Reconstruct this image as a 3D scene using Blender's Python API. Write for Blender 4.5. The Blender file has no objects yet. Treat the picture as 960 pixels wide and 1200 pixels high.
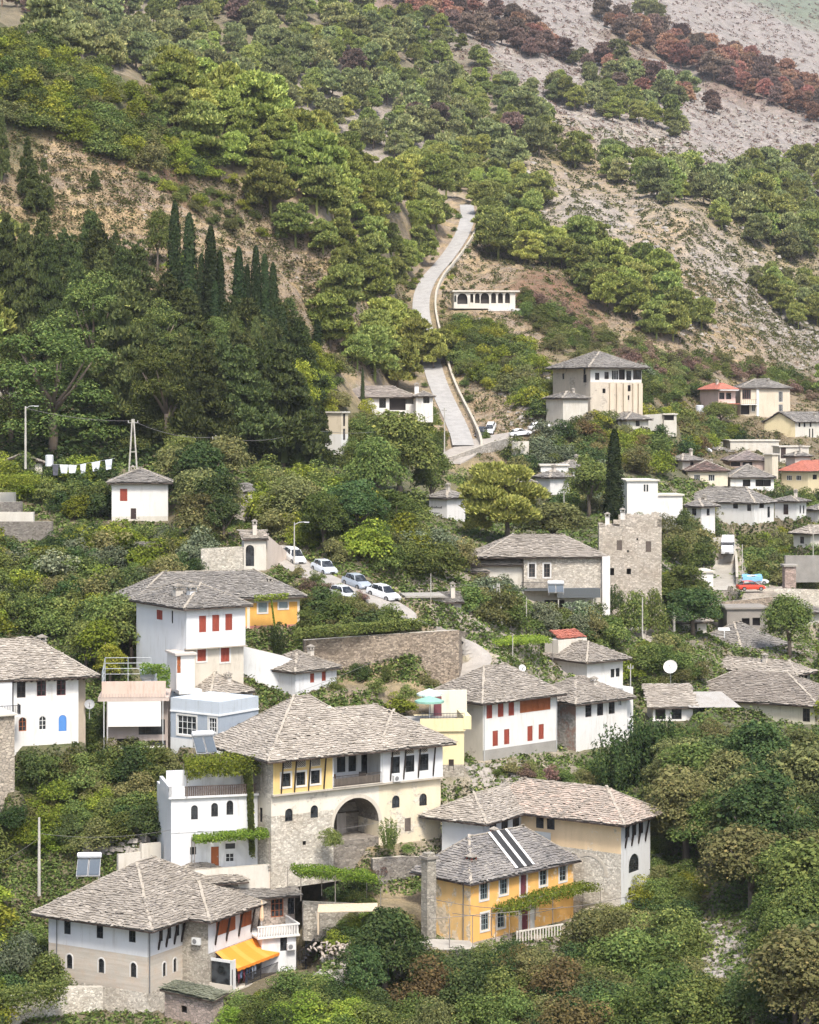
EXPOSURE = 1.2
HAZE = 0.00008
KA = .78     # overall reflectance of built materials
import bpy, math, random
import numpy as np
from mathutils import Vector
scene = bpy.context.scene
COL = scene.collection
R_ = math.radians
# ---------------------------------------------------------------- mesh helpers
class MB:
    def __init__(s): s.v = []; s.f = []; s.m = []; s.np = []
    def poly(s, pts, m=0):
        n = len(s.v); s.v += [tuple(p) for p in pts]; s.f.append(tuple(range(n, n+len(pts)))); s.m.append(m)
    def raw(s, vs, fs, m=0):
        n = len(s.v); s.v += [tuple(p) for p in vs]
        for f in fs: s.f.append(tuple(i+n for i in f)); s.m.append(m)
    def box(s, o, a, b, c, m=0):
        """o corner, edge vectors a,b,c"""
        o = np.array(o, float); a = np.array(a, float); b = np.array(b, float); c = np.array(c, float)
        v = [o, o+a, o+a+b, o+b, o+c, o+a+c, o+a+b+c, o+b+c]
        s.raw(v, [(0, 3, 2, 1), (4, 5, 6, 7), (0, 1, 5, 4), (1, 2, 6, 5), (2, 3, 7, 6), (3, 0, 4, 7)], m)
    def cbox(s, c, sx, sy, sz, yaw=0, m=0):
        ca, sa = math.cos(yaw), math.sin(yaw)
        a = np.array((ca*sx, sa*sx, 0)); b = np.array((-sa*sy, ca*sy, 0)); d = np.array((0, 0, sz))
        s.box(np.array(c, float)-a/2-b/2-d/2, a, b, d, m)
    def beam(s, p, q, w, h, m=0, up=(0, 0, 1)):
        p = np.array(p, float); q = np.array(q, float); d = q-p
        L = np.linalg.norm(d); 
        if L < 1e-6: return
        d /= L
        x = np.cross(d, up)
        if np.linalg.norm(x) < 1e-3: x = np.cross(d, (1, 0, 0))
        x /= np.linalg.norm(x); y = np.cross(x, d)
        s.box(p-x*w/2-y*h/2, x*w, y*h, d*L, m)
    def tube(s, pts, rad, n=6, m=0, cap=True):
        pts = [np.array(p, float) for p in pts]
        if not hasattr(rad, '__len__'): rad = [rad]*len(pts)
        base = len(s.v); k = len(pts)
        for i, p in enumerate(pts):
            d = pts[min(i+1, k-1)]-pts[max(i-1, 0)]
            d = d/(np.linalg.norm(d)+1e-9)
            x = np.cross(d, (0, 0, 1) if abs(d[2]) < .9 else (1, 0, 0)); x /= np.linalg.norm(x); y = np.cross(d, x)
            for j in range(n):
                t = 2*math.pi*j/n
                s.v.append(tuple(p+(x*math.cos(t)+y*math.sin(t))*rad[i]))
        for i in range(k-1):
            for j in range(n):
                a = base+i*n+j; b = base+i*n+(j+1) % n
                s.f.append((a, b, b+n, a+n)); s.m.append(m)
        if cap:
            s.f.append(tuple(base+j for j in range(n))[::-1]); s.m.append(m)
            s.f.append(tuple(base+(k-1)*n+j for j in range(n))); s.m.append(m)
    def quads(s, V, m=0):
        """V: (N,4,3) array"""
        s.np.append((np.asarray(V, np.float32), m))
    def mesh(s, name, mats, origin=(0, 0, 0), smooth=False):
        me = bpy.data.meshes.new(name)
        o = np.array(origin, np.float32)
        vs = [np.array(s.v, np.float32).reshape(-1, 3)]
        nq = 0
        for V, m in s.np: vs.append(V.reshape(-1, 3))
        allv = np.concatenate(vs)-o
        n0 = len(s.v)
        loops = [np.array([i for f in s.f for i in f], np.int32)]
        tot = [np.array([len(f) for f in s.f], np.int32)]
        mi = [np.array(s.m, np.int32)]
        c = n0
        for V, m in s.np:
            k = V.shape[0]*V.shape[1]
            loops.append(np.arange(c, c+k, dtype=np.int32)); c += k
            tot.append(np.full(V.shape[0], V.shape[1], np.int32)); mi.append(np.full(V.shape[0], m, np.int32))
        loops = np.concatenate(loops).astype(np.int32); tot = np.concatenate(tot).astype(np.int32); mi = np.concatenate(mi).astype(np.int32)
        me.vertices.add(len(allv)); me.vertices.foreach_set('co', allv.ravel())
        me.loops.add(len(loops)); me.loops.foreach_set('vertex_index', loops)
        me.polygons.add(len(tot))
        st = np.concatenate([[0], np.cumsum(tot)[:-1]]).astype(np.int32) if len(tot) else np.zeros(0, np.int32)
        me.polygons.foreach_set('loop_start', st); me.polygons.foreach_set('loop_total', tot)
        me.polygons.foreach_set('material_index', mi)
        me.polygons.foreach_set('use_smooth', np.full(len(tot), bool(smooth)))
        for mt in (mats if isinstance(mats, (list, tuple)) else [mats]): me.materials.append(mt)
        me.update(calc_edges=True)
        return me
    def empty(s): return not s.f and not s.np
def wpos(p):
    """world position of an (unrotated) chain of parents"""
    q = np.zeros(3)
    while p is not None: q += np.array(p.location); p = p.parent
    return q
def obj(name, mb, mats, parent=None, origin=None, smooth=False):
    if origin is None: origin = wpos(parent) if parent else (0, 0, 0)
    me = mb.mesh(name, mats, origin, smooth) if isinstance(mb, MB) else mb
    o = bpy.data.objects.new(name, me); COL.objects.link(o)
    if parent is not None: o.parent = parent
    else: o.location = tuple(origin)
    return o
def tag(o, label, cat, group=None, kind=None):
    if label: o['label'] = label
    if cat: o['category'] = cat
    if group: o['group'] = group
    if kind: o['kind'] = kind
    return o
def thing(name, label, cat, loc, group=None):
    o = bpy.data.objects.new(name, None); COL.objects.link(o); o.location = tuple(float(x) for x in loc); o.empty_display_size = .3
    return tag(o, label, cat, group)
def copy_tree(o, parent=None):
    c = o.copy(); COL.objects.link(c); c.parent = parent
    for ch in list(o.children): copy_tree(ch, c)
    return c
# ---------------------------------------------------------------- materials
class NT:
    def __init__(s, name):
        s.m = bpy.data.materials.new(name); s.m.use_nodes = True
        s.t = s.m.node_tree; s.t.nodes.clear()
        s.out = s.n('ShaderNodeOutputMaterial')
    def n(s, ty, **k):
        x = s.t.nodes.new(ty)
        for a, b in k.items(): setattr(x, a, b)
        return x
    def l(s, a, b): s.t.links.new(a, b)
    def setv(s, sock, v):
        if hasattr(v, 'is_linked') or isinstance(v, bpy.types.NodeSocket): s.l(v, sock)
        else: sock.default_value = v
    def pos(s, scale=1.0, sz=1.0, obj=False):
        if obj:
            o = s.n('ShaderNodeTexCoord').outputs['Object']
        else:
            o = s.n('ShaderNodeNewGeometry').outputs['Position']
        mp = s.n('ShaderNodeMapping'); s.l(o, mp.inputs[0]); mp.inputs['Scale'].default_value = (scale, scale, scale*sz)
        return mp.outputs[0]
    def noise(s, scale, det=4, vec=None, rough=.55, dist=0):
        x = s.n('ShaderNodeTexNoise'); x.inputs['Scale'].default_value = scale; x.inputs['Detail'].default_value = det
        x.inputs['Roughness'].default_value = rough; x.inputs['Distortion'].default_value = dist
        s.l(vec if vec is not None else s.pos(), x.inputs['Vector']); return x.outputs['Fac']
    def ramp(s, fac, stops, const=False):
        r = s.n('ShaderNodeValToRGB'); e = r.color_ramp.elements
        if const: r.color_ramp.interpolation = 'CONSTANT'
        while len(e) < len(stops): e.new(.5)
        for i, (p, c) in enumerate(stops):
            e[i].position = p; e[i].color = (c, c, c, 1) if not hasattr(c, '__len__') else (*c[:3], 1)
        s.l(fac, r.inputs[0]); return r.outputs[0]
    def mix(s, fac, a, b, mode='MIX'):
        x = s.n('ShaderNodeMix', data_type='RGBA', blend_type=mode)
        s.setv(x.inputs[0], fac)
        for sock, v in ((x.inputs[6], a), (x.inputs[7], b)):
            s.setv(sock, (*v[:3], 1) if isinstance(v, (tuple, list)) else v)
        return x.outputs[2]
    def math(s, op, a, b=0.0):
        x = s.n('ShaderNodeMath', operation=op); s.setv(x.inputs[0], a); s.setv(x.inputs[1], b); return x.outputs[0]
    def bump(s, h, st, d=.05):
        b = s.n('ShaderNodeBump'); b.inputs['Strength'].default_value = st; b.inputs['Distance'].default_value = d
        s.l(h, b.inputs['Height']); return b.outputs[0]
    def principled(s, col, rough=.9, bump=None, metal=0, spec=.3):
        p = s.n('ShaderNodeBsdfPrincipled')
        s.setv(p.inputs['Base Color'], (*col[:3], 1) if isinstance(col, (tuple, list)) else col)
        s.setv(p.inputs['Roughness'], rough); p.inputs['Metallic'].default_value = metal
        p.inputs['Specular IOR Level'].default_value = spec
        if bump is not None: s.l(bump, p.inputs['Normal'])
        s.l(p.outputs[0], s.out.inputs[0]); return s.m
_M = {}
def cached(fn):
    def w(*a):
        k = (fn.__name__,)+a
        if k not in _M: _M[k] = fn(*a)
        return _M[k]
    return w
def sc_(c, k): return tuple(min(1, x*k) for x in c)
@cached
def plaster(c, stain=.35):
    t = NT('plaster'); c = sc_(c, KA)
    a = t.noise(.9, 5, t.pos(1, .35)); b = t.noise(6, 4)
    col = t.mix(t.ramp(a, [(.35, 0), (.75, stain)]), c, tuple(np.array(c)*np.array((.72, .68, .60))))
    col = t.mix(t.ramp(b, [(.4, 0), (.8, .35*stain+.05)]), col, sc_(c, .7))
    sk = t.noise(2.6, 5, t.pos(1, .12), .7); pa = t.noise(.45, 4)
    col = t.mix(t.math('MULTIPLY', t.ramp(sk, [(.50, 0), (.68, .6)]), t.ramp(pa, [(.40, 0), (.6, 1)])), col, (c[0]*.62, c[1]*.58, c[2]*.52))
    return t.principled(col, .9, t.bump(b, .25, .03))
@cached
def worn_plaster(c, under, amt=.5):
    t = NT('worn_plaster'); c = sc_(c, KA); under = sc_(under, KA)
    a = t.noise(.55, 6, t.pos(1, .8), .65)
    b = t.noise(5, 5)
    v = t.n('ShaderNodeTexVoronoi'); v.inputs['Scale'].default_value = 3.2; t.l(t.pos(1, 1.6), v.inputs['Vector'])
    un = t.mix(t.ramp(v.outputs['Color'], [(.2, 0), (.8, 1)]), sc_(under, .7), sc_(under, 1.2))
    th = .63+(.5-amt)*.42
    f = t.ramp(t.math('ADD', a, t.math('MULTIPLY', b, .25)), [(th-.03, 0), (th+.03, 1)])
    st = t.mix(t.ramp(t.noise(1.3, 5, t.pos(1, .3)), [(.4, 0), (.7, .5)]), c, sc_(c, .75))
    return t.principled(t.mix(f, st, un), .95, t.bump(t.math('ADD', f, b), .35, .03))
@cached
def stone(c1=(.46, .42, .35), c2=(.24, .21, .18), sc=3.0, mortar=(.40, .37, .31)):
    t = NT('rubble_stone'); c1 = sc_(c1, KA); c2 = sc_(c2, KA*.95); mortar = sc_(mortar, KA)
    vec = t.pos(1, 1.7)
    w = t.n('ShaderNodeTexNoise'); w.inputs['Scale'].default_value = 2.5; t.l(vec, w.inputs['Vector'])
    add = t.n('ShaderNodeMix', data_type='VECTOR'); add.inputs[0].default_value = .12
    t.l(vec, add.inputs[4]); t.l(w.outputs['Color'], add.inputs[5])
    v = t.n('ShaderNodeTexVoronoi'); v.inputs['Scale'].default_value = sc; t.l(add.outputs[1], v.inputs['Vector'])
    d = t.n('ShaderNodeTexVoronoi', feature='DISTANCE_TO_EDGE'); d.inputs['Scale'].default_value = sc; t.l(add.outputs[1], d.inputs['Vector'])
    sep = t.n('ShaderNodeSeparateColor'); t.l(v.outputs['Color'], sep.inputs[0])
    col = t.mix(sep.outputs[0], c2, c1)
    col = t.mix(t.ramp(sep.outputs[1], [(.7, 0), (1, .6)]), col, sc_(c1, 1.35))
    e = t.ramp(d.outputs['Distance'], [(0, 0), (.07, 1)])
    col = t.mix(e, sc_(mortar, .62), col)
    big = t.noise(.35, 4)
    col = t.mix(t.ramp(big, [(.42, 0), (.75, .55)]), col, t.mix(1, col, (.72, .66, .58), 'MULTIPLY'))
    return t.principled(col, .95, t.bump(t.math('ADD', e, t.math('MULTIPLY', sep.outputs[2], .6)), .8, .08))
@cached
def ashlar(c=(.62, .56, .47)):
    t = NT('coursed_stone'); c = sc_(c, KA)
    z = t.noise(1.0, 5, t.pos(.25, 14)); n = t.noise(1.2, 5); f = t.noise(7, 4)
    col = t.mix(t.ramp(z, [(.35, .55), (.6, 0)]), c, sc_(c, .68))
    col = t.mix(t.ramp(n, [(.42, 0), (.7, .5)]), col, (c[0]*.95, c[1]*.80, c[2]*.70))
    col = t.mix(t.ramp(f, [(.5, 0), (.8, .3)]), col, sc_(c, .6))
    return t.principled(col, .92, t.bump(t.math('ADD', z, f), .35, .03))
@cached
def slate(c1=(.33, .295, .25), c2=(.17, .155, .14), c3=(.47, .43, .36)):
    t = NT('stone_slab_roofing'); c1 = sc_(c1, KA*1.05); c2 = sc_(c2, KA); c3 = sc_(c3, KA*1.1)
    g = t.n('ShaderNodeNewGeometry').outputs['Random Per Island']
    col = t.ramp(g, [(0, c2), (.16, sc_(c1, .86)), (.75, c1), (1, c3)])
    n = t.noise(1.2, 5); n2 = t.noise(14, 3)
    col = t.mix(t.ramp(n, [(.40, 0), (.7, .55)]), col, t.mix(1, col, (.62, .60, .55), 'MULTIPLY'))
    col = t.mix(t.ramp(n2, [(.3, .45), (.7, 0)]), col, sc_(c2, .8))
    nb = t.noise(.45, 3)
    col = t.mix(t.ramp(nb, [(.5, 0), (.8, .45)]), col, c3)
    return t.principled(col, .93, t.bump(n2, .6, .04))
@cached
def slate_flat(c1=(.33, .295, .25), c2=(.19, .175, .155)):
    """roofing of the smaller far roofs: courses of slabs drawn by texture"""
    t = NT('stone_slab_roofing_far')
    v = t.n('ShaderNodeTexVoronoi'); v.inputs['Scale'].default_value = 1.6; t.l(t.pos(1, 2.5), v.inputs['Vector'])
    sep = t.n('ShaderNodeSeparateColor'); t.l(v.outputs['Color'], sep.inputs[0])
    col = t.mix(sep.outputs[0], c2, c1)
    col = t.mix(t.ramp(t.noise(.6, 5), [(.4, 0), (.7, .6)]), col, sc_(c1, 1.25))
    return t.principled(col, .93, t.bump(sep.outputs[1], .6, .08))
@cached
def tile_red(c=(.36, .125, .085)):
    t = NT('red_roof_tiles')
    w = t.n('ShaderNodeTexWave', wave_type='BANDS', bands_direction='DIAGONAL'); w.inputs['Scale'].default_value = 1.2; w.inputs['Distortion'].default_value = 1.0; t.l(t.pos(), w.inputs['Vector'])
    n = t.noise(1.5, 5)
    col = t.mix(t.ramp(n, [(.3, 0), (.7, 1)]), sc_(c, .65), sc_(c, 1.2))
    col = t.mix(t.math('MULTIPLY', w.outputs['Fac'], .25), col, sc_(c, .5))
    return t.principled(col, .85, t.bump(w.outputs['Fac'], .5, .05))
@cached
def plain(name, c, rough=.7, metal=0, var=.2):
    t = NT(name); c = sc_(c, .85)
    n = t.noise(4, 4)
    col = t.mix(t.ramp(n, [(.35, 0), (.75, var)]), c, sc_(c, .55))
    return t.principled(col, rough, None, metal, .4)
@cached
def wood(c, name='weathered_wood'):
    t = NT(name)
    n = t.noise(5, 5, t.pos(1, .15)); 
    col = t.mix(t.ramp(n, [(.35, 0), (.7, .6)]), c, sc_(c, .55))
    return t.principled(col, .8, t.bump(n, .3, .02))
@cached
def glass():
    t = NT('window_glass')
    return t.principled(t.mix(t.ramp(t.noise(1.0, 2), [(.45, 0), (.6, 1)]), (.012, .014, .016), (.045, .05, .055)), .12, None, 0, .5)
@cached
def concrete(c=(.42, .39, .34)):
    t = NT('weathered_concrete'); c = sc_(c, KA)
    n = t.noise(.7, 6); n2 = t.noise(9, 4)
    col = t.mix(t.ramp(n, [(.35, 0), (.7, .6)]), c, sc_(c, .62))
    col = t.mix(t.ramp(n2, [(.45, 0), (.8, .3)]), col, sc_(c, .5))
    return t.principled(col, .95, t.bump(n2, .35, .03))
@cached
def leaf(c1, c2, name='leaves', tr=.28):
    t = NT(name)
    isl = t.n('ShaderNodeNewGeometry').outputs['Random Per Island']
    ob = t.n('ShaderNodeObjectInfo').outputs['Random']
    col = t.mix(isl, c1, c2)
    col = t.mix(t.math('MULTIPLY', t.ramp(isl, [(.88, 0), (1, 1)]), .6), col, (c2[0]*1.7, c2[1]*1.45, c2[2]*1.2))
    hs = t.n('ShaderNodeHueSaturation'); hs.inputs['Hue'].default_value = .5
    t.l(t.math('ADD', t.math('MULTIPLY', t.math('FRACT', t.math('MULTIPLY', ob, 7.3)), .045), .478), hs.inputs['Hue'])
    t.l(t.math('ADD', t.math('MULTIPLY', ob, .7), .62), hs.inputs['Value'])
    t.l(col, hs.inputs['Color'])
    d = t.n('ShaderNodeBsdfDiffuse'); t.l(hs.outputs[0], d.inputs[0])
    tl = t.n('ShaderNodeBsdfTranslucent'); t.l(hs.outputs[0], tl.inputs[0])
    mx = t.n('ShaderNodeMixShader'); mx.inputs[0].default_value = tr
    t.l(d.outputs[0], mx.inputs[1]); t.l(tl.outputs[0], mx.inputs[2]); t.l(mx.outputs[0], t.out.inputs[0])
    return t.m
@cached
def bark(c=(.16, .125, .095)):
    t = NT('bark')
    n = t.noise(3, 5, t.pos(1, .3, True))
    return t.principled(t.mix(n, sc_(c, .6), sc_(c, 1.3)), .95, t.bump(n, .5, .05))
WHITE = (.80, .78, .74)
COOLW = (.76, .765, .76)
DARKW = (.035, .025, .02)
BROWN = (.20, .07, .035)
import math, random
import numpy as np
F = 2600.0; CX = 480.0; HY = 480.0
rs = np.random.RandomState(7)
random.seed(7)

def P(px, py, D):
    return np.array([(px-CX)/F*D, D, (HY-py)/F*D])

# ---- terrain control points: (px, py, distance in metres)
CP = [
 # foreground bottom
 (-150,1230,178),(0,1215,180),(120,1212,184),(200,1206,181),(300,1210,180),(480,1225,178),(620,1220,176),(750,1230,172),(960,1225,165),(1100,1230,160),
 (0,1500,140),(480,1520,138),(960,1520,130),(-200,1500,140),(1200,1520,130),
 (0,2300,80),(480,2400,80),(960,2300,80),(0,2600,50),(960,2600,50),
 # lower rows
 (250,1168,186),(400,1145,190),(480,1135,193),(550,1110,195.5),(665,1090,203),(800,1130,190),(900,1100,190),
 (740,1065,207),(960,1080,195),(850,1000,212),(960,960,218),
 (200,1016,203),(318,1010,202),(420,1004,206),(515,998,211),(60,1050,202),(-60,1060,198),(0,1000,206),
 (110,960,210),(0,930,214),(60,880,221),(150,880,222),(250,890,222),(60,800,235),(140,760,243),
 (235,812,227),(380,822,230),(475,838,226),(567,893,230),(660,884,238),(740,900,236),(760,850,250),(850,870,240),(960,860,245),
 (530,930,222),(620,915,226),
 (430,800,236),(530,790,240),(430,742,243),(530,738,244),(600,770,250),(700,800,258),
 (860,800,275),(960,820,280),(800,830,262),(900,760,300),(1060,780,290),
 (340,720,248),(270,700,258),(450,705,250),(380,672,262),(340,662,266),(280,660,262),(210,670,262),
 (100,680,262),(20,700,258),(60,640,276),(160,620,286),(20,590,296),(240,600,290),(-100,640,270),
 (430,640,275),(520,640,300),(520,700,262),(560,720,262),(640,705,282),(740,705,296),(700,740,280),(800,730,300),
 (100,560,305),(0,545,310),(220,555,308),(360,562,325),(440,590,320),
 (-100,540,312),
 (540,590,350),(600,600,350),(640,640,320),
 (860,650,395),(870,690,360),(800,690,330),(950,690,370),(950,640,410),(770,610,350),(850,610,400),(900,585,420),
 (940,580,450),(830,570,420),(740,560,400),(700,530,420),(620,560,400),(1080,600,440),
 (880,520,480),(830,510,490),(800,480,500),(930,512,490),(850,493,500),(960,480,530),(1080,500,540),
 (700,492,432),(640,470,440),(740,480,450),(780,500,450),
 # road valley
 (540,528,408),(620,505,425),(590,512,420),(560,500,430),(520,450,462),(505,425,478),(495,395,502),(490,360,525),(500,325,555),(525,295,585),(545,265,615),(548,240,640),
 (450,490,398),(400,536,352),(385,535,350),(400,470,415),(440,440,450),(440,390,490),
 (567,366,515),(605,365,520),(540,400,495),(600,420,480),(660,420,475),(560,340,545),(600,330,560),
 # left slope
 (120,490,330),(0,480,330),(240,480,335),(340,480,350),(100,420,345),(200,400,355),(300,380,372),(370,360,400),(250,330,372),(330,290,400),(400,300,440),
 (100,330,365),(0,330,360),(60,270,378),(150,230,395),(230,230,408),(300,230,425),(380,240,460),(450,270,520),
 (0,220,382),(0,150,398),(80,170,400),(150,140,420),(220,170,430),(300,180,450),
 (-150,300,360),(-150,100,400),(-150,-20,440),(-300,100,400),
 (0,80,415),(60,100,425),(120,95,440),(200,110,455),
 # crest of the near left ridge
 (0,38,440),(60,60,455),(120,78,465),(200,102,480),(280,140,495),(340,170,510),(400,200,535),(460,228,570),(510,240,610),
 # hidden dip behind the crest
 (-60,60,560),(60,120,570),(160,140,590),(260,180,600),(350,215,615),(430,240,640),
 # second slope behind
 (60,40,700),(150,70,700),(250,100,710),(330,130,720),(400,150,730),(470,185,730),(520,205,730),(575,240,690),
 (100,20,780),(220,50,780),(350,70,800),(450,110,800),(540,150,790),(620,200,740),(660,250,670),
 (300,0,900),(420,30,900),(520,80,900),(600,110,870),(680,150,840),(760,220,760),
 (640,300,600),(700,330,575),(720,380,540),(650,370,530),(760,430,510),(800,400,555),(870,430,560),(950,420,600),
 (760,300,640),(850,330,640),(930,360,650),(830,260,700),(920,280,730),(1000,320,720),(1100,400,660),(850,200,830),(950,230,830),
 (420,-20,1050),(520,20,1020),(620,50,1020),(700,90,1000),(800,130,990),(900,180,960),(1000,215,940),(1100,260,900),
 (600,0,1200),(700,30,1200),(800,75,1180),(900,120,1150),(1000,160,1120),
 (760,10,1450),(860,55,1400),(960,110,1350),(1060,150,1300),
 (880,10,1900),(960,50,1800),(1060,90,1750),
 # far
 (800,-30,2000),(960,12,2500),(1100,40,2400),(960,-40,3300),(700,-90,2600),(1200,0,3300),
 (480,-160,1800),(200,-150,1500),(0,-120,1200),(-200,-150,1200),(0,-20,900),(-100,30,700),(480,-300,3300),(0,-400,3300),(960,-90,5000),(0,-400,5000),(480,-300,5000),
]
EXTRA = []    # building bases are appended here as (px,py,D)
FLAT = []     # cut-outs: (cx, cy, ex, ey, hw, hd, z)
_R = {}
def _k(a, b):
    d2 = ((a[:, None, :]-b[None, :, :])**2).sum(-1)
    return np.sqrt(d2+0.0012)
def fit_terrain():
    c = np.array(CP+EXTRA, float)
    A = np.stack([(c[:, 0]-CX)/F*2.6, np.log(c[:, 2])], 1)
    q = (HY-c[:, 1])/F
    K = _k(A, A)+np.eye(len(A))*-0.006
    n = len(A)
    M = np.zeros((n+3, n+3)); M[:n, :n] = K
    M[:n, n] = 1; M[:n, n+1:] = A; M[n:, :n] = M[:n, n:].T
    w = np.linalg.solve(M, np.concatenate([q, [0, 0, 0]]))
    _R['A'] = A; _R['w'] = w
def _hash(ix, iy, s):
    h = (ix*374761393 + iy*668265263 + s*1442695041) & 0x7fffffff
    h = ((h ^ (h >> 13))*1274126177) & 0x7fffffff
    return ((h ^ (h >> 16)) & 0xffff)/65535.0
def vnoise(x, y, s=0):
    ix = np.floor(x).astype(np.int64); iy = np.floor(y).astype(np.int64)
    fx = x-ix; fy = y-iy
    fx = fx*fx*(3-2*fx); fy = fy*fy*(3-2*fy)
    a = _hash(ix, iy, s); b = _hash(ix+1, iy, s); c = _hash(ix, iy+1, s); d = _hash(ix+1, iy+1, s)
    return (a*(1-fx)+b*fx)*(1-fy)+(c*(1-fx)+d*fx)*fy
def fbm(x, y, o=4, s=0):
    t = 0; a = 1; n = 0
    for i in range(o):
        t = t+a*vnoise(x*2**i, y*2**i, s+i*17); n += a; a *= .5
    return t/n
def ground(X, Y, fine=True):
    X = np.atleast_1d(np.asarray(X, float)); Y = np.atleast_1d(np.asarray(Y, float))
    sh = X.shape; X = X.ravel(); Y = Y.ravel()
    out = np.empty(len(X))
    A = _R['A']; w = _R['w']; n = len(A)
    for i in range(0, len(X), 20000):
        x = X[i:i+20000]; y = np.maximum(Y[i:i+20000], 20)
        B = np.stack([x/y*2.6, np.log(y)], 1)
        out[i:i+20000] = (_k(B, A) @ w[:n]+w[n]+B @ w[n+1:])*y
    if fine:
        far = np.clip((Y-300)/500, 0, 1)
        rid = 1-np.abs(fbm(X/60+Y/150, Y/200-X/90, 4, 3)*2-1)
        out += (fbm(X/14, Y/14, 4, 1)-.5)*(1.2+5*far)+(rid-.75)*far*14
    for (cx, cy, ex, ey, hw, hd, z) in FLAT:
        dx = X-cx; dy = Y-cy
        m = (np.abs(dx) < 60) & (np.abs(dy) < 60)
        if not m.any(): continue
        a = np.abs(dx[m]*ex+dy[m]*ey)-hw; b = np.abs(-dx[m]*ey+dy[m]*ex)-hd
        d = np.hypot(np.maximum(a, 0), np.maximum(b, 0))
        o = out[m]
        o = np.minimum(o, z+1.3*d)
        o = np.maximum(o, z-.25-4.0*d)
        out[m] = o
    return out.reshape(sh)
_DS = np.exp(np.linspace(math.log(120), math.log(4500), 1100))
def hit(px, py, dmin=150, dmax=5000):
    """first ground point seen along the ray of pixel px,py -> (X,Y,Z) arrays, nan when none"""
    px = np.atleast_1d(np.asarray(px, float)); py = np.atleast_1d(np.asarray(py, float))
    D = _DS[(_DS > dmin) & (_DS < dmax)]
    res = np.full((len(px), 3), np.nan)
    for i in range(0, len(px), 400):
        u = (px[i:i+400]-CX)/F; q = (HY-py[i:i+400])/F
        XX = u[:, None]*D[None]; YY = np.broadcast_to(D[None], XX.shape)
        g = ground(XX, YY)
        below = q[:, None]*D[None] <= g
        k = below.argmax(1)
        ok = below.any(1)
        for j in np.nonzero(ok)[0]:
            kk = k[j]
            if kk > 0:
                f0 = q[j]*D[kk-1]-g[j, kk-1]; f1 = q[j]*D[kk]-g[j, kk]
                t = f0/(f0-f1+1e-9); d = D[kk-1]+(D[kk]-D[kk-1])*t
            else: d = D[0]
            res[i+j] = (u[j]*d, d, 0)
        m = ok
        rr = res[i:i+400]
        if m.any(): rr[m, 2] = ground(rr[m, 0], rr[m, 1])
    return res
# ---------------------------------------------------------------- buildings
HOUSES = []
def pip(x, y, poly):
    ins = np.zeros(len(x), bool); n = len(poly)
    for i in range(n):
        x1, y1 = poly[i]; x2, y2 = poly[(i+1) % n]
        if y1 == y2: continue
        c = ((y1 > y) != (y2 > y)) & (x < (x2-x1)*(y-y1)/(y2-y1)+x1)
        ins ^= c
    return ins
def slabs(mb, poly, r=.34, w=.48, t=.05, m=0, rng=None, jit=1.0):
    """overlapping rough stone slabs on a planar roof face; poly[0]->poly[1] is the eave"""
    rng = rng or rs
    w = w*.80; jit = jit*1.4
    P_ = [np.array(p, float) for p in poly]
    a = P_[1]-P_[0]; L = np.linalg.norm(a); a /= L
    n = np.zeros(3)
    for i in range(len(P_)): n += np.cross(P_[i]-P_[0], P_[(i+1) % len(P_)]-P_[0])
    n /= np.linalg.norm(n)
    if n[2] < 0: n = -n
    b = np.cross(n, a)
    loc = [(float((p-P_[0]) @ a), float((p-P_[0]) @ b)) for p in P_]
    if max(q[1] for q in loc) < 0.01:
        b = -b; loc = [(q[0], -q[1]) for q in loc]
    amin = min(q[0] for q in loc)-w; amax = max(q[0] for q in loc)+w; bmax = max(q[1] for q in loc)
    rows = max(1, int(bmax/r)+1)
    A = []; B = []; W = []
    for i in range(rows):
        k = int((amax-amin)/w)+1
        ws = w*(.55+.9*rng.rand(k*2)); xs = amin+np.cumsum(ws)-rng.rand()*w
        ok = xs < amax; A.append(xs[ok]-ws[ok]/2); W.append(ws[ok]); B.append(np.full(ok.sum(), (i+.45)*r))
    A = np.concatenate(A); B = np.concatenate(B); W = np.concatenate(W)
    ok = pip(A, B, loc); A = A[ok]; B = B[ok]; W = W[ok]; N = len(A)
    if N == 0: return
    B = B+rng.randn(N)*r*.1*jit
    hl = r*(.75+.25*rng.rand(N)); th = t*(.6+.9*rng.rand(N)); rot = rng.randn(N)*.05*jit
    lift = .02+rng.rand(N)*.035*jit
    ca, sa = np.cos(rot), np.sin(rot)
    def pt(dx, dy, dz):
        x = A+ca*dx-sa*dy; y = B+sa*dx+ca*dy
        return P_[0][None]+x[:, None]*a+y[:, None]*b+dz[:, None]*n
    lo = lift+th+.05*np.ones(N); hi = lift*.2+th*.9
    h = W/2*.97; j = (rng.rand(4, N)-.5)*.06*jit
    t0 = pt(-h, -hl*.75+j[0], lo); t1 = pt(h, -hl*.75+j[1], lo); t2 = pt(h, hl*.75+j[2], hi); t3 = pt(-h, hl*.75+j[3], hi)
    b0 = pt(-h, -hl*.75+j[0], lo-th-.03); b1 = pt(h, -hl*.75+j[1], lo-th-.03); b2 = pt(h, hl*.75+j[2], hi-th-.04); b3 = pt(-h, hl*.75+j[3], hi-th-.04)
    base = len(mb.v)
    V = np.stack([t0, t1, t2, t3, b0, b1, b2, b3], 1).reshape(-1, 3)
    V[:, 2] += fbm(V[:, 0]*.30, V[:, 1]*.30, 2, 77)*.22-.03
    mb.v += [tuple(v) for v in V]
    for i in range(N):
        o = base+i*8
        mb.f += [(o, o+1, o+2, o+3), (o+4, o+5, o+1, o), (o+5, o+6, o+2, o+1), (o+7, o+4, o, o+3)]
    mb.m += [m]*(4*N)
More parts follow.
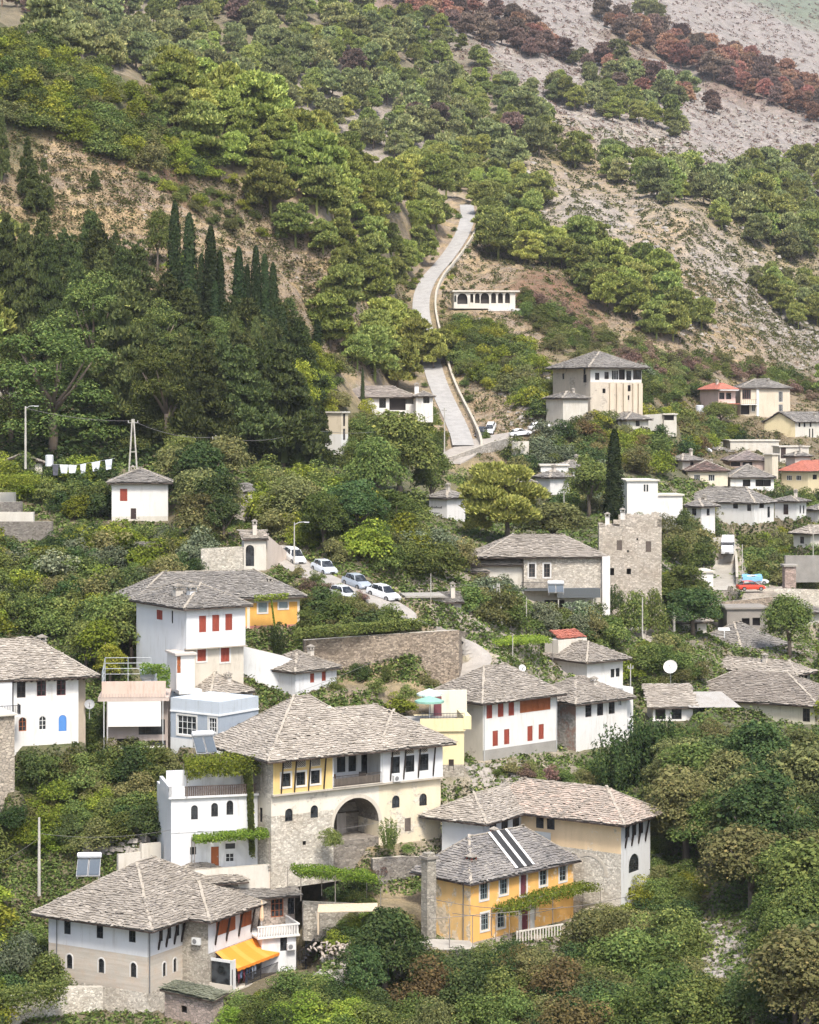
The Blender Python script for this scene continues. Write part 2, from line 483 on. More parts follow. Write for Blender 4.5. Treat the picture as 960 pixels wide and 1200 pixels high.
def ridge_caps(mb, p, q, m=1, w=.5, rng=None):
    rng = rng or rs
    p = np.array(p, float); q = np.array(q, float); d = q-p; L = np.linalg.norm(d)
    if L < .3: return
    d /= L; s = np.cross(d, (0, 0, 1)); s /= np.linalg.norm(s); x = 0
    while x < L:
        l = .3+rng.rand()*.3; ww = w*(.7+.5*rng.rand())
        o = p+d*x-s*ww/2+np.array((0, 0, .10+rng.rand()*.05))+s*(rng.rand()-.5)*.08
        mb.box(o, d*l*.98, s*ww, (0, 0, .07), m); x += l
def gen_faces(kind, u0, u1, v0, v1, z, over, pitch):
    """roof faces in local (u,v,z): list of polys (eave edge first), list of ridge edges"""
    a0, a1, b0, b1 = u0-over, u1+over, v0-over, v1+over
    W = a1-a0; D = b1-b0; z0 = z
    if kind == 'hip':
        if W >= D:
            h = D/2*pitch; k = D/2
            r0 = (a0+k, b0+k, z0+h); r1 = (a1-k, b0+k, z0+h)
            if W-D < .5: r0 = r1 = ((a0+a1)/2, (b0+b1)/2, z0+h)
        else:
            h = W/2*pitch; k = W/2
            r0 = (a0+k, b0+k, z0+h); r1 = (a0+k, b1-k, z0+h)
        A, B, C_, D_ = (a0, b0, z0), (a1, b0, z0), (a1, b1, z0), (a0, b1, z0)
        if W >= D: fs = [[A, B, r1, r0], [B, C_, r1], [C_, D_, r0, r1], [D_, A, r0]]; ed = [(A, r0), (B, r1), (C_, r1), (D_, r0), (r0, r1)]
        else: fs = [[A, B, r0], [B, C_, r1, r0], [C_, D_, r1], [D_, A, r0, r1]]; ed = [(A, r0), (B, r0), (C_, r1), (D_, r1), (r0, r1)]
        return fs, ed
    if kind == 'gable_u':   # ridge along u
        h = D/2*pitch; m = (b0+b1)/2
        A, B, C_, D_ = (a0, b0, z0), (a1, b0, z0), (a1, b1, z0), (a0, b1, z0); r0 = (a0, m, z0+h); r1 = (a1, m, z0+h)
        return [[A, B, r1, r0], [C_, D_, r0, r1]], [(r0, r1)]
    if kind == 'gable_v':
        h = W/2*pitch; m = (a0+a1)/2
        A, B, C_, D_ = (a0, b0, z0), (a1, b0, z0), (a1, b1, z0), (a0, b1, z0); r0 = (m, b0, z0+h); r1 = (m, b1, z0+h)
        return [[B, C_, r1, r0], [D_, A, r0, r1]], [(r0, r1)]
    if kind == 'shed_r':    # low on the R face, rising to the back
        h = D*pitch
        return [[(a0, b0, z0), (a1, b0, z0), (a1, b1, z0+h), (a0, b1, z0+h)]], []
    if kind == 'shed_l':
        h = W*pitch
        return [[(a0, b1, z0), (a0, b0, z0), (a1, b0, z0+h), (a1, b1, z0+h)]], []
class House:
    def __init__(s, name, label, C, th, cat='house', group=None, xr=None, xl=None, top=None, far=False, skirt=2.5, flat=True):
        s.C = P(*C); s.th = R_(th); c, n = math.cos(s.th), math.sin(s.th)
        s.e1 = np.array((c, n, 0)); s.e2 = np.array((-n, c, 0)); s.D = C[2]; s.far = far; s.skirt = skirt
        s.t = thing(name, label, cat, s.C, group)
        s.w1 = s.uR(xr) if xr is not None else 8
        s.w2 = s.uL(xl) if xl is not None else 8
        s.H = s.zR(C[0], top) if top is not None else 6
        if flat:
            c_ = s.C+s.e1*s.w1/2+s.e2*s.w2/2
            FLAT.append((c_[0], c_[1], s.e1[0], s.e1[1], s.w1/2+.6, s.w2/2+.6, s.C[2]))
        s._roof = None
        HOUSES.append(s)
    # pixel -> local coordinates
    def uR(s, px, v=0):
        o = s.C+s.e2*v; k = (px-CX)/F
        return (k*o[1]-o[0])/(s.e1[0]-k*s.e1[1])
    def uL(s, px, u=0):
        o = s.C+s.e1*u; k = (px-CX)/F
        return (k*o[1]-o[0])/(s.e2[0]-k*s.e2[1])
    def zR(s, px, py, v=0):
        y = (s.C+s.e2*v+s.e1*s.uR(px, v))[1]
        return (HY-py)/F*y-s.C[2]
    def zL(s, px, py, u=0):
        y = (s.C+s.e1*u+s.e2*s.uL(px, u))[1]
        return (HY-py)/F*y-s.C[2]
    def W(s, u, v, z): return s.C+s.e1*u+s.e2*v+np.array((0, 0, z))
    # ---- one wall face with openings
    def face(s, mb, k, off, a0, a1, z0, z1, bands, wins, back=False):
        e = s.e1 if k == 'R' else s.e2
        n = -s.e2 if k == 'R' else -s.e1
        if back: n = -n
        O = s.C+(s.e2 if k == 'R' else s.e1)*off
        def pt(a, z, d=0): return O+e*a+np.array((0, 0, z))-n*d
        ho = []
        for (px, py, w, h, ty, *rest) in wins:
            a = s.uR(px, off) if k == 'R' else s.uL(px, off)
            z = s.zR(px, py, off) if k == 'R' else s.zL(px, py, off)
            if w < 0:
                g = s.uR if k == 'R' else s.uL
                w = abs(g(px-w/2, off)-g(px+w/2, off))
            q = [max(a-w/2, a0+.05), min(a+w/2, a1-.05), max(z-h/2, z0+.05), min(z+h/2, z1-.05)]
            if q[1]-q[0] < .15 or q[3]-q[2] < .15: continue
            ho.append((q, ty, rest))
        us = sorted({a0, a1, *[x for q, _, _ in ho for x in q[:2]]})
        zs = sorted({z0, z1, *[b[0] for b in bands if z0 < b[0] < z1], *[x for q, _, _ in ho for x in q[2:]]})
        for i in range(len(us)-1):
            for j in range(len(zs)-1):
                um, zm = (us[i]+us[i+1])/2, (zs[j]+zs[j+1])/2
                if any(q[0] < um < q[1] and q[2] < zm < q[3] for q, _, _ in ho): continue
                m = 0
                for b, mi in bands:
                    if zm > b: m = mi
                mb.poly([pt(us[i], zs[j]), pt(us[i+1], zs[j]), pt(us[i+1], zs[j+1]), pt(us[i], zs[j+1])], m)
        for q, ty, rest in ho:
            m = 0
            for b, mi in bands:
                if (q[2]+q[3])/2 > b: m = mi
            d = .16
            x0, x1, y0, y1 = q
            for A, B in (((x0, y0), (x1, y0)), ((x1, y0), (x1, y1)), ((x1, y1), (x0, y1)), ((x0, y1), (x0, y0))):
                mb.poly([pt(*A), pt(*B), pt(*B, d), pt(*A, d)], m)
            if 'a' in ty or 'A' in ty:
                r = (x1-x0)/2; xc = (x0+x1)/2; yc = y1-r; N = 8
                arc = [(xc-r*math.cos(math.pi*i/N), yc+r*math.sin(math.pi*i/N)) for i in range(N+1)]
                for i in range(N):
                    c = (x0, y1) if i < N/2 else (x1, y1)
                    mb.poly([pt(*arc[i], -.004), pt(*arc[i+1], -.004), pt(*c, -.004)], m)
                mb.poly([pt(x0, y1, -.004), pt(xc, y1, -.004), pt(*arc[N//2], -.004)], m)
                mb.poly([pt(x1, y1, -.004), pt(xc, y1, -.004), pt(*arc[N//2], -.004)], m)
                for i in range(N):
                    mb.poly([pt(*arc[i]), pt(*arc[i+1]), pt(*arc[i+1], d), pt(*arc[i], d)], m)
            s.window(pt, e, n, q, ty, rest)
    def window(s, pt, e, n, q, ty, rest):
        x0, x1, y0, y1 = q; w = x1-x0; h = y1-y0
        cols = {'w': plain('white_paint', (.78, .78, .76), .5), 'b': plain('dark_brown_paint', (.05, .03, .025), .6), 'k': plain('black_paint', (.02, .02, .02), .6),
                'r': wood((.30, .065, .04), 'red_brown_shutter'), 'o': wood((.32, .10, .035), 'orange_brown_wood'), 'u': plain('blue_paint', (.10, .27, .62), .5),
                'g': plain('grey_green_paint', (.27, .33, .33), .6), 'y': wood((.14, .11, .09), 'old_wood'), 'm': plain('maroon_paint', (.17, .05, .06), .6), 'e': plain('green_paint', (.03, .12, .08), .6)}
        fc = cols[rest[0]] if rest else cols['b']
        X = np.array(e); N = np.array(n)
        def bx(mb, a, b, c, d_, dep0, dep1, m=0):   # a..b along, c..d vertical, depth from dep0 (in) to dep1
            o = pt(a, c, dep0); mb.box(o, X*(b-a), N*(dep0-dep1), (0, 0, d_-c), m)
        if 's' in ty or 'd' in ty:      # closed shutter / door leaf
            mb = MB(); nm = 'door' if 'd' in ty else 'shutter'
            bx(mb, x0+.01, x1-.01, y0+.01, y1-.01, .12, .05)
            k = 2 if w > .7 else 1
            if w > 2: k = int(w/.8)
            for i in range(k):
                a = x0+w*i/k+.03; b = x0+w*(i+1)/k-.03
                bx(mb, a, a+.07, y0+.02, y1-.02, .05, .02); bx(mb, b-.07, b, y0+.02, y1-.02, .05, .02)
                nl = max(3, min(12, int(h/.13))) if not s.far else 3
                for j in range(nl):
                    z = y0+.05+(h-.1)*(j+.3)/nl; bx(mb, a+.07, b-.07, z, z+(h-.1)/nl*.5, .05, .03)
            o = obj(nm, mb, fc, s.t)
            if 'd' in ty and not s.far:
                hb = MB(); bx(hb, x1-.16, x1-.10, y0+h*.45, y0+h*.45+.12, .02, -.03); obj('handle', hb, plain('metal', (.4, .4, .38), .4, 1), o)
        elif 'x' in ty:                 # bare dark opening
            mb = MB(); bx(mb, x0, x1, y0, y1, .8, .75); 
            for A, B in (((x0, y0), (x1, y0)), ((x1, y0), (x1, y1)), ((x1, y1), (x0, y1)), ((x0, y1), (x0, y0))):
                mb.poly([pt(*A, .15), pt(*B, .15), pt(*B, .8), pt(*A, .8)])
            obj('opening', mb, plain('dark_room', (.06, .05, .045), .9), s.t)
        else:
            mb = MB(); fw = .06 if w < 1.2 else .07; arch = 'a' in ty
            top = y1 if not arch else y1-w/2
            bx(mb, x0, x0+fw, y0, top, .13, .05); bx(mb, x1-fw, x1, y0, top, .13, .05); bx(mb, x0+fw, x1-fw, y0, y0+fw, .13, .05)
            if arch:
                r = w/2; xc = (x0+x1)/2; yc = y1-r
                for i in range(8):
                    t0, t1 = math.pi*i/8, math.pi*(i+1)/8
                    pts = []
                    for rr, t in ((r, t0), (r, t1), (r-fw, t1), (r-fw, t0)): pts.append(pt(xc-rr*math.cos(t), yc+rr*math.sin(t), .05))
                    mb.poly(pts)
            else: bx(mb, x0+fw, x1-fw, y1-fw, y1, .13, .05)
            nm = 1 if w < .95 else 2 if w < 1.6 else 3
            if w < .5: nm = 0
            for i in range(nm):
                a = x0+w*(i+1)/(nm+1); bx(mb, a-.025, a+.025, y0+fw, y1-fw, .12, .06)
            if not s.far:
                nh = 0 if h < .7 else 1 if h < 1.1 else 2
                for i in range(nh):
                    z = y0+h*(i+1)/(nh+1); bx(mb, x0+fw, x1-fw, z-.018, z+.018, .115, .07)
            o = obj('window', mb, fc, s.t)
            pb = MB(); bx(pb, x0+.01, x1-.01, y0+.01, y1-.01, .125, .10); obj('pane', pb, glass(), o)
        if 't' in ty or 'a' in ty and 'n' not in ty:                     # raised surround
            tb = MB(); tw = .12 if 'a' in ty else .17
            m = plaster((.74, .72, .68), .2)
            if 'a' in ty:
                r = w/2; xc = (x0+x1)/2; yc = y1-r
                bx(tb, x0-tw, x0-.002, y0, yc, 0, -.04); bx(tb, x1+.002, x1+tw, y0, yc, 0, -.04)
                for i in range(8):
                    t0, t1 = math.pi*i/8, math.pi*(i+1)/8
                    q4 = [(xc-rr*math.cos(t), yc+rr*math.sin(t)) for rr, t in ((r, t0), (r, t1), (r+tw, t1), (r+tw, t0))]
                    tb.poly([pt(a, b, -.04) for a, b in q4]); tb.poly([pt(*q4[2], -.04), pt(*q4[3], -.04), pt(*q4[3], 0), pt(*q4[2], 0)])
            else:
                bx(tb, x0-tw, x0-.002, y0-tw, y1+tw, 0, -.04); bx(tb, x1+.002, x1+tw, y0-tw, y1+tw, 0, -.04)
                bx(tb, x0-.002, x1+.002, y1+.002, y1+tw, 0, -.04); bx(tb, x0-.002, x1+.002, y0-tw, y0-.002, 0, -.05)
            obj('window_surround', tb, m, s.t)
        if 'v' in ty:                     # lattice panel
            pass
    # ---- a box of walls
    def block(s, mats, u0=0, u1=None, v0=0, v1=None, z0=None, z1=None, R=(), L=(), bands=(), name='wall', bottom=True, mats_L=None, cap=True):
        u1 = s.w1 if u1 is None else u1; v1 = s.w2 if v1 is None else v1
        z0 = -s.skirt if z0 is None else z0; z1 = s.H if z1 is None else z1
        mb = MB(); ml = mats if isinstance(mats, list) else [mats]
        nb = len(ml)
        if mats_L: ml = ml+mats_L
        s.face(mb, 'R', v0, u0, u1, z0, z1, bands, R)
        sh = (lambda bs: [(b, m+nb) for b, m in ([(-99, 0)]+list(bs))]) if mats_L else (lambda bs: bs)
        s.face(mb, 'L', u0, v0, v1, z0, z1, sh(bands), L)
        s.face(mb, 'R', v1, u0, u1, z0, z1, bands, [], True)
        s.face(mb, 'L', u1, v0, v1, z0, z1, bands, [], True)
        if bottom: mb.poly([s.W(u0, v0, z0), s.W(u0, v1, z0), s.W(u1, v1, z0), s.W(u1, v0, z0)])
        if cap: mb.poly([s.W(u0, v0, z1-.01), s.W(u1, v0, z1-.01), s.W(u1, v1, z1-.01), s.W(u0, v1, z1-.01)], bands[-1][1] if bands else 0)
        return obj(name, mb, ml, s.t)
    # ---- roofs
    def roof_polys(s, fs, ed, mats=None, r=None, w=None, t=.05, thick=.14, name='roof', rafters=False, caps=True):
        """fs: local-coordinate polys"""
        mats = mats or [slate(), plaster((.50, .46, .39), .5), wood((.07, .05, .04), 'dark_eaves_wood')]
        mb = MB()
        sc = 1.0 if s.D < 260 else 1.25 if s.D < 330 else 1.7
        tex = False
        for f in fs:
            top = [s.W(*p) for p in f]
            c = sum(top)/len(top)
            mb.poly(top, 0)
            mb.poly([p-np.array((0, 0, thick)) for p in top][::-1], 2)
            for i in range(len(f)):
                p, q = top[i], top[(i+1) % len(f)]
                if i == 0 or len(fs) < 3: mb.poly([p-np.array((0, 0, thick)), q-np.array((0, 0, thick)), q, p], 2)
            if t > 0: slabs(mb, top, min(r or .34, .27)*sc, min(w or .46, .42)*sc, .038*min(sc, 1.3), 0)
        if caps and t > 0:
            for a, b in ed: ridge_caps(mb, s.W(*a), s.W(*b), 1, .24*sc)
        o = obj(name, mb, mats, s.t)
        if s._roof is None: s._roof = o
        return o
    def roof(s, kind='hip', u0=0, u1=None, v0=0, v1=None, z=None, over=.7, pitch=.45, **k):
        u1 = s.w1 if u1 is None else u1; v1 = s.w2 if v1 is None else v1; z = s.H if z is None else z
        fs, ed = gen_faces(kind, u0, u1, v0, v1, z, over, pitch)
        return s.roof_polys(fs, ed, **k)
    def chimney(s, u, v, z, h=1.2, w=.55, mat=None, cap='slab'):
        mb = MB(); m = [mat or plaster((.62, .58, .52), .5), slate()]
        c = s.W(u, v, z)
        mb.cbox(c+np.array((0, 0, h/2-.4)), w, w, h+.8, s.th, 0)
        mb.cbox(c+np.array((0, 0, h+.04)), w*1.25, w*1.25, .08, s.th, 1)
        for a in (-1, 1):
            for b in (-1, 1): 
                p = c+s.e1*a*w*.4+s.e2*b*w*.4; mb.cbox(p+np.array((0, 0, h+.2)), .12, .12, .25, s.th, 0)
        mb.cbox(c+np.array((0, 0, h+.36)), w*1.35, w*1.35, .07, s.th, 1)
        q = s.W(u, v, z+h+.4); ww = w*.7
        for sx in (0, 1):
            a0 = q-s.e1*ww-s.e2*ww; b0 = q+s.e1*ww-s.e2*ww; a1 = q-s.e1*ww+s.e2*ww; b1 = q+s.e1*ww+s.e2*ww
            ap = q+np.array((0, 0, .25))
            mb.poly([a0, b0, ap], 1); mb.poly([b0, b1, ap], 1); mb.poly([b1, a1, ap], 1); mb.poly([a1, a0, ap], 1); break
        return obj('chimney', mb, m, s._roof if s._roof is not None else s.t)
    def part(s, name, fn, mats, parent=None):
        mb = MB(); fn(mb); return obj(name, mb, mats, parent or s.t)
    def ubox(s, mb, u0, u1, v0, v1, z0, z1, m=0):
        mb.box(s.W(u0, v0, z0), s.e1*(u1-u0), s.e2*(v1-v0), (0, 0, z1-z0), m)
    def struts(s, k, off, pts, length=1.3, out=.55, top=None, w=.12, name='bracket'):
        """dark slanting struts: pts are pixel x positions on the face, foot at the wall, head out under the eave"""
        for px in pts:
            a = s.uR(px, off) if k == 'R' else s.uL(px, off)
            z = top if top is not None else s.H-.12
            mb = MB()
            if k == 'R': p = s.W(a, off-.02, z-length); q = s.W(a, off-out, z)
            else: p = s.W(off-.02, a, z-length); q = s.W(off-out, a, z)
            mb.beam(p, q, w, w*1.2, 0); obj(name, mb, wood(DARKW, 'dark_timber'), s.t)
    def rafters(s, k, off, a0, a1, z, step=.6, out=.6, drop=.28):
        mb = MB(); n = max(1, int((a1-a0)/step))
        for i in range(n+1):
            a = a0+(a1-a0)*i/n
            if k == 'R': p = s.W(a, off-.0, z-drop); q = s.W(a, off-out, z-.08)
            else: p = s.W(off, a, z-drop); q = s.W(off-out, a, z-.08)
            mb.beam(p, q, .14, .18)
        obj('rafter_tails', mb, wood(DARKW, 'dark_timber'), s.t)
    def railing(s, pts, h=1.0, mat=None, step=.15, name='railing', r=.02):
        mb = MB()
        for a, b in zip(pts[:-1], pts[1:]):
            p, q = s.W(*a), s.W(*b); L = np.linalg.norm(q-p); up = np.array((0, 0, h))
            mb.beam(p+up, q+up, .05, .05); mb.beam(p+up*.12, q+up*.12, .04, .04)
            n = max(1, int(L/step))
            for i in range(n+1): x = p+(q-p)*i/n; mb.beam(x, x+up, r*2, r*2)
        return obj(name, mb, mat or plain('dark_iron', (.04, .04, .045), .5), s.t)
RUB = stone((.60, .55, .46), (.34, .305, .25), 4.4, (.54, .50, .42)); RUB_D = stone((.34, .31, .27), (.19, .17, .15), 4.0); RUB_P = stone((.82, .76, .65), (.52, .47, .39), 4.6, (.74, .69, .59))
ASH = ashlar()
PW = plaster(WHITE, .18); PC = plaster(COOLW, .12); PDW = plaster((.70, .66, .58), .5)
CONC = concrete(); DWOOD = wood(DARKW, 'dark_timber')
RB = plaster((.43, .385, .32), .5); EV = wood((.07, .05, .04), 'dark_eaves_wood')
LT = [slate((.44, .39, .33), (.275, .245, .21), (.56, .505, .43)), RB, EV]       # pale warm slabs
MD = [slate((.36, .32, .27), (.22, .195, .17), (.48, .43, .365)), RB, EV]
GR = [slate((.29, .268, .24), (.18, .168, .155), (.39, .362, .32)), RB, EV]

# ---- stone house on the high foundation, bottom left
h = House('stone_house', 'white and beige stone house with orange awning on a rubble foundation at bottom left', (173, 1164, 188), 60, xl=57, xr=214, top=1087, skirt=6.5)
FLAT[-1] = FLAT[-1][:6]+(h.C[2]-3.6,)
zs = h.zL(173, 1122)
h.block([RUB_P, ASH, PC], bands=[(0.0, 1), (zs, 2)],
        L=[(79, 1085, .72, 1.45, 'g', 'k'), (117, 1089.7, .72, 1.45, 'g', 'k'), (155, 1094.3, .72, 1.45, 'g', 'k'),
           (81.7, 1126.7, .62, 1.25, 'a', 'k'), (119, 1131.7, .62, 1.25, 'a', 'k'), (156.7, 1136.7, .62, 1.25, 'a', 'k')],
        R=[(189, 1093, -4.6, 1.5, 'g', 'k'), (198.7, 1090, -4.6, 1.5, 'g', 'k'), (208.3, 1086.7, -4.6, 1.5, 'g', 'k'),
           (192.5, 1136, -3.6, 1.2, 'a', 'k'), (205, 1131, -3.6, 1.2, 'a', 'k')], mats_L=[RUB_P, ASH, PC])
vb = h.uL(244, h.w1)
h.block([RUB, RUB, PC], u0=h.w1, u1=h.w1+6.8, v0=vb, v1=2, bands=[(0, 1), (2.6, 2)], mats_L=[RUB, RUB, RUB], name='side_wing',
        R=[(265, 1083, -23, 1.55, 's', 'o'), (288.5, 1075.5, -14, 1.5, 's', 'o'), (259, 1132, -12, 2.0, 'g', 'w')])
h.rafters('L', 0, 0, h.w2, h.H, .65, .8)
h.struts('R', 0, [185.5, 194.5, 204, 212.5], 2.2, .5, h.H)
h.struts('R', vb, [252, 265, 279.5, 294, 302], 2.4, .5, h.H)
h.roof_polys(*gen_faces('hip', 0, 13.5, -.2, h.w2, h.H, 1.1, .60), mats=MD, r=.30, w=.42)
h.roof_polys(*gen_faces('hip', h.w1, h.w1+7, vb, 6, h.H-.05, .8, .52), mats=MD, r=.30, w=.42)
def f(mb):   # drainpipe
    mb.tube([h.W(.15, -.12, 0), h.W(.15, -.12, h.H)], .05)
    mb.tube([h.W(-.12, h.w2-1.0, .5), h.W(-.12, h.w2-1.0, h.H)], .05)
h.part('drainpipe', f, plain('metal_pipe', (.16, .16, .16), .5))
B0 = (h.w1+.6, vb)
def f(mb):
    for i in range(9):
        a0, a1 = i/9, (i+1)/9
        for j in range(3):
            b0, b1 = j/3, (j+1)/3
            q = lambda a, b: h.W(h.w1+1.0+a*6.6, vb-.05-b*2.3, 2.55-b*1.15-.10*math.sin(b*3.14))
            mb.poly([q(a0, b0), q(a0, b1), q(a1, b1), q(a1, b0)], 0 if i % 3 else 1)
    for i in range(9):
        a0, a1 = i/9, (i+1)/9; q = lambda a, z: h.W(h.w1+1.0+a*6.6, vb-2.35, 1.4-z)
        mb.poly([q(a0, 0), q(a1, 0), q(a1, .22), q((a0+a1)/2, .28), q(a0, .22)], 0)
h.part('awning', f, [plain('orange_canvas', (.80, .27, .03), .7, 0, .1), plain('pale_orange_canvas', (.85, .33, .06), .7, 0, .1)])
def f(mb):
    h.ubox(mb, h.w1+.2, h.w1+9.2, vb-2.3, vb, -.65, -.40, 0)
    h.ubox(mb, h.w1+.2, h.w1+.35, vb-2.3, vb, -.40, .1, 0)
h.part('balcony_slab', f, plaster((.70, .64, .55), .4))
h.part('balcony_post', lambda mb: [mb.tube([h.W(h.w1+.4+k, vb-2.25, -.4), h.W(h.w1+.4+k, vb-2.25, 1.45)], .04) for k in (0, 4.4, 8.2)], plain('dark_iron', (.04, .04, .045), .5))
h.railing([(h.w1+2.4, vb-2.25, -.4), (h.w1+9.1, vb-2.25, -.4), (h.w1+9.1, vb, -.4)], .95)
def f(mb):
    h.ubox(mb, h.w1+.25, h.w1+1.0, vb-2.2, vb-2.12, -.4, 2.2, 0); h.ubox(mb, h.w1+.25, h.w1+.33, vb-2.2, vb-.1, 2.0, 2.25, 0)
    h.ubox(mb, h.w1+.25, h.w1+.33, vb-2.2, vb-.1, -.4, 0, 0); h.ubox(mb, h.w1+.26, h.w1+.30, vb-2.1, vb-.2, 0, 2, 1)
h.part('glazed_screen', f, [plaster((.75, .75, .73), .1), glass()])
H1 = h
def ac_unit(p, yaw, label):
    t = thing('air_conditioner', label, 'air conditioner', p)
    mb = MB(); mb.cbox(p, .8, .3, .58, yaw); obj('casing', mb, plain('white_enamel', (.72, .72, .70), .4), t)
    mb = MB(); n = np.array((math.sin(yaw), -math.cos(yaw), 0)); x = np.array((math.cos(yaw), math.sin(yaw), 0)); c = np.array(p)+n*.155-x*.1
    for i in range(12):
        a0, a1 = 2*math.pi*i/12, 2*math.pi*(i+1)/12
        mb.poly([c+n*.01, c+n*.01+.22*(x*math.cos(a0)+np.array((0, 0, 1))*math.sin(a0)), c+n*.01+.22*(x*math.cos(a1)+np.array((0, 0, 1))*math.sin(a1))])
    obj('fan_grille', mb, plain('grey_grille', (.2, .2, .2), .6), t)
ac_unit(h.W(h.w1-.2, vb+1.1, 3.6), h.th+math.pi/2*3, 'white air conditioner in the corner beside the beige rubble wing')

# clothes under the awning
def clothes(name, label, pts, cols, seed=1, w=.5, hh=.9, cat='laundry'):
    r = np.random.RandomState(seed); c0 = pts[0]
    mb = MB(); ms = [plain('cloth_%d' % i, c, .9) for i, c in enumerate(cols)]
    pts = [np.array(p, float) for p in pts]
    L = sum(np.linalg.norm(b-a) for a, b in zip(pts[:-1], pts[1:]))
    n = int(L/(w*.9))
    for i in range(n):
        t = (i+.5)/n*(len(pts)-1); k = min(int(t), len(pts)-2); p = pts[k]+(pts[k+1]-pts[k])*(t-k); d = (pts[k+1]-pts[k]); d /= np.linalg.norm(d)
        hx = hh*(.6+.6*r.rand()); ww = w*(.5+.4*r.rand()); sw = (r.rand(6)-.5)*.2; nn = np.cross(d, (0, 0, 1)); m = r.randint(len(cols))
        for j in range(3):
            z0 = -hx*j/3; z1 = -hx*(j+1)/3; x0 = ww/2*(1-.1*j); x1 = ww/2*(.9-.1*j)
            mb.poly([p-d*x0+nn*sw[j]*j*.3+(0, 0, z0), p-d*x1+nn*sw[j+1]*(j+1)*.3+(0, 0, z1), p+d*x1+nn*sw[j+2]*(j+1)*.3+(0, 0, z1), p+d*x0+nn*sw[j]*j*.3+(0, 0, z0)], m)
    mb.tube(pts, .012, 4, 0)
    return tag(obj(name, mb, ms, None, c0), label, cat)
clothes('laundry', 'blue and dark clothes hanging under the orange awning', [h.W(h.w1+1.2, vb-2.2, 1.3), h.W(h.w1+4.2, vb-2.2, 1.3)], [(.05, .07, .13), (.12, .16, .25), (.25, .28, .33), (.16, .03, .05)], 3, .45, 1.4)

# ---- shed under it
h = House('stone_shed', 'small rubble shed with mossy slab roof below the stone house, bottom edge', (250, 1205, 181), 52, cat='shed', xl=193, xr=262, top=1172, skirt=5)
h.block([stone((.50, .40, .34), (.33, .27, .23), 3.0)], L=[(215.5, 1183, .7, .6, 'x')])
h.roof('shed_l', pitch=.18, over=.3, mats=[slate((.20, .21, .14), (.12, .125, .09), (.28, .28, .2)), RB, EV], r=.5, w=.8)

# ---- terrace house with white balustrade
h = House('terrace_house', 'white house with balustraded terrace and low slab roofs beside the orange awning', (347, 1134, 197), 22, top=1096, skirt=1)
FLAT.pop()
h.block([stone((.46, .36, .26), (.34, .27, .2)), PC], u0=-3.2, u1=0, v0=0, v1=4.2, z0=-2.5, bands=[(-.2, 1)], R=[(332.5, 1106, .65, 1.25, 'g', 'k')])
def f(mb):
    h.ubox(mb, -3.7, .25, -.35, 4.4, h.H, h.H+.16)
    h.ubox(mb, -3.7, .25, -.33, -.15, h.H+1.0, h.H+1.12); h.ubox(mb, .07, .25, -.15, 4.0, h.H+1.0, h.H+1.12)
    for i in range(16): h.ubox(mb, -3.65+i*.24, -3.53+i*.24, -.30, -.18, h.H+.16, h.H+1.0)
    for i in range(16): h.ubox(mb, .10, .22, -.1+i*.25, .02+i*.25, h.H+.16, h.H+1.0)
h.part('balustrade', f, plaster((.78, .76, .72), .1))
h.block([stone((.52, .44, .38), (.36, .3, .26), 3.2)], u0=-4.4, u1=1.0, v0=3.2, v1=8, z0=-1, z1=h.H+2.9, R=[(344, 1060, 1.1, 1.7, 'an', 'k'), (325, 1063, 1.2, 1.8, 'g', 'o')], name='rear_wall')
h.roof('shed_r', -5.0, 1.2, 2.8, 7.5, h.H+2.9, .3, .26, mats=GR, r=.4, w=.6)
h.roof('hip', -10.5, -3.6, 4.0, 10, h.H+4.3, .4, .4, mats=MD)
h.block([RUB], u0=-10.2, u1=-4.0, v0=4.3, v1=9.5, z0=-1, z1=h.H+4.2, name='rear_wall')
h.chimney(-.9, 4.2, h.H+3.1, 2.0, .62, plaster((.70, .60, .50), .3))
PARASOL = h.W(-2.9, .9, h.H+.16)
ac_unit(h.W(-.55, -.3, 2.0), h.th, 'white air conditioner on the wall under the white balustrade')
def f(mb):     # iron spiral stair
    c = h.W(1.0, .2, -2.4)
    mb.tube([c, c+(0, 0, 5.6)], .08)
    for i in range(21):
        a = i*.38; d = np.array((math.cos(a), math.sin(a), 0)); z = c+(0, 0, .3+i*.25)
        d2 = np.array((math.cos(a+.36), math.sin(a+.36), 0))
        mb.poly([z, z+d*.95, z+d2*.95]); mb.tube([z+d*.95, z+d*.95+(0, 0, .95)], .025, 4)
        mb.beam(z+d*.95+(0, 0, .95), z+d2*.95+(0, 0, 1.19), .05, .05)
o = MB(); f(o); tag(obj('spiral_stair', o, plain('dark_iron', (.04, .04, .045), .5), None, h.W(1.0, .2, -2.4)), 'black iron spiral stair at the corner of the balustraded terrace', 'staircase')
H37 = h

# ---- white vine house
h = House('white_house', 'white two-storey house with roof terrace draped in grapevine, left of centre', (200.7, 1014, 200), 14, xl=184, xr=302, top=936, skirt=2)
h.block([PC], R=[(228, 952, .62, 1.3, 'an', 'k'), (251.6, 949, .62, 1.25, 'an', 'k'), (269.5, 946.5, .62, 1.3, 'an', 'k'),
                 (226.5, 997, .55, .7, 'g', 'k'), (252, 1003.5, .72, 1.75, 'd', 'o'), (269.5, 1005, .8, .8, 'g', 'w'), (270, 991.5, .9, .5, 'g', 'k')])
def f(mb):
    z = h.H
    h.ubox(mb, -.25, h.w1+.1, -.25, 6, z, z+.18)
    h.ubox(mb, -.25, .05, -.25, 6, z+.18, z+1.1); h.ubox(mb, -.25, 1.2, -.25, -.05, z+.18, z+1.1)
    h.ubox(mb, 0, h.w1, 3.2, 3.4, z+.18, z+2.0)
h.part('parapet', f, PC)
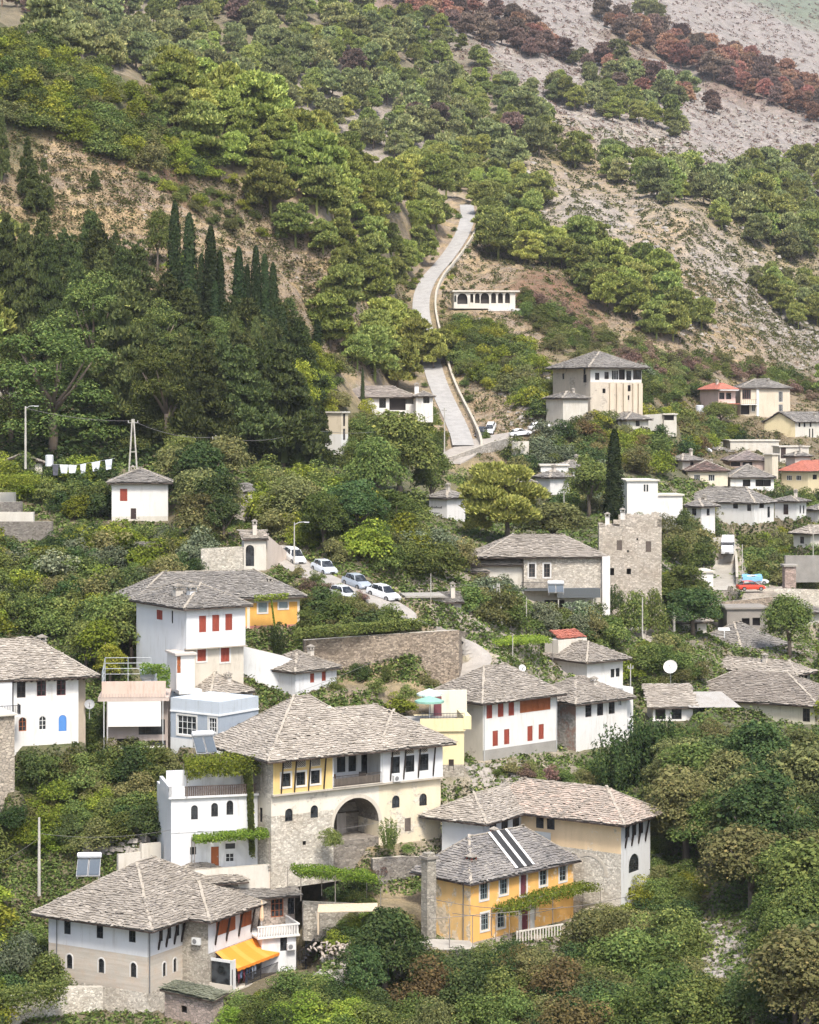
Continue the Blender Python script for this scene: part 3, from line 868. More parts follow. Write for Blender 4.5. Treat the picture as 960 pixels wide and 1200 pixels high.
def f(mb):
    for i in range(38): h.ubox(mb, 1.25+i*.17, 1.37+i*.17, -.2, -.15, h.H+.2, h.H+1.0)
    h.ubox(mb, 1.2, 7.8, -.2, -.12, h.H+1.0, h.H+1.08)
h.part('railing', f, wood((.12, .09, .075), 'brown_boards'))
h.part('string_course', lambda mb: h.ubox(mb, -.03, h.w1*.75, -.05, -.002, 2.9, 3.0), PC)
H2 = h

# ---- great fortified house in the centre
h = House('fortified_house', 'large fortified stone house with yellow upper bay, open loggia and great arch, centre', (318, 1004, 200), 33, xr=516.5, top=890, skirt=3)
h.w2 = 9.0
FLAT[-1] = (*(h.C+h.e1*h.w1/2+h.e2*4.5)[:2], h.e1[0], h.e1[1], h.w1/2+.5, 5, h.C[2])
zl = h.zR(318, 931); ua, ub = h.uR(387.5), h.uR(446)
WORN = worn_plaster((.80, .69, .50), (.62, .56, .46), .34)
SH = [RUB_P, worn_plaster((.80, .74, .62), (.68, .62, .52), .35)]
a0, a1 = h.uR(391), h.uR(444)
ac, ar = (a0+a1)/2, (a1-a0)/2
zsp = h.zR(417, 935)-ar
# lower storey: left pier, right pier, spandrel over the great arch
h.block([RUB_P, SH[1]], u1=a0, z1=zl, bands=[(zl-2.0, 1)], R=[(338.7, 955, .8, 1.15, 'an', 'k'), (368.5, 951, .8, 1.15, 'an', 'k'), (357, 988, .4, .4, 'x')],
        L=[(305, 905, .5, 1.6, 'g', 'k'), (306, 955, .5, 1.3, 'g', 'k')], name='lower_wall')
h.block([WORN], u0=a1, z1=zl, R=[(464, 939.5, .85, 1.15, 'an', 'k'), (496, 937, .85, 1.15, 'an', 'k'), (478, 966.5, .7, 1.25, 's', 'y')], name='lower_wall')
def f(mb):
    N = 24; d = 3.6
    arc = [(ac-ar*math.cos(math.pi*i/N), zsp+ar*math.sin(math.pi*i/N)) for i in range(N+1)]
    for i in range(N):
        p, q = arc[i], arc[i+1]
        mb.poly([h.W(p[0], 0, p[1]), h.W(q[0], 0, q[1]), h.W(q[0], 0, zl), h.W(p[0], 0, zl)], 0)
        mb.poly([h.W(p[0], 0, p[1]), h.W(p[0], d, p[1]), h.W(q[0], d, q[1]), h.W(q[0], 0, q[1])], 1)
        r = [(ac-(ar+.35)*math.cos(math.pi*k/N), zsp+(ar+.35)*math.sin(math.pi*k/N)) for k in (i, i+1)]
        mb.poly([h.W(p[0], -.03, p[1]), h.W(q[0], -.03, q[1]), h.W(r[1][0], -.03, r[1][1]), h.W(r[0][0], -.03, r[0][1])], 2)
    mb.poly([h.W(a0, .01, -3), h.W(a1, .01, -3), h.W(a1, .01, .6), h.W(a0, .01, .6)], 1)
    mb.poly([h.W(a0, d, -2), h.W(a1, d, -2), h.W(a1, d, zl-.3), h.W(a0, d, zl-.3)], 1)
    mb.poly([h.W(a0, 0, .6), h.W(a1, 0, .6), h.W(a1, d, .6), h.W(a0, d, .6)], 1)
h.part('arch', f, [SH[1], stone((.34, .30, .25), (.22, .19, .16)), plaster((.66, .60, .50), .3)])
h.part('door', lambda mb: h.ubox(mb, ac-.1, ac+.9, 3.3, 3.5, .6, 2.5), wood((.35, .31, .27), 'old_grey_door'))
h.part('timber_beam', lambda mb: [h.ubox(mb, a0, a1, 3.4, 3.55, z, z+.14) for z in (2.4, 3.4)], wood((.1, .08, .06), 'old_beam'))
# upper storey
YEL = plaster((.80, .58, .24), .2)
h.block([YEL], u0=.0, u1=ua, v0=-.35, v1=4, z0=zl, mats_L=[RUB_P], name='bay',
        R=[(335.2, 914, -10.5, 1.2, 'gt', 'k'), (352.5, 912.5, -10.5, 1.2, 'gt', 'k'), (369.5, 910.5, -10.5, 1.2, 'gt', 'k')])
h.block([PC], u0=ub, v0=-.35, v1=4, z0=zl, name='bay',
        R=[(463.5, 896.6, -10.6, 1.55, 'g', 'k'), (480.5, 895, -10.6, 1.55, 'g', 'k'), (497, 893.3, -10.6, 1.55, 'g', 'k')])
h.block([PC], u0=ua, u1=ub, v0=2.2, v1=4, z0=zl, name='loggia_wall', R=[(400, 893, -10, 1.9, 'g', 'k'), (413, 892, -9, 1.9, 'g', 'k'), (428, 893, -9, 2.3, 'g', 'k')])
h.part('wall', lambda mb: h.ubox(mb, 0, h.w1, 3.95, 9, zl, h.H), RUB_P)
def lat(mb, px, py, pw, ph):
    u = h.uR(px, -.35); z = h.zR(px, py, -.35); w = abs(h.uR(px+pw/2, -.35)-h.uR(px-pw/2, -.35)); 
    h.ubox(mb, u-w/2-.06, u+w/2+.06, -.40, -.355, z-ph/2-.06, z+ph/2+.06, 1)
    n = 4
    for i in range(-n, n+1):
        for sg in (1, -1):
            pts = []
            x = i*w/n
            # diagonal clipped to rectangle
            t0 = max(0, -(x)/w) if sg > 0 else max(0, -(w-x)/w-0)
            p0 = None
            for k in range(13):
                t = k/12; xx = x+t*w if sg > 0 else x+w-t*w
                if 0 <= xx <= w: pts.append((u-w/2+xx, z-ph/2+t*ph))
            if len(pts) > 1: mb.beam(h.W(pts[0][0], -.42, pts[0][1]), h.W(pts[-1][0], -.42, pts[-1][1]), .045, .03, 0)
for L_ in ([(336.4, 895), (353, 893.4), (370, 892)], [(463.5, 879.6), (479.6, 877.8), (495.8, 876)]):
    for (px, py) in L_: h.part('lattice_panel', lambda mb: lat(mb, px, py, 9.5, .78), [DWOOD, plaster((.78, .70, .58), .1)])
h.struts('R', -.35, [329.5, 345, 361.5, 379.5], 3.1, .45, h.H, .10)
h.struts('R', -.35, [457.5, 473, 490, 507.5], 3.0, .45, h.H, .10)
h.part('ledge', lambda mb: [h.ubox(mb, -.05, h.w1+.05, -.45, -.001, zl-.14, zl+.03), h.ubox(mb, ua, ub, -.5, 2.2, zl+.031, zl+.1)], plaster((.55, .50, .42), .4))
for px in (388.5, 445):
    h.part('post', lambda mb: h.ubox(mb, h.uR(px)-.09, h.uR(px)+.09, -.3, -.12, zl, h.H), PC)
h.railing([(ua+.1, -.3, zl+.1), (ub-.1, -.3, zl+.1)], .95, wood((.08, .065, .055), 'dark_rail'), .14)
h.part('loggia_balustrade', lambda mb: [h.ubox(mb, ua+.1, ub-.1, -.27, -.22, zl+.1, zl+.85)], wood((.14, .12, .10), 'grey_boards'))
h.roof_polys(*gen_faces('hip', -.1, h.w1*.66, -.35, h.w2+1.2, h.H, 1.0, .74), mats=LT, r=.36, w=.55)
h.roof_polys(*gen_faces('hip', ua-1, h.w1, .2, h.w2, h.H-.02, .95, .62), mats=LT, r=.36, w=.55)
h.roof_polys(*gen_faces('hip', ub-.1, h.w1, -.35, h.w2-2, h.H, .95, .62), mats=LT, r=.36, w=.55)
H3 = h
ac_unit(h.W(h.uR(464, -.35), -.55, zl+.35), h.th, 'small white air conditioner under the white bay of the fortified house')

# ---- long stone-and-plaster house on the right
h = House('long_house', 'long white and peach house with pale slab roof and arched doorway, right of centre', (728, 1060, 205), 56, xr=762, top=965, skirt=4)
vB = h.uL(611); uB = h.uR(567, vB); vE = h.uL(518, uB)
h.w2 = vB+5
FLAT[-1] = (*(h.C+h.e1*2+h.e2*vB/2)[:2], h.e1[0], h.e1[1], 4, vB/2, h.C[2])
z1 = h.zL(728, 1001)
PEACH = worn_plaster((.90, .68, .42), (.78, .68, .54), .2)
PK = [slate((.47, .40, .335), (.30, .26, .22), (.64, .49, .40)), RB, EV]
h.block([PC, PC], mats_L=[RUB_P, PEACH], v1=vE, bands=[(z1, 1)],
        L=[(632.7, 962.5, .85, 1.3, 'g', 'k'), (645.5, 964, .85, 1.3, 'g', 'k')],
        R=[(735.5, 972.5, -5.5, 1.5, 'g', 'k'), (743.5, 970, -5.5, 1.5, 'g', 'k'), (751.5, 967.5, -5.5, 1.5, 'g', 'k'), (743, 1011, -12, 1.7, 'An', 'k'), (739, 1047, -5, 1.2, 'x')])
h.block([PC], u0=uB, u1=1, v0=vB, v1=vE, R=[(578, 967, -8, 1.5, 'g', 'k'), (591.7, 964.3, -8, 1.5, 'g', 'k'), (605, 962.3, -8, 1.5, 'g', 'k')], name='wing')
h.rafters('L', 0, 0, vB, h.H, .75, .7); h.rafters('L', uB, vB, vE, h.H, .75, .7)
h.struts('R', 0, [732.5, 740, 748, 756], 2.4, .5, h.H)
def f(mb):
    N = 16; r = 1.75; vc = h.uL(690); zc = z1-2.3
    for i in range(N):
        t0, t1 = math.pi*i/N, math.pi*(i+1)/N
        q = [(vc-rr*math.cos(t), zc+rr*math.sin(t)) for rr, t in ((r, t0), (r, t1), (r+.28, t1), (r+.28, t0))]
        mb.poly([h.W(-.04, *p) for p in q]); mb.poly([h.W(-.04, *q[2]), h.W(-.04, *q[3]), h.W(0, *q[3]), h.W(0, *q[2])]); mb.poly([h.W(-.04, *q[0]), h.W(-.04, *q[1]), h.W(0, *q[1]), h.W(0, *q[0])])
h.part('blind_arch', f, plaster((.60, .54, .45), .4))
h.roof_polys(*gen_faces('hip', -.1, 6.2, 0, vE, h.H, .95, .60), mats=PK, r=.34, w=.5)
h.roof_polys(*gen_faces('hip', uB, 5.5, vB, vE+1, h.H+.01, .95, .50), mats=LT, r=.34, w=.5)
def f(mb):
    pass
H4 = h
mb = MB(); mb.box(h.W(-.6, vB-3.6, z1-.3), h.e2*1.9, -h.e1*.06, (0, 0, 1.6)); 
obj('zinc_panel', mb, plain('zinc_panel', (.36, .39, .41), .4, .3), h.t)

# ---- orange house
h = House('ochre_house', 'orange-yellow house with white-framed windows and vine over its door, lower centre', (551.5, 1105, 196), 45, xl=508, xr=672, top=1035, skirt=3)
ORG = worn_plaster((.90, .50, .15), (.80, .62, .42), .24); ORL = worn_plaster((.90, .58, .24), (.76, .62, .44), .50)
WN = 'gt'
h.block([ORG], mats_L=[ORL], R=[(567.3, 1044.5, 1.0, 1.45, WN, 'g'), (590.3, 1038.5, 1.0, 1.45, WN, 'g'), (636.7, 1028.5, .95, 1.4, WN, 'g'), (659.7, 1023.5, .95, 1.4, WN, 'g'),
   (613.3, 1037, .8, 1.95, 'dt', 'm'), (568.3, 1080, 1.0, 1.5, WN, 'g'), (587.3, 1078, .95, 1.35, WN, 'g'), (615, 1078.5, .85, 1.95, 'dt', 'm')], bands=[])
h.w2b = 7
h.roof_polys(*gen_faces('hip', 0, h.w1, 0, 6.6, h.H, .55, .80), mats=[slate((.27, .25, .235), (.15, .145, .14), (.38, .35, .31)), RB, EV], r=.34, w=.5)
h.chimney(1.6, 1.4, h.H+.9, .7, .7, plain('red_brick', (.36, .10, .07), .9))
h.chimney(h.w1*.50, 3.6, h.H+2.7, .3, .5, plain('red_brick', (.36, .10, .07), .9))
def f(mb):
    pt = lambda u, b: h.W(u, b-.55, h.H+b*.80+.36)
    for i, m in enumerate((1, 0, 1, 0, 1)):
        a, b = [(0, .35), (.35, 1.15), (1.15, 1.5), (1.5, 2.3), (2.3, 2.6)][i]; s0 = h.w1*.52-1.6
        mb.poly([pt(s0+a, .25), pt(s0+b, .25), pt(s0+b, 3.7), pt(s0+a, 3.7)], m)
h.part('roof_felt', f, [plain('black_felt', (.03, .03, .03), .8), plain('white_mortar', (.7, .68, .64), .8)], h._roof)
h.part('drainpipe', lambda mb: mb.tube([h.W(-.1, .8, 0), h.W(-.1, .8, h.H)], .05), plain('metal_pipe', (.16, .16, .16), .5))
h.part('doorway_surround', lambda mb: [h.ubox(mb, h.uR(607.5), h.uR(609.8), -.06, -.002, -.2, 2.1), h.ubox(mb, h.uR(621), h.uR(626), -.06, -.002, -.2, 2.1)], plaster((.74, .72, .68), .2))
H5 = h
tp = P(502.5, 1092, 196)
mb = MB(); mb.cbox(tp+(0, 0, 3.0), .95, .95, 7, .6, 0); mb.cbox(tp+(0, 0, 6.6), 1.25, 1.25, .2, .6, 1); mb.cbox(tp+(0, 0, 6.85), .8, .8, .3, .6, 0)
tag(obj('stone_pillar', mb, [stone((.48, .44, .36), (.3, .27, .22)), slate()], None, tp), 'tall grey stone chimney pillar at the left corner of the ochre house', 'pillar')

# ---- white house with brick-red shutters
h = House('shuttered_house', 'white two-storey house with brick-red shutters and one wide brown shutter, centre right', (566, 892, 230), 42, xl=522, xr=652.5, top=824, skirt=3)
h.w2 += 2
h.block([concrete((.40, .38, .34)), PW], mats_L=[worn_plaster((.62, .58, .50), (.5, .46, .4), .2)]*2, bands=[(1.1, 1)],
  R=[(573.7, 833, .85, 1.6, 's', 'r'), (586.9, 831.2, .85, 1.6, 's', 'r'), (599.4, 829.8, .85, 1.6, 's', 'r'), (627.5, 825.3, -36, 1.5, 's', 'o'),
     (580.6, 865.3, .8, 1.6, 's', 'r'), (594, 863.4, .8, 1.6, 's', 'r'), (621.3, 859.6, .8, 1.6, 's', 'r'), (634.4, 857.4, .8, 1.6, 's', 'r')])
h.roof(pitch=.66, over=.8, mats=MD)
h.part('drainpipe', lambda mb: [mb.tube([h.W(h.w1-.1, -.1, 0), h.W(h.w1-.1, -.1, h.H)], .05), mb.tube([h.W(.12, -.1, 0), h.W(.12, -.1, h.H)], .05)], plain('metal_pipe', (.5, .5, .5), .5))
h.chimney(h.w1*.75, 5.5, h.H+1.6, .9, .5)
h = House('neighbour_house', 'white house with three dark windows and slab roof behind the big bush, centre right', (675, 880, 239), 41, xl=652, xr=735, top=825, skirt=4)
h.w2 += 4
h.block([PW], mats_L=[worn_plaster((.34, .22, .17), (.40, .37, .33), .5)], R=[(689.7, 831.6, .95, 1.6, 'g', 'b'), (703.5, 830, .95, 1.6, 'g', 'b'), (717, 828, .95, 1.6, 'g', 'b'), (727, 824, .5, .6, 'g', 'w')])
h.roof(pitch=.52, over=.75, mats=MD)
h.block([PW], u0=h.w1, u1=h.w1+1.6, v0=.6, v1=5, z1=h.H+1.0, name='stair_block', cap=True)
ac_unit(h.W(h.w1+.8, .4, 2.2), h.th, 'white air conditioner on the far end of the neighbour house')
h = House('white_house', 'small white house with red-tiled patch on its roof above the neighbour house', (688, 812, 258), 38, xl=640, xr=730, top=776, skirt=3)
h.block([PW], R=[(718, 789, .6, 1.0, 'g', 'k'), (724, 788, .6, 1.0, 'g', 'k')])
h.roof(pitch=.5, over=.8, mats=MD)
def f(mb):
    slabs(mb, [h.W(.2, 5.2, h.H+2.2), h.W(h.w1*.8, 5.2, h.H+2.2), h.W(h.w1*.75, 7.2, h.H+3.0), h.W(.6, 7.2, h.H+3.0)], .4, .3, .08)
    h.ubox(mb, 0, h.w1*.8, 5, 7.4, h.H-2, h.H+2.15, 1)
h.part('tiled_roof', f, [tile_red(), PDW])

# ---- tall white house
h = House('tall_house', 'tall white house with three brick-red shutters in a row, left', (216.6, 792, 226), 33, xl=160, xr=285.5, top=713, skirt=5)
zl = h.zR(216.6, 760)
h.block([PC], z0=zl, u0=-.0, v0=-.4, R=[(237.6, 731.3, .82, 1.7, 's', 'r'), (253, 730.2, .82, 1.7, 's', 'r'), (268.3, 729, .82, 1.7, 's', 'r')],
        L=[(187, 720.5, -7, 1.0, 's', 'r'), (202, 723, .35, 1.3, 'g', 'k')], name='upper_wall')
h.block([plaster((.66, .60, .50), .3)], z1=zl, mats_L=[PC], R=[(236.4, 767, 1.0, 1.35, 'st', 'r'), (263.8, 767.3, 1.0, 1.45, 'st', 'r')], name='lower_wall')
h.roof(pitch=.52, over=.6, mats=GR, v0=-.4)
h.chimney(1.8, 1.9, h.H+.9, .75, .8, PC); h.chimney(1.2, 3.9, h.H+.9, .75, .8, plaster((.6, .56, .5), .3))
h.part('ledge', lambda mb: h.ubox(mb, -.1, h.w1+.2, -.55, -.001, zl-.12, zl-.002), RB)
H9 = h
h = House('orange_house', 'orange house with rose plinth, grey shutters and wide slab roof behind the tall white house', (290, 742, 246), 22, xr=351, top=701, skirt=3)
h.w2 = 8; 
h.block([plaster((.60, .26, .20), .2), worn_plaster((.86, .47, .12), (.7, .5, .3), .1)], u0=-12.5, bands=[(.8, 1)], R=[(307.8, 710.5, 1.0, 1.35, 'st', 'g'), (332, 706, 1.0, 1.3, 'st', 'g')])
h.part('corner_strip', lambda mb: [h.ubox(mb, -.05, .28, -.03, -.001, 0, h.H), h.ubox(mb, h.w1-.25, h.w1+.03, -.03, -.001, 0, h.H), h.ubox(mb, .28, h.w1-.25, -.03, -.001, h.H-.55, h.H)], plaster((.78, .72, .58), .1))
h.roof('hip', u0=-12.5, over=.7, pitch=.58, mats=GR)

h = House('outbuilding', 'small white outbuilding with two pink shutters beside the great retaining wall', (346.4, 821, 232), 46, cat='outbuilding', xl=302, xr=394.5, top=788, skirt=2)
h.block([PC], R=[(366, 794.5, .6, 1.0, 's', 'r'), (379.6, 792.5, .6, 1.0, 's', 'r')], L=[(307, 785, .5, 1.2, 'g', 'k')])
h.roof(pitch=.5, over=.5, mats=MD)

h = House('blue_house', 'pale blue-grey flat-roofed house with wide white-framed window, left of centre', (257, 877, 216), 54, xl=200, xr=303, top=823, skirt=2)
BL = plaster((.40, .45, .51), .2); BLL = plaster((.55, .60, .65), .2)
zb = h.zL(257, 838.5)
h.block([plaster((.72, .72, .70), .1), BL, BLL], mats_L=[plaster((.72, .72, .70), .1), BL, BLL], bands=[(.55, 1), (zb, 2)],
        L=[(219, 850, -22, 1.9, 'gt', 'w'), (249.4, 849.7, -9, 1.4, 'gt', 'w')])
h.part('cornice', lambda mb: [h.ubox(mb, -.1, h.w1, -.1, -.002, zb-.08, zb+.06), h.ubox(mb, -.1, -.002, -.002, h.w2, zb-.08, zb+.06)], plain('white_paint', (.78, .78, .76), .5))
H12 = h
h = House('slab_roofed_annex', 'low annex with pyramid of pale slabs right behind the blue-grey parapet', (247, 822, 224), 45, cat='annex', xl=214, xr=296, top=816, skirt=5)
h.w2 += 1
h.block([PW]); h.roof(pitch=.62, over=.2, mats=[LT[0], RB, EV])
h = House('stair_house', 'cream stair hut with brown door on the terrace left of the tall white house', (207, 800, 224), 22, cat='hut', xl=196, xr=228, top=768, skirt=1)
h.block([PW], R=[(206+2, 779, .7, 1.7, 'd', 'o')], L=[])
h.part('roof', lambda mb: h.ubox(mb, -.2, h.w1+.2, -.3, h.w2+.2, h.H, h.H+.2), plaster((.62, .56, .5), .3))
h.block([PW], u0=-.2, u1=h.w1+.3, v0=-1.6, v1=-.2, z1=-.6, name='terrace_wall')

# ---- balcony building with blank white screen
h = House('balcony_building', 'pink-beige terrace building with blank white awning screen, left of the blue house', (121, 900, 220), 4, xr=197, top=820, skirt=1)
h.w2 = 6
h.block([plaster((.45, .38, .34), .4)], R=[(150, 875, 2.2, 1.6, 'x'), (184, 876, 1.8, 1.4, 'g', 'b'), (178, 852, 2.6, 1.5, 'g', 'k')], u0=.3)
def f(mb):
    z = h.H; h.ubox(mb, -.45, h.w1+.15, -1.0, h.w2, z-.05, z+.35)
    for i in range(22): h.ubox(mb, -.3+i*.3, -.14+i*.3, -1.05, -1.001, z+.35, z+.7)
h.part('parapet', f, plaster((.60, .50, .44), .45))
h.part('terrace_wall', lambda mb: mb.box(h.W(-.1, -.6, h.H+.35), h.e1*(h.w1-.1), h.e2*.25, (0, 0, 1.5)), plaster((.70, .55, .46), .3))
h.part('awning', lambda mb: mb.box(h.W(.55, -1.0, h.H-2.55), h.e1*(h.w1-1.2), h.e2*.05, (0, 0, 2.48)), plain('white_canvas', (.74, .72, .67), .8, 0, .05))
h.part('balcony_slab', lambda mb: [h.ubox(mb, 1.2, h.w1-.3, -1.2, 0, 1.9, 2.15), ], PW)
h.part('post', lambda mb: [h.ubox(mb, .1, .2, -1.1, -1.0, -2, h.H), h.ubox(mb, .45, .55, -1.1, -1.0, -2, h.H), h.ubox(mb, h.w1-.5, h.w1-.42, -1.1, -1.0, -2, h.H)], plain('metal_post', (.5, .5, .48), .5))
def f(mb):
    z = h.H+1.0
    A = h.W(-.1, 0, z); B_ = h.W(-.1, 4.5, z+1.0); C_ = h.W(4.5, 4.5, z+1.0); D_ = h.W(3.2, 0, z)
    for k in range(4):
        zz = np.array((0, 0, .55*k))
        mb.tube([A+zz, B_+zz, C_+zz], .035, 5)
    for p in (A, B_, (B_+C_)/2, C_, (A+B_)/2): mb.tube([p-(0, 0, .8), p+(0, 0, 1.7)], .04, 5)
h.part('railing', f, plain('grey_steel', (.42, .45, .45), .5))
H13 = h
p = h.W(h.w1-2.1, 2.2, h.H+2.9)
def cyl_tank(name, label, p, r, L, yaw, mat, cat='water tank', up=False):
    mb = MB(); d = np.array((math.cos(yaw), math.sin(yaw), 0)) if not up else np.array((0, 0, 1.0))
    p = np.array(p, float)
    mb.tube([p-d*L/2, p-d*L/2*.9, p+d*L/2*.9, p+d*L/2], [r*.8, r, r, r*.8], 14)
    if not up:
        for s_ in (-.3, .3): mb.box(p+d*L*s_-(.08, r*.6, r+.35), (.16, 0, 0), (0, r*1.2, 0), (0, 0, .5))
    return tag(obj(name, mb, mat, None, p-(0, 0, r), False), label, cat)
cyl_tank('water_tank', 'grey-blue horizontal water tank on the pink terrace beside the vine', p-(0, 0, .6), .62, 1.5, h.th, plain('galvanised_tank', (.45, .52, .55), .35, .3))

# ---- house at the left edge
h = House('villa', 'white villa with broad slab roof and one blue arched shutter at the left edge', (16, 872, 215), 22, xr=92, top=796, skirt=3)
h.w2 = 9
h.block([PW], R=[(25, 808.3, .85, 1.55, 'g', 'b'), (48.7, 806, .9, 1.6, 'g', 'm'), (71.8, 805.2, .9, 1.6, 'g', 'm'),
   (26.5, 848.7, .75, 1.35, 'an', 'o'), (50, 847.3, .75, 1.35, 'an', 'w'), (73.5, 847.3, .8, 1.6, 'sAn', 'u')], mats_L=[PC],
   L=[])
h.block([plaster((.5, .42, .33), .4)], u0=h.w1, u1=h.w1+.9, v0=.8, v1=5, z1=h.H-.1, name='side_wall')
h.rafters('R', 0, 0, h.w1+.5, h.H, .55, .8)
h.roof('hip', u0=-6.5, u1=h.w1+1.0, over=.9, pitch=.62, mats=LT)
h.block([PC], u0=-7, u1=-.3, v0=-.8, v1=6, name='wing')
h.part('balcony_slab', lambda mb: h.ubox(mb, -3, .3, -2.0, -.8, 2.9, 3.1), PC)
h.railing([(-3, -1.95, 3.1), (.25, -1.95, 3.1), (.25, -.8, 3.1)], .9)
h.chimney(h.w1*.62, 5.2, h.H+2.4, .7, .7)
H14 = h
h = House('corner_house', 'beige stone side building cut by the left edge below the white villa', (16, 925, 208), 28, cat='house', xr=17.5, top=838, skirt=3)
h.w2 = 6; h.th = R_(60)
h.block([stone((.52, .45, .36), (.38, .33, .27))], u0=-9, u1=.1)
h.part('roof', lambda mb: h.ubox(mb, -9, .3, -.3, 6, h.H, h.H+.15), PDW)

# ---- upper left
h = House('hillside_house', 'small white house with slab roof and one red shutter among trees, upper left', (131, 608, 286), 6, xr=197, top=566, skirt=4)
h.w2 = 7
h.block([PDW, PW], bands=[(.3, 1)], R=[(145, 580, .95, 1.6, 's', 'r'), (156.5, 602, .7, 1.4, 'd', 'b')])
h.block([PDW], u0=2.2, u1=h.w1, v0=.3, z0=-5, z1=.2, name='lower_wall', R=[(156.6, 612, .7, 2.2, 'd', 'b'), (174, 610, .6, 2.0, 'd', 'b')])
h.roof(pitch=.42, over=.6, mats=GR)
h = House('garden_shed', 'tiny shed with flat slab roof among shrubs below the hillside house', (161, 660, 268), 5, cat='shed', xr=181, top=643, skirt=2)
h.w2 = 2.5; h.block([CONC], R=[(171, 652, 1.6, 1.4, 'x')]); h.roof('shed_r', over=.4, pitch=.15, mats=GR)
h = House('old_roof_shed', 'low old shed with patched pale roof at the upper left edge', (47, 562, 306), 8, cat='shed', xl=5, xr=50, top=543, skirt=2)
h.w1 = 0.1; h.w2 = 4; h.block([PDW], u0=-5.5, u1=.3); h.roof('gable_v', u0=-5.5, u1=.3, over=.4, pitch=.35, mats=LT)
h = House('slope_house', 'white hut with grey roof half hidden by trees at the left edge', (14, 497, 335), 15, cat='hut', xr=24, top=468, skirt=3)
h.w2 = 6; h.block([PDW], u0=-8); h.roof('hip', u0=-8, over=.5, pitch=.4, mats=MD)

# ---- gatehouse
h = House('gatehouse', 'small stone gatehouse with arched dark doorway above the wide slab roof', (286, 668, 262), 10, cat='gatehouse', xr=312, top=632, skirt=2)
h.w2 = 2.6
h.block([PDW], R=[(293, 651, 1.0, 2.5, 'An', 'k')]); h.roof('shed_r', over=.3, pitch=.25, mats=LT)
h = House('ruined_tower', 'pale ruined tower stump with arch at its foot among the trees', (273, 622, 286), 8, cat='ruin', xr=296, top=577, skirt=2)
h.w2 = 3
h.block([worn_plaster((.50, .46, .39), (.40, .36, .3), .5)]); h.roof('shed_r', over=.1, pitch=.3, mats=GR)
h = House('garage', 'concrete garage with yellow metal door beside the lane', (480, 727, 255), 8, cat='garage', xr=519, top=700, skirt=1)
h.w2 = 4
h.block([CONC], R=[(496.5, 714.5, 2.7, 2.1, 'x')])
h.part('door', lambda mb: [h.ubox(mb, h.uR(483), h.uR(510), .05+.03*(i % 2), .12, .1+i*.2, .3+i*.2) for i in range(10)], plain('yellow_rusty_paint', (.62, .38, .03), .5, 0, .8))
h.part('roof', lambda mb: h.ubox(mb, -.6, h.w1+.2, -.8, h.w2, h.H, h.H+.22), CONC)
h = House('lean_to', 'grey lean-to shed right of the yellow garage', (521, 727, 257), 8, cat='shed', xr=541, top=706, skirt=1)
h.w2 = 3; h.block([CONC], R=[(526, 716, 1.0, 1.6, 'd', 'y')]); h.roof('shed_r', over=.3, pitch=.25, mats=GR)

# ---- small sign house
h = House('sign_house', 'little white cube house with dark lettering and pyramid roof above the olives', (524, 632, 330), 47, xl=503, xr=545.3, top=584, skirt=2, far=True)
h.block([PW]); h.roof(pitch=.55, over=.5, mats=GR)
def f(mb):
    r = np.random.RandomState(5); x = .5
    for i in range(9):
        hh = .32 if i in (0, 4, 8) else .22
        h.ubox(mb, -.02, -.004, h.w2-x-.16, h.w2-x, 4.55, 4.55+hh); x += .24
    x = 1.0
    for i in range(6): h.ubox(mb, -.02, -.004, h.w2-x-.12, h.w2-x, 3.75, 3.92); x += .2
h.part('lettering', f, plain('black_letter_paint', (.05, .05, .05), .6))

# ---- stone long building
h = House('stone_hall', 'long stone hall with grey slab roof and two windows near the ruined tower', (614, 738, 284), 4, cat='house', xr=706, top=653, skirt=3)
h.w2 = 9
zz = h.zR(614, 690)
h.block([PDW, stone((.70, .63, .53), (.46, .41, .34), 3.6, (.6, .56, .47))], bands=[(zz, 1)], R=[(623.5, 668.5, .8, 1.7, 'gt', 'y'), (641, 668.5, .8, 1.7, 'gt', 'y'), (650, 715, 2.6, 2.6, 'x')])
h.roof('hip', u0=-5.5, over=.5, pitch=.50, mats=MD)
h.block([PDW], u0=-9.5, u1=-.05, v0=.8, v1=8, z1=h.zR(600, 662, .8), name='wing')
h.roof_polys(*gen_faces('hip', -9.5, 0, .8, 8, h.zR(600, 662, .8), .6, .42), mats=MD)
h.roof_polys(*gen_faces('hip', -13.5, -5, .4, 6.5, h.zR(580, 670, .8), .6, .38), mats=GR)
h.part('canopy', lambda mb: [h.ubox(mb, -.6, h.w1-.6, -2.2, 0, zz-.1, zz+.1), h.ubox(mb, 4, h.w1-.6, -2.25, -2.2, zz-1.0, zz+.2)], [plain('dark_sheet', (.10, .11, .115), .6)])
for k in (0, 4.5, 9): h.part('post', lambda mb: h.ubox(mb, -.4+k, -.25+k, -2.1, -1.95, -2, zz-.1), PDW)
h.part('pillar', lambda mb: h.ubox(mb, h.w1-.1, h.w1+.9, -.6, .6, -2, h.H+.1), PW)
h.railing([(-.6, -2.2, zz+.1), (4, -2.2, zz+.1)], .9)
H20 = h

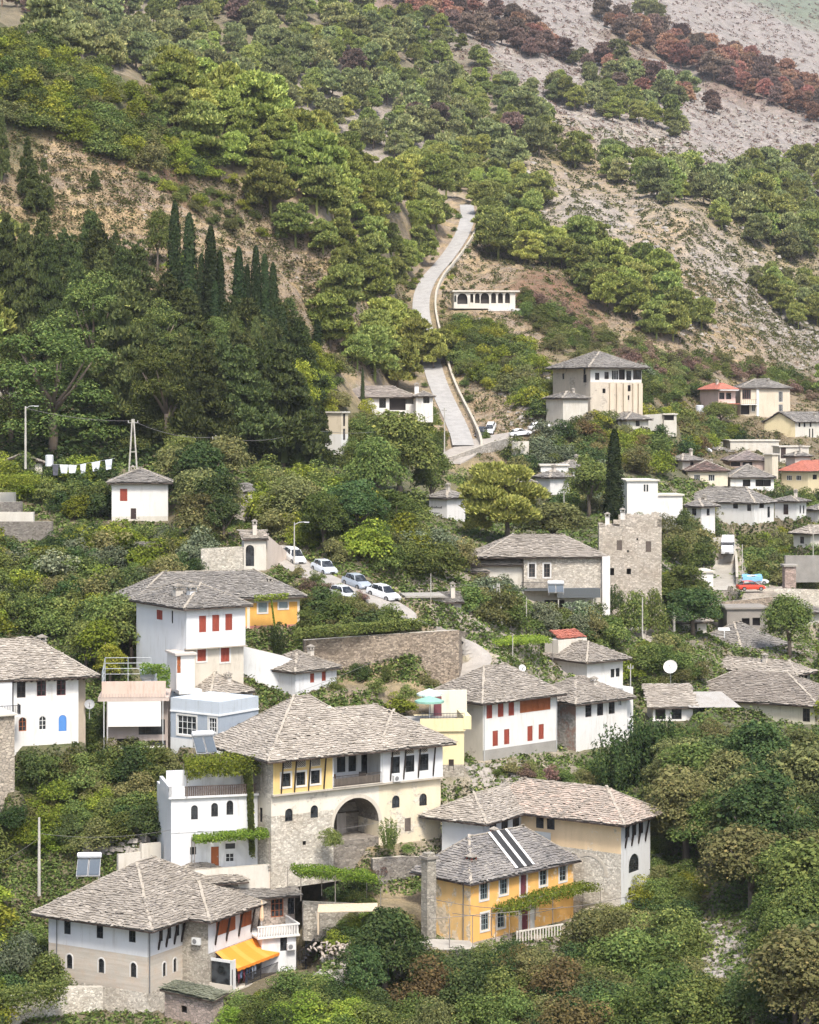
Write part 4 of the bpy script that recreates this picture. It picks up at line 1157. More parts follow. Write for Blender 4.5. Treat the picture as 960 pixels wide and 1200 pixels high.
h = House('ruined_tower_house', 'square roofless stone tower house with two capped chimneys, right of centre', (702, 692, 300), -4, cat='ruin', xl=701, xr=775.5, top=617, skirt=4)
h.w2 = 8; TS = stone((.68, .60, .50), (.46, .41, .34), 3.4, (.6, .55, .46))
h.block([TS], cap=False, R=[(726, 639, .75, 1.35, 's', 'y'), (760, 640.6, .75, 1.45, 's', 'y'), (717, 670, .65, 1.0, 'x'), (737, 669.7, .6, .8, 'x'), (747, 632, .25, .3, 'x'), (736, 646, .25, .3, 'x')])
def f(mb):
    r = np.random.RandomState(3)
    for i in range(24):
        u = h.w1*i/24; z = [.2, .1, .3, .5, .3, .1, .4, .2][i % 8]*r.rand()+(.9 if i > 7 else 0)+(.4 if i > 20 else 0)
        h.ubox(mb, u, u+h.w1/24, 0, .6, h.H-.05, h.H+z)
        if i > 5: h.ubox(mb, u, u+h.w1/24, h.w2-.6, h.w2, h.H-.05, h.H+z*.8+.5)
    for i in range(14):
        v = h.w2*i/14; h.ubox(mb, 0, .6, v, v+h.w2/14, h.H-.05, h.H+.3*r.rand()); h.ubox(mb, h.w1-.6, h.w1, v, v+h.w2/14, h.H-.05, h.H+1.3*r.rand())
h.part('broken_wall_top', f, TS)
h.part('rubble_floor', lambda mb: h.ubox(mb, .5, h.w1-.5, .5, h.w2-.5, h.H-1.5, h.H-.8), RUB_D)
h.chimney(h.uR(712), .8, h.H, 1.3, .6, plaster((.72, .70, .66), .3)); h.chimney(h.uR(730), .9, h.H+.6, 1.3, .6, plaster((.72, .70, .66), .3))
H21 = h

# ---- compact builder for the farther houses
def far_house(name, label, C, th, top, xl=None, xr=None, w2=None, wall=None, roof='hip', pitch=.45, mats=None, R=(), L=(), over=.5, cat='house', bands=(), mats_L=None, u0=0, skirt=3, t=.05, rm=None):
    h = House(name, label, C, th, cat=cat, xl=xl, xr=xr, top=top, skirt=skirt, far=True)
    if w2: h.w2 = w2
    h.block(wall if isinstance(wall, list) else [wall or PW], R=R, L=L, bands=bands, mats_L=mats_L, u0=u0)
    if roof == 'flat': h.part('roof', lambda mb: h.ubox(mb, u0-.25, h.w1+.25, -.25, h.w2+.25, h.H, h.H+.25), rm or PDW)
    else: h.roof(roof, u0=u0, over=over, pitch=pitch, mats=mats or GR, t=t)
    return h
W4 = lambda xs, y, w=.9, hh=1.3, ty='g', c='b': [(x, y, w, hh, ty, c) for x in xs]
far_house('flat_house', 'white flat-roofed house with twin slit windows behind the tall cypress', (735, 602, 345), 8, 564, xr=771, w2=7, roof='flat', R=W4([755.5, 758.8], 572, .3, 1.1, 'g', 'k'))
far_house('white_annex', 'low white annex right of the flat-roofed house', (769, 598, 350), 8, 581, xr=800, w2=5, roof='flat', cat='annex')
h = far_house('big_roof_house', 'white house under a broad grey slab roof and open balcony, right', (884, 612, 398), 52, 590, xl=832, xr=907, w2=15, pitch=.62, R=[(893, 585, -6, 3.2, 'x'), (901, 600, -3, 2, 'g', 'k')], L=[(862, 592, 1, 1.2, 'g', 'b'), (878, 595, .8, 1.2, 'g', 'b')])
far_house('small_house', 'small white house with flat slab roof right of the broad-roofed house', (934, 606, 408), 55, 588, xl=908, xr=945, pitch=.3, over=.7, L=[(921, 597, 1.0, 1.9, 'd', 'b')], R=W4([938, 942], 597, -1.5, 1.5, 'g', 'k'))
far_house('grey_roof_house', 'grey-roofed house cut by the right edge below the red-tiled roof', (960, 610, 415), 35, 598, xl=944, xr=985, pitch=.4)
far_house('red_roof_house', 'cream house with hipped red-tiled roof at the right edge', (947, 578, 450), 52, 552, xl=916, xr=985, wall=plaster((.78, .66, .42), .1), mats=[tile_red(), tile_red(), EV], pitch=.55, over=.8, t=0, L=[(925, 560, 1.2, 1, 'g', 'w'), (936, 560, 1.2, 1, 'g', 'w')], R=[(955, 559, -5, 1, 'g', 'b')])
far_house('patched_house', 'cream house with worn red and dark roof left of the long grey roofs', (806, 572, 425), -2, 552, xr=853, w2=9, wall=plaster((.78, .70, .54), .2), mats=[slate((.20, .14, .12), (.10, .08, .075), (.36, .24, .2)), RB, EV], pitch=.42, R=W4([817, 834], 560, 1.2, 1.2, 'g', 'w'))
far_house('long_roof_house', 'white house with long grey slab roof in the right middle distance', (856, 572, 428), 3, 560, xr=907, w2=9, pitch=.5, R=W4([875, 890, 899], 566, 1.5, 1.3, 'x'))
far_house('brown_roof_house', 'brown-roofed shed row behind the long grey roof', (856, 548, 452), 3, 540, xr=903, w2=8, wall=plaster((.5, .38, .33), .3), pitch=.42, mats=[slate((.30, .25, .23), (.18, .16, .15), (.4, .33, .3)), RB, EV], R=W4([862, 876], 544, 2, .9, 'x'), cat='shed')
far_house('cream_block', 'cream walled block stepping up behind the brown-roofed sheds', (905, 560, 450), 40, 533, xl=896, xr=912, wall=plaster((.74, .66, .52), .2), roof='flat', cat='house')
far_house('terrace_block', 'long low cream terrace building below the yellow gable house', (856, 531, 476), 3, 517, xr=913, w2=8, wall=PDW, roof='flat', cat='building')
h = far_house('gable_house', 'pale yellow gable-ended house with white balconied front at the right edge', (932, 512, 488), 55, 495, xl=896, xr=990, wall=plaster((.80, .76, .66), .1), mats_L=[plaster((.80, .68, .42), .1)], roof='gable_u', pitch=.55, over=.4,
   R=W4([937, 943, 950], 495, -2.2, 2.0, 'g', 'k')+W4([949, 952.5], 508, -1.6, 2.2, 'g', 'k'))
def f(mb):
    W_ = h.w2; a = [h.W(0, 0, h.H), h.W(0, W_, h.H), h.W(0, W_/2, h.H+(W_/2+.4)*.55-.2)]
    mb.poly(a)
h.part('gable', f, plaster((.80, .68, .42), .1))
far_house('small_dark_roof', 'little house with dark grey roof below the yellow gable house', (932, 545, 455), 30, 535, xl=921, xr=950, wall=PDW, pitch=.45, cat='house')
far_house('yard_wall_house', 'white walled yard building between the gable house and the red-tiled roof', (914, 541, 468), 5, 524, xr=948, w2=6, wall=PDW, roof='flat', cat='building', R=[(918, 530, 1.1, 2.6, 'd', 'b')])
h = far_house('red_roof_villa', 'pink villa with orange-red tiled roof on the far right slope', (842, 489, 500), 20, 456, xl=833, xr=862, wall=plaster((.78, .60, .52), .1), mats=[tile_red((.40, .14, .095)), tile_red((.40, .14, .095)), EV], pitch=.5, over=.8, t=0, w2=9, R=W4([846, 854], 464, 1.3, 1.5, 'g', 'k')+W4([846, 856], 480, 1.6, 1.6, 'g', 'k'))
h.part('porch_roof', lambda mb: h.ubox(mb, -.4, h.w1+.2, -1.8, .0, 2.9, 3.15), tile_red()); h.part('balcony_slab', lambda mb: h.ubox(mb, -.2, h.w1+.2, -1.3, 0, h.H-.35, h.H-.1), PW)
h.part('lower_wall', lambda mb: h.ubox(mb, -.3, h.w1+.3, -2.0, 0, -5, -.2), CONC); h.part('garage_door', lambda mb: h.ubox(mb, .6, 3.8, -2.1, -2.02, -3.4, -.8), plain('green_door', (.03, .10, .07), .6))
h = far_house('grey_roof_villa', 'cream block with grey slab roof and balcony joined to the red-roofed villa', (868, 489, 503), 6, 455, xr=926, wall=[plaster((.74, .64, .50), .35)], pitch=.42, w2=9, R=[(875, 462, 2.0, 2.2, 'g', 'm'), (915, 465, 1.0, 2.4, 'g', 'w'), (915, 478, 1.0, 1.6, 'g', 'w'), (872, 480, 2.5, 2.2, 'x'), (883, 478, .8, 1.6, 'g', 'w')])
h.part('balcony_slab', lambda mb: h.ubox(mb, -.2, 3.6, -1.4, 0, 2.8, 3.0), PW); h.part('corner_pillar', lambda mb: h.ubox(mb, 3.6, 4.2, -.3, 0, -1, h.H-.1), PW)
h.railing([(-.1, -1.35, 3.0), (3.5, -1.35, 3.0)], 1.0, None, .4)
# big fortified house far away
h = House('tower_mansion', 'tall fortified mansion with wide grey roof and pale pilasters in the far middle', (692, 480, 432), 28, cat='mansion', xl=648, xr=752, top=431, skirt=5, far=True)
TB = worn_plaster((.66, .58, .47), (.52, .46, .38), .3); zt = h.zR(720, 448)
h.block([TB, PW], mats_L=[TB, TB], bands=[(zt, 1)],
   R=[(700, 441, 1.0, 1.4, 'g', 'b'), (711, 440, 1.0, 1.4, 'g', 'b'), (721, 439.5, 1.6, 1.9, 'g', 'w'), (729, 439, 1.4, 2.0, 'x'), (737, 440, 1.2, 1.9, 'g', 'k'), (747, 439, 2.0, 2.0, 'g', 'y'),
      (708, 458, .7, .9, 'x'), (737, 455, .9, 1.2, 'x'), (736, 466, .7, .9, 'x')], L=[(685, 435, .8, 1.2, 'g', 'b'), (685.5, 443.5, 1.2, 1.6, 'g', 'b'), (660, 441, .8, 1.1, 'x')])
for px in (716, 724, 732, 743, 749.5):
    u = h.uR(px); h.part('pilaster', lambda mb: h.ubox(mb, u-.45, u+.45, -.45, 0, -4, zt-.2), plaster((.72, .62, .48), .3))
h.roof(pitch=.46, over=1.2, mats=GR)
far_house('low_wing', 'low stone wing with grey roof at the left foot of the tower mansion', (660, 482, 425), 30, 467, xl=640, xr=689, wall=PDW, pitch=.4, cat='wing')
far_house('garden_store', 'ruined garden store with open front right of the tower mansion', (778, 494, 440), 0, 486, xr=793, w2=4, roof='flat', cat='store', R=[(784, 489.5, 2, 1, 'x')], wall=PDW)
# upper centre
h = far_house('white_bungalow', 'long white bungalow with grey-brown roof beside the road, upper centre', (396, 482, 408), 2, 466, xr=488, w2=9, pitch=.42, wall=PW, mats=[slate((.36, .31, .27), (.22, .2, .18), (.46, .42, .36)), RB, EV],
   R=[(413, 472, 2.2, 2.0, 'x'), (447, 472, .8, 1.9, 'g', 'k'), (450.5, 472, .6, 1.9, 'g', 'k'), (466, 473, 3.0, 2.4, 'x'), (480, 469.5, 1.5, 1.2, 'g', 'k')])
h.block([PW], u0=h.uR(487), u1=h.uR(507), v0=-1.5, v1=6, z0=-2, z1=h.H+.2, name='end_wing', R=[(498, 468, .6, 1.4, 'g', 'k'), (501.5, 468, .6, 1.4, 'g', 'k')])
h.roof_polys(*gen_faces('hip', h.uR(487), h.uR(507), -1.5, 6, h.H+.2, .5, .42), mats=GR)
h.chimney(h.uR(489), 2.5, h.H+1, 1.2, .8, PW)
far_house('beige_house', 'beige flat-roofed house with white ground floor left of the great green tree', (400, 534, 352), 60, 484, xl=374, xr=408, wall=[PW, plaster((.74, .64, .48), .2)], bands=[(3.4, 1)], roof='flat', L=[(380, 492, 1.2, 1.6, 'g', 'b')], R=[(403.5, 492, -2.5, 2.0, 'g', 'b'), (403.5, 509, -2.5, 1.8, 'g', 'b')])
# white arcade house
h = House('arcade_house', 'unfinished white arcade house with row of arched openings above the road', (532, 362, 518), 4, xr=604, top=342, skirt=3, far=True)
h.w2 = 6
h.block([plaster((.76, .72, .64), .25)], R=[(533.2, 350, .7, 1.6, 'An', 'k'), (542, 350, 2.4, 2.5, 'xA'), (553, 349.5, .7, 2.0, 'x'), (559.5, 349.5, 1.1, 2.3, 'xA'), (568.3, 349.5, 2.0, 2.5, 'xA'), (578.5, 349.3, 1.15, 2.4, 'xA'), (586.6, 349.3, 1.15, 2.4, 'xA'), (594.8, 349.2, 1.15, 2.4, 'xA')], z0=.1)
h.part('roof', lambda mb: h.ubox(mb, -.4, h.w1+1.0, -.5, 6, h.H, h.H+.35), plaster((.74, .70, .62), .3))
h.part('floor_slab', lambda mb: h.ubox(mb, 8, h.w1+1.2, -.8, 6, -.5, .1), PW)
h.part('lower_wall', lambda mb: h.ubox(mb, 8.3, h.w1-.8, .4, 6, -4, -.5), PDW)
for u in (8.4, h.w1+.1): h.part('post', lambda mb: h.ubox(mb, u, u+.6, -.5, .1, -4, -.5), PW)
# half hidden roofs in the trees
far_house('hidden_house', 'brown-roofed hut half hidden behind the bright green pine', (565, 590, 352), 35, 574, xl=546, xr=585, wall=PDW, mats=[slate((.32, .26, .23), (.2, .17, .155), (.4, .34, .3)), RB, EV], pitch=.45, cat='hut')
far_house('terrace_hut', 'grey-roofed hut behind the trees left of the tall cypress', (645, 578, 362), 40, 560, xl=628, xr=668, wall=PW, pitch=.45, cat='hut')
far_house('roadside_hut', 'low pale hut with flat roof at the foot of the road bend', (634, 552, 385), 0, 546, xr=666, w2=5, wall=PW, roof='flat', cat='hut')
far_house('lower_hut', 'pale slab-roofed hut between the pine and the road wall', (604, 576, 356), 10, 566, xr=626, w2=5, wall=PDW, pitch=.4, cat='hut')
# cream modern building
h = House('cream_building', 'cream building with open roof terrace between the fortified and shuttered houses', (512, 908, 222), 6, xr=544, top=850, skirt=3, cat='building')
h.w2 = 8
CR = plaster((.82, .70, .42), .12)
h.block([RUB, CR], bands=[(1.0, 1)], u0=-1.5)
h.part('parapet', lambda mb: [h.ubox(mb, -1.7, h.w1+.1, -.2, -.001, h.H-.6, h.H+.7), h.ubox(mb, h.w1-.1, h.w1+.7, -.25, 5, h.H-.4, h.H+.9)], CR)
h.part('terrace_wall', lambda mb: h.ubox(mb, .2, h.w1+1.2, 7, 7.4, h.H-1, h.H+2.6), plaster((.76, .72, .58), .1))
h.part('door', lambda mb: h.ubox(mb, 0.5, 1.3, 6.85, 6.98, h.H, h.H+2.0), plain('maroon_paint', (.17, .05, .06), .6))
h.part('terrace_floor', lambda mb: h.ubox(mb, -5, h.w1+.1, 0, 7, h.H-.2, h.H), concrete())
h.railing([(-1.6, -.1, h.H+.7), (h.w1, -.1, h.H+.7)], .5)
H38 = h
# ---- right-hand cluster of roofs
h = House('broad_roof_house', 'cream house under the broadest brown-grey slab roof, right edge', (955, 862, 268), 62, xl=862, xr=985, top=827, skirt=3)
h.block([plaster((.80, .74, .56), .12)], L=[(945, 838, .9, 1.6, 'g', 'b')], R=[(957, 838, -2, 1.8, 'x')])
h.roof(pitch=.50, over=.9, v1=17, mats=[slate((.30, .26, .22), (.19, .165, .14), (.38, .34, .29)), RB, EV])
h = House('pale_roof_house', 'white house with pale slab roof and three narrow windows behind the broadest roof', (932, 815, 282), 50, xr=949.5, top=791, skirt=3)
h.w2 = 13
h.block([PW], R=[(935.5, 798, -3.2, 1.5, 'g', 'k'), (940, 797.5, -3.2, 1.5, 'g', 'k'), (945, 797, -3.2, 1.5, 'g', 'k')])
h.roof(pitch=.5, over=.7, mats=LT)
far_house('grey_hipped_house', 'low house with grey hipped roof behind the pale-roofed house', (868, 775, 300), 45, 762, xl=811, xr=917, wall=PDW, pitch=.62, over=.8)
h = House('low_shed', 'low white shed with pale slab roof and sheet awning in the trees, right', (765, 845, 262), 2, cat='shed', xr=812, top=829, skirt=2)
h.w2 = 4.6
h.block([PW], R=[(774, 836, 1.2, 1.4, 'x'), (793, 836, 1.2, 1.4, 'g', 'k')]); h.roof('shed_r', over=.6, pitch=.36, mats=LT)
h.part('awning', lambda mb: mb.poly([h.W(h.w1-.5, -1, h.H+.1), h.W(h.w1+5.6, -1, h.H+.1), h.W(h.w1+4, 3.5, h.H+1.4), h.W(h.w1-2, 3.5, h.H+1.4)]), plaster((.42, .40, .37), .6))
far_house('concrete_shell', 'bare concrete box with two dark square openings, right', (852, 738, 312), 4, 714, xr=900, w2=6, wall=concrete((.33, .30, .26)), roof='flat', rm=concrete((.33, .30, .26)), R=[(874, 729, 1.1, 1.1, 'x'), (886.5, 728.5, 1.1, 1.1, 'x')], cat='building')
far_house('half_built_hut', 'low concrete hut among bushes right of the neighbour house', (742, 757, 292), 8, 741, xr=764, w2=4, wall=CONC, roof='flat', rm=CONC, cat='hut')
far_house('slab_hut', 'hut with broken pale slab roof below the low concrete hut', (755, 772, 285), 20, 758, xr=780, w2=6, wall=PDW, mats=LT, cat='hut', pitch=.4)
far_house('white_yard_building', 'plain white low building at the lower end of the far lane', (806, 688, 345), 5, 671, xr=836, w2=6, wall=PW, roof='flat', cat='building')
h = House('stone_gate_pillar', 'pink-beige square stone stack with slab cap beside the red car', (920, 690, 335), 5, cat='pillar', xr=933, top=664, skirt=2)
h.w2 = 1.6; h.block([stone((.55, .42, .36), (.4, .31, .27))]); h.part('cap', lambda mb: h.ubox(mb, -.25, h.w1+.25, -.25, 1.85, h.H, h.H+.3), CONC)

# more roofs packed into the right-hand quarter
for args in [
 ('stepped_house', 'white house with grey roof squeezed between tower mansion garden and cypress', (664, 560, 392), 30, 549, 650, 690, PW, .5),
 ('garden_house', 'cream cottage with low grey roof above the flat-roofed white house', (800, 548, 430), 35, 540, 785, 822, PDW, .45),
 ('corner_cottage', 'pale cottage with dark slab roof left of the broad-roofed house', (822, 606, 372), 48, 594, 805, 838, PW, .5),
 ('lane_cottage', 'small white cottage directly above the white van', (868, 622, 412), 40, 611, 855, 884, PW, .45),
 ('upper_cottage', 'pale cottage with slab roof beside the long cream terrace building', (842, 540, 468), 25, 530, 828, 856, PDW, .5),
 ('edge_cottage', 'grey-roofed stone cottage cut by the right edge above the stone wall', (950, 640, 385), 40, 626, 930, 985, PDW, .5),
 ('wall_cottage', 'stone cottage with pale slab roof left of the concrete shell', (800, 742, 300), 30, 730, 780, 828, PDW, .5),
 ('bush_cottage', 'low stone cottage among bushes under the red car', (925, 732, 312), 35, 720, 905, 962, PDW, .5),
 ('mansion_cottage', 'small stone cottage at the right foot of the tower mansion', (735, 500, 428), 25, 492, 712, 760, PDW, .45)]:
    nm, lb, C_, th_, top_, xl_, xr_, wl, pt_ = args
    far_house(nm, lb, C_, th_, top_, xl=xl_, xr=xr_, wall=wl, pitch=pt_, over=.7, cat='cottage' if 'cottage' in nm else 'house', mats=LT if nm in ('wall_cottage', 'edge_cottage') else GR,
              R=[((C_[0]+xr_)/2, (C_[1]+top_)/2, .9, 1.2, 'g', 'b')], L=[((C_[0]+xl_)/2, (C_[1]+top_)/2, .9, 1.2, 'g', 'b')])

def flat_px(x0, x1, D0, D1, z):
    a = P((x0+x1)/2, 480, (D0+D1)/2); FLAT.insert(0, (a[0], a[1], 1.0, 0.0, (x1-x0)/2/F*D0, (D1-D0)/2, z))
flat_px(356, 532, 233, 239.6, P(0, 801, 240)[2]); flat_px(438, 500, 199, 203.5, P(0, 1048, 204)[2]); flat_px(212, 362, 186, 203, -50.0); flat_px(526, 605, 378, 396.5, P(0, 558, 398)[2]); flat_px(868, 962, 254, 266, P(0, 864, 267)[2]); flat_px(757, 812, 250, 261, P(0, 846, 262)[2]); flat_px(860, 906, 320, 345, -26.7); flat_px(4, 100, 177, 182.5, P(0, 1225, 183)[2])

_r = np.random.RandomState(4)
for q in HOUSES:      # a chimney on most of the roofs that have none yet
    if q._roof is not None and not [c for c in q._roof.children if c.name.startswith('chimney')] and 'tower' not in q.t.name and 'shed' not in q.t.name and _r.rand() < .8:
        q.chimney(q.w1*(.3+.4*_r.rand()), q.w2*(.25+.2*_r.rand()), q.H+.5, .9+.5*_r.rand(), .5, plaster((.66, .60, .52), .4))
FLAT.append((*(H37.C+H37.e1*-2.0+H37.e2*3.0)[:2], H37.e1[0], H37.e1[1], 4.0, 5.5, H37.C[2]))
def wall_rects(dmin=290, up=True):
    """where house fronts show, so that scattered bushes leave them free"""
    out = []
    for q in HOUSES:
        if q.D < dmin: continue
        xs = []
        for (u, v) in ((0, 0), (q.w1, 0), (0, q.w2)):
            w = q.W(u, v, 0); xs.append(CX+w[0]/w[1]*F)
        yb = HY-q.C[2]/q.D*F; yt = HY-(q.C[2]+q.H+1.5)/q.D*F
        out.append((min(xs)-2, max(xs)+2, yt, yb-(yb-yt)*.22, q.D))
    return out
fit_terrain()
# ---------------------------------------------------------------- ground sheet
def seg_dist(X, Y, line):
    d = np.full(X.shape, 1e9)
    for (a, b) in zip(line[:-1], line[1:]):
        ax, ay, bx, by = a[0], a[1], b[0], b[1]
        L2 = (bx-ax)**2+(by-ay)**2+1e-9
        t = np.clip(((X-ax)*(bx-ax)+(Y-ay)*(by-ay))/L2, 0, 1)
        d = np.minimum(d, np.hypot(X-ax-t*(bx-ax), Y-ay-t*(by-ay)))
    return d
# GC
# ground colours: (px, py, kind) fixed to the hillside
G_TAN, G_DRY, G_RED, G_ROCK, G_EARTH, G_GREEN, G_ROCKF = (.39, .295, .17), (.31, .25, .15), (.20, .11, .075), (.38, .345, .305), (.17, .145, .095), (.075, .09, .04), (.315, .29, .28)
GC = [(60, 180, G_TAN), (150, 200, G_TAN), (120, 230, G_TAN), (200, 240, G_TAN), (40, 300, G_TAN), (160, 300, G_TAN), (250, 300, G_TAN), (340, 330, G_TAN), (330, 270, G_TAN), (290, 215, G_DRY), (130, 190, G_RED), (200, 200, G_RED), (230, 170, G_DRY),
      (60, 60, G_GREEN), (30, 100, G_GREEN), (140, 120, G_GREEN), (380, 360, G_TAN), (380, 260, G_DRY), (430, 330, G_DRY), (460, 300, G_EARTH),
      (100, 30, (.33,.28,.22)), (30, 5, G_EARTH), (250, 90, G_EARTH), (370, 120, (.36,.32,.28)), (430, 140, (.36,.32,.28)), (330, 60, G_EARTH), (480, 100, G_EARTH), (560, 60, G_EARTH),
      (560, 290, G_TAN), (545, 320, G_TAN), (600, 300, G_DRY), (650, 290, G_DRY), (640, 350, G_RED), (620, 330, G_RED), (580, 390, G_TAN), (600, 430, G_DRY), (660, 400, G_EARTH), (590, 490, G_TAN), (620, 470, G_EARTH),
      (520, 20, G_RED), (560, 50, G_ROCKF), (600, 70, G_ROCKF), (640, 100, G_ROCKF), (680, 60, G_ROCKF), (760, 90, G_ROCKF), (700, 120, G_ROCK), (740, 160, G_ROCK), (800, 150, G_ROCKF), (860, 160, G_ROCKF), (940, 170, G_ROCKF), (620, 160, G_TAN), (560, 170, G_DRY), (660, 180, G_DRY), (700, 200, G_TAN),
      (760, 200, G_ROCK), (720, 250, G_ROCK), (780, 280, G_TAN), (850, 320, G_ROCK), (900, 360, G_ROCK), (940, 400, G_ROCK), (830, 370, G_TAN), (880, 420, G_TAN), (800, 330, G_TAN), (760, 410, G_TAN), (940, 300, G_DRY), (860, 250, G_DRY), (940, 440, G_EARTH),
      (620, 10, G_ROCKF), (700, 25, G_ROCKF), (800, 30, G_ROCKF), (900, 60, G_ROCKF), (860, 20, G_ROCKF), (950, 90, G_ROCKF), (760, 50, (.20, .15, .12)), (880, 100, (.20, .14, .12)), (940, 10, (.16, .2, .15)),
      (700, 470, G_EARTH), (800, 470, G_EARTH), (760, 520, G_GREEN), (850, 560, G_EARTH), (940, 620, G_EARTH), (850, 655, (.42, .38, .32)), (850, 680, (.42, .38, .32)), (640, 520, G_EARTH), (620, 600, G_GREEN),
      (100, 450, G_EARTH), (300, 450, G_EARTH), (200, 540, G_EARTH), (300, 540, G_EARTH), (400, 560, G_GREEN), (50, 640, G_EARTH), (150, 700, G_GREEN), (400, 690, G_EARTH), (560, 740, (.42, .38, .32)), (300, 700, G_EARTH), (450, 760, G_DRY),
      (480, 820, G_DRY), (300, 820, G_EARTH), (100, 900, G_GREEN), (130, 985, G_EARTH), (560, 905, (.38, .34, .28)), (620, 900, (.38, .34, .28)), (440, 1030, G_DRY), (430, 1110, G_EARTH), (540, 1100, (.45, .41, .35)), (700, 1090, (.40, .36, .3)),
      (800, 1060, G_EARTH), (850, 1120, (.33, .3, .26)), (900, 1000, G_GREEN), (850, 880, G_GREEN), (750, 900, G_GREEN), (600, 1180, G_EARTH), (300, 1160, G_EARTH), (60, 1150, G_EARTH)]
_gp = hit([g[0] for g in GC], [g[1] for g in GC])
_ok = ~np.isnan(_gp[:, 0])
_gA = np.stack([_gp[_ok, 0]/_gp[_ok, 1]*2.6, np.log(_gp[_ok, 1])], 1); _gC = np.array([g[2] for g in GC])[_ok]
def ground_colour(X, Y):
    out = np.empty((len(X), 3))
    for i in range(0, len(X), 20000):
        x = X[i:i+20000]; y = Y[i:i+20000]
        B = np.stack([x/y*2.6+(fbm(x/y*40, np.log(y)*16, 3, 5)-.5)*.10, np.log(y)+(fbm(x/y*40, np.log(y)*16, 3, 9)-.5)*.10], 1)
        d2 = ((B[:, None]-_gA[None])**2).sum(-1)
        w = 1/(d2+.0004)**2.0
        out[i:i+20000] = (w @ _gC)/w.sum(1)[:, None]
    return out
ROADP = [(547, 240), (549, 255), (541, 278), (522, 305), (503, 325), (494, 345), (493, 365), (497, 385), (503, 410), (508, 435), (518, 462), (532, 490), (541, 512), (543, 522)]
LANEP = [(322, 640), (345, 662), (375, 677), (410, 692), (445, 703), (475, 722), (510, 735), (545, 748), (560, 775), (535, 800)]
LANE2 = [(848, 630), (850, 650), (850, 668), (846, 692)]
LANE3 = [(526, 544), (540, 531), (560, 519), (585, 511), (610, 507), (640, 501)]
def world_line(P2, n=6):
    P2 = np.array(P2, float); pts = []
    for a, b in zip(P2[:-1], P2[1:]):
        for k in range(n): pts.append(a+(b-a)*k/n)
    pts.append(P2[-1]); pts = np.array(pts)
    q = hit(pts[:, 0], pts[:, 1]); q = q[~np.isnan(q[:, 0])]
    # smooth the distance
    for _ in range(6): q[1:-1] = (q[:-2]+q[1:-1]*2+q[2:])/4
    return q
ROADS = [(world_line(ROADP), 6.2), (world_line(LANEP), 4.6), (world_line(LANE2), 4.5), (world_line(LANE3), 6.0)]
def road_height(X, Y, Z):
    """bench the ground to the roads"""
    for line, w in ROADS:
        d = np.full(X.shape, 1e9); zz = np.zeros(X.shape)
        lo = line[:, :2].min(0)-20; hi = line[:, :2].max(0)+20
        m = (X > lo[0]) & (X < hi[0]) & (Y > lo[1]) & (Y < hi[1])
        if not m.any(): continue
        x, y = X[m], Y[m]; dm = np.full(x.shape, 1e9); zm = np.zeros(x.shape)
        for a, b in zip(line[:-1], line[1:]):
            L2 = ((b-a)[:2]**2).sum()+1e-9
            t = np.clip(((x-a[0])*(b-a)[0]+(y-a[1])*(b-a)[1])/L2, 0, 1)
            dd = np.hypot(x-a[0]-t*(b-a)[0], y-a[1]-t*(b-a)[1]); k = dd < dm
            dm[k] = dd[k]; zm[k] = (a[2]+t*(b-a)[2])[k]
        f = np.clip((dm-w*.62)/(5.0 if w > 5 else 1.4), 0, 1); f = f*f*(3-2*f)
        Z[m] = zm*(1-f)+Z[m]*f-.12*(1-f)
    return Z
_ground0 = ground
def ground(X, Y):
    X = np.atleast_1d(np.asarray(X, float)); Y = np.atleast_1d(np.asarray(Y, float)); sh = X.shape
    return road_height(X.ravel(), Y.ravel(), _ground0(X.ravel(), Y.ravel())).reshape(sh)
def gz(x, y): return float(ground(x, y)[0])
nu, nd = 560, 900
U_ = np.linspace(-.26, .26, nu); U_ = np.concatenate([np.linspace(-1.0, -.27, 24), U_, np.linspace(.27, 1.0, 24)])
D_ = np.concatenate([np.exp(np.linspace(math.log(30), math.log(150), 50))[:-1], np.exp(np.linspace(math.log(150), math.log(3500), nd))])
UU, DD = np.meshgrid(U_, D_)
GX = (UU*DD).ravel(); GY = DD.ravel()
GZ = ground(GX, GY)
nU, nD = len(U_), len(D_)
_G2 = GZ.reshape(nD, nU)
def ground(X, Y):
    X = np.atleast_1d(np.asarray(X, float)); Y = np.atleast_1d(np.asarray(Y, float)); sh = X.shape; X = X.ravel(); Y = Y.ravel()
    a = np.clip(np.interp(X/Y, U_, np.arange(nU)), 0, nU-1.001); b = np.clip(np.interp(Y, D_, np.arange(nD)), 0, nD-1.001)
    i = a.astype(int); j = b.astype(int); fa = a-i; fb = b-j
    return ((_G2[j, i]*(1-fa)+_G2[j, i+1]*fa)*(1-fb)+(_G2[j+1, i]*(1-fa)+_G2[j+1, i+1]*fa)*fb).reshape(sh)
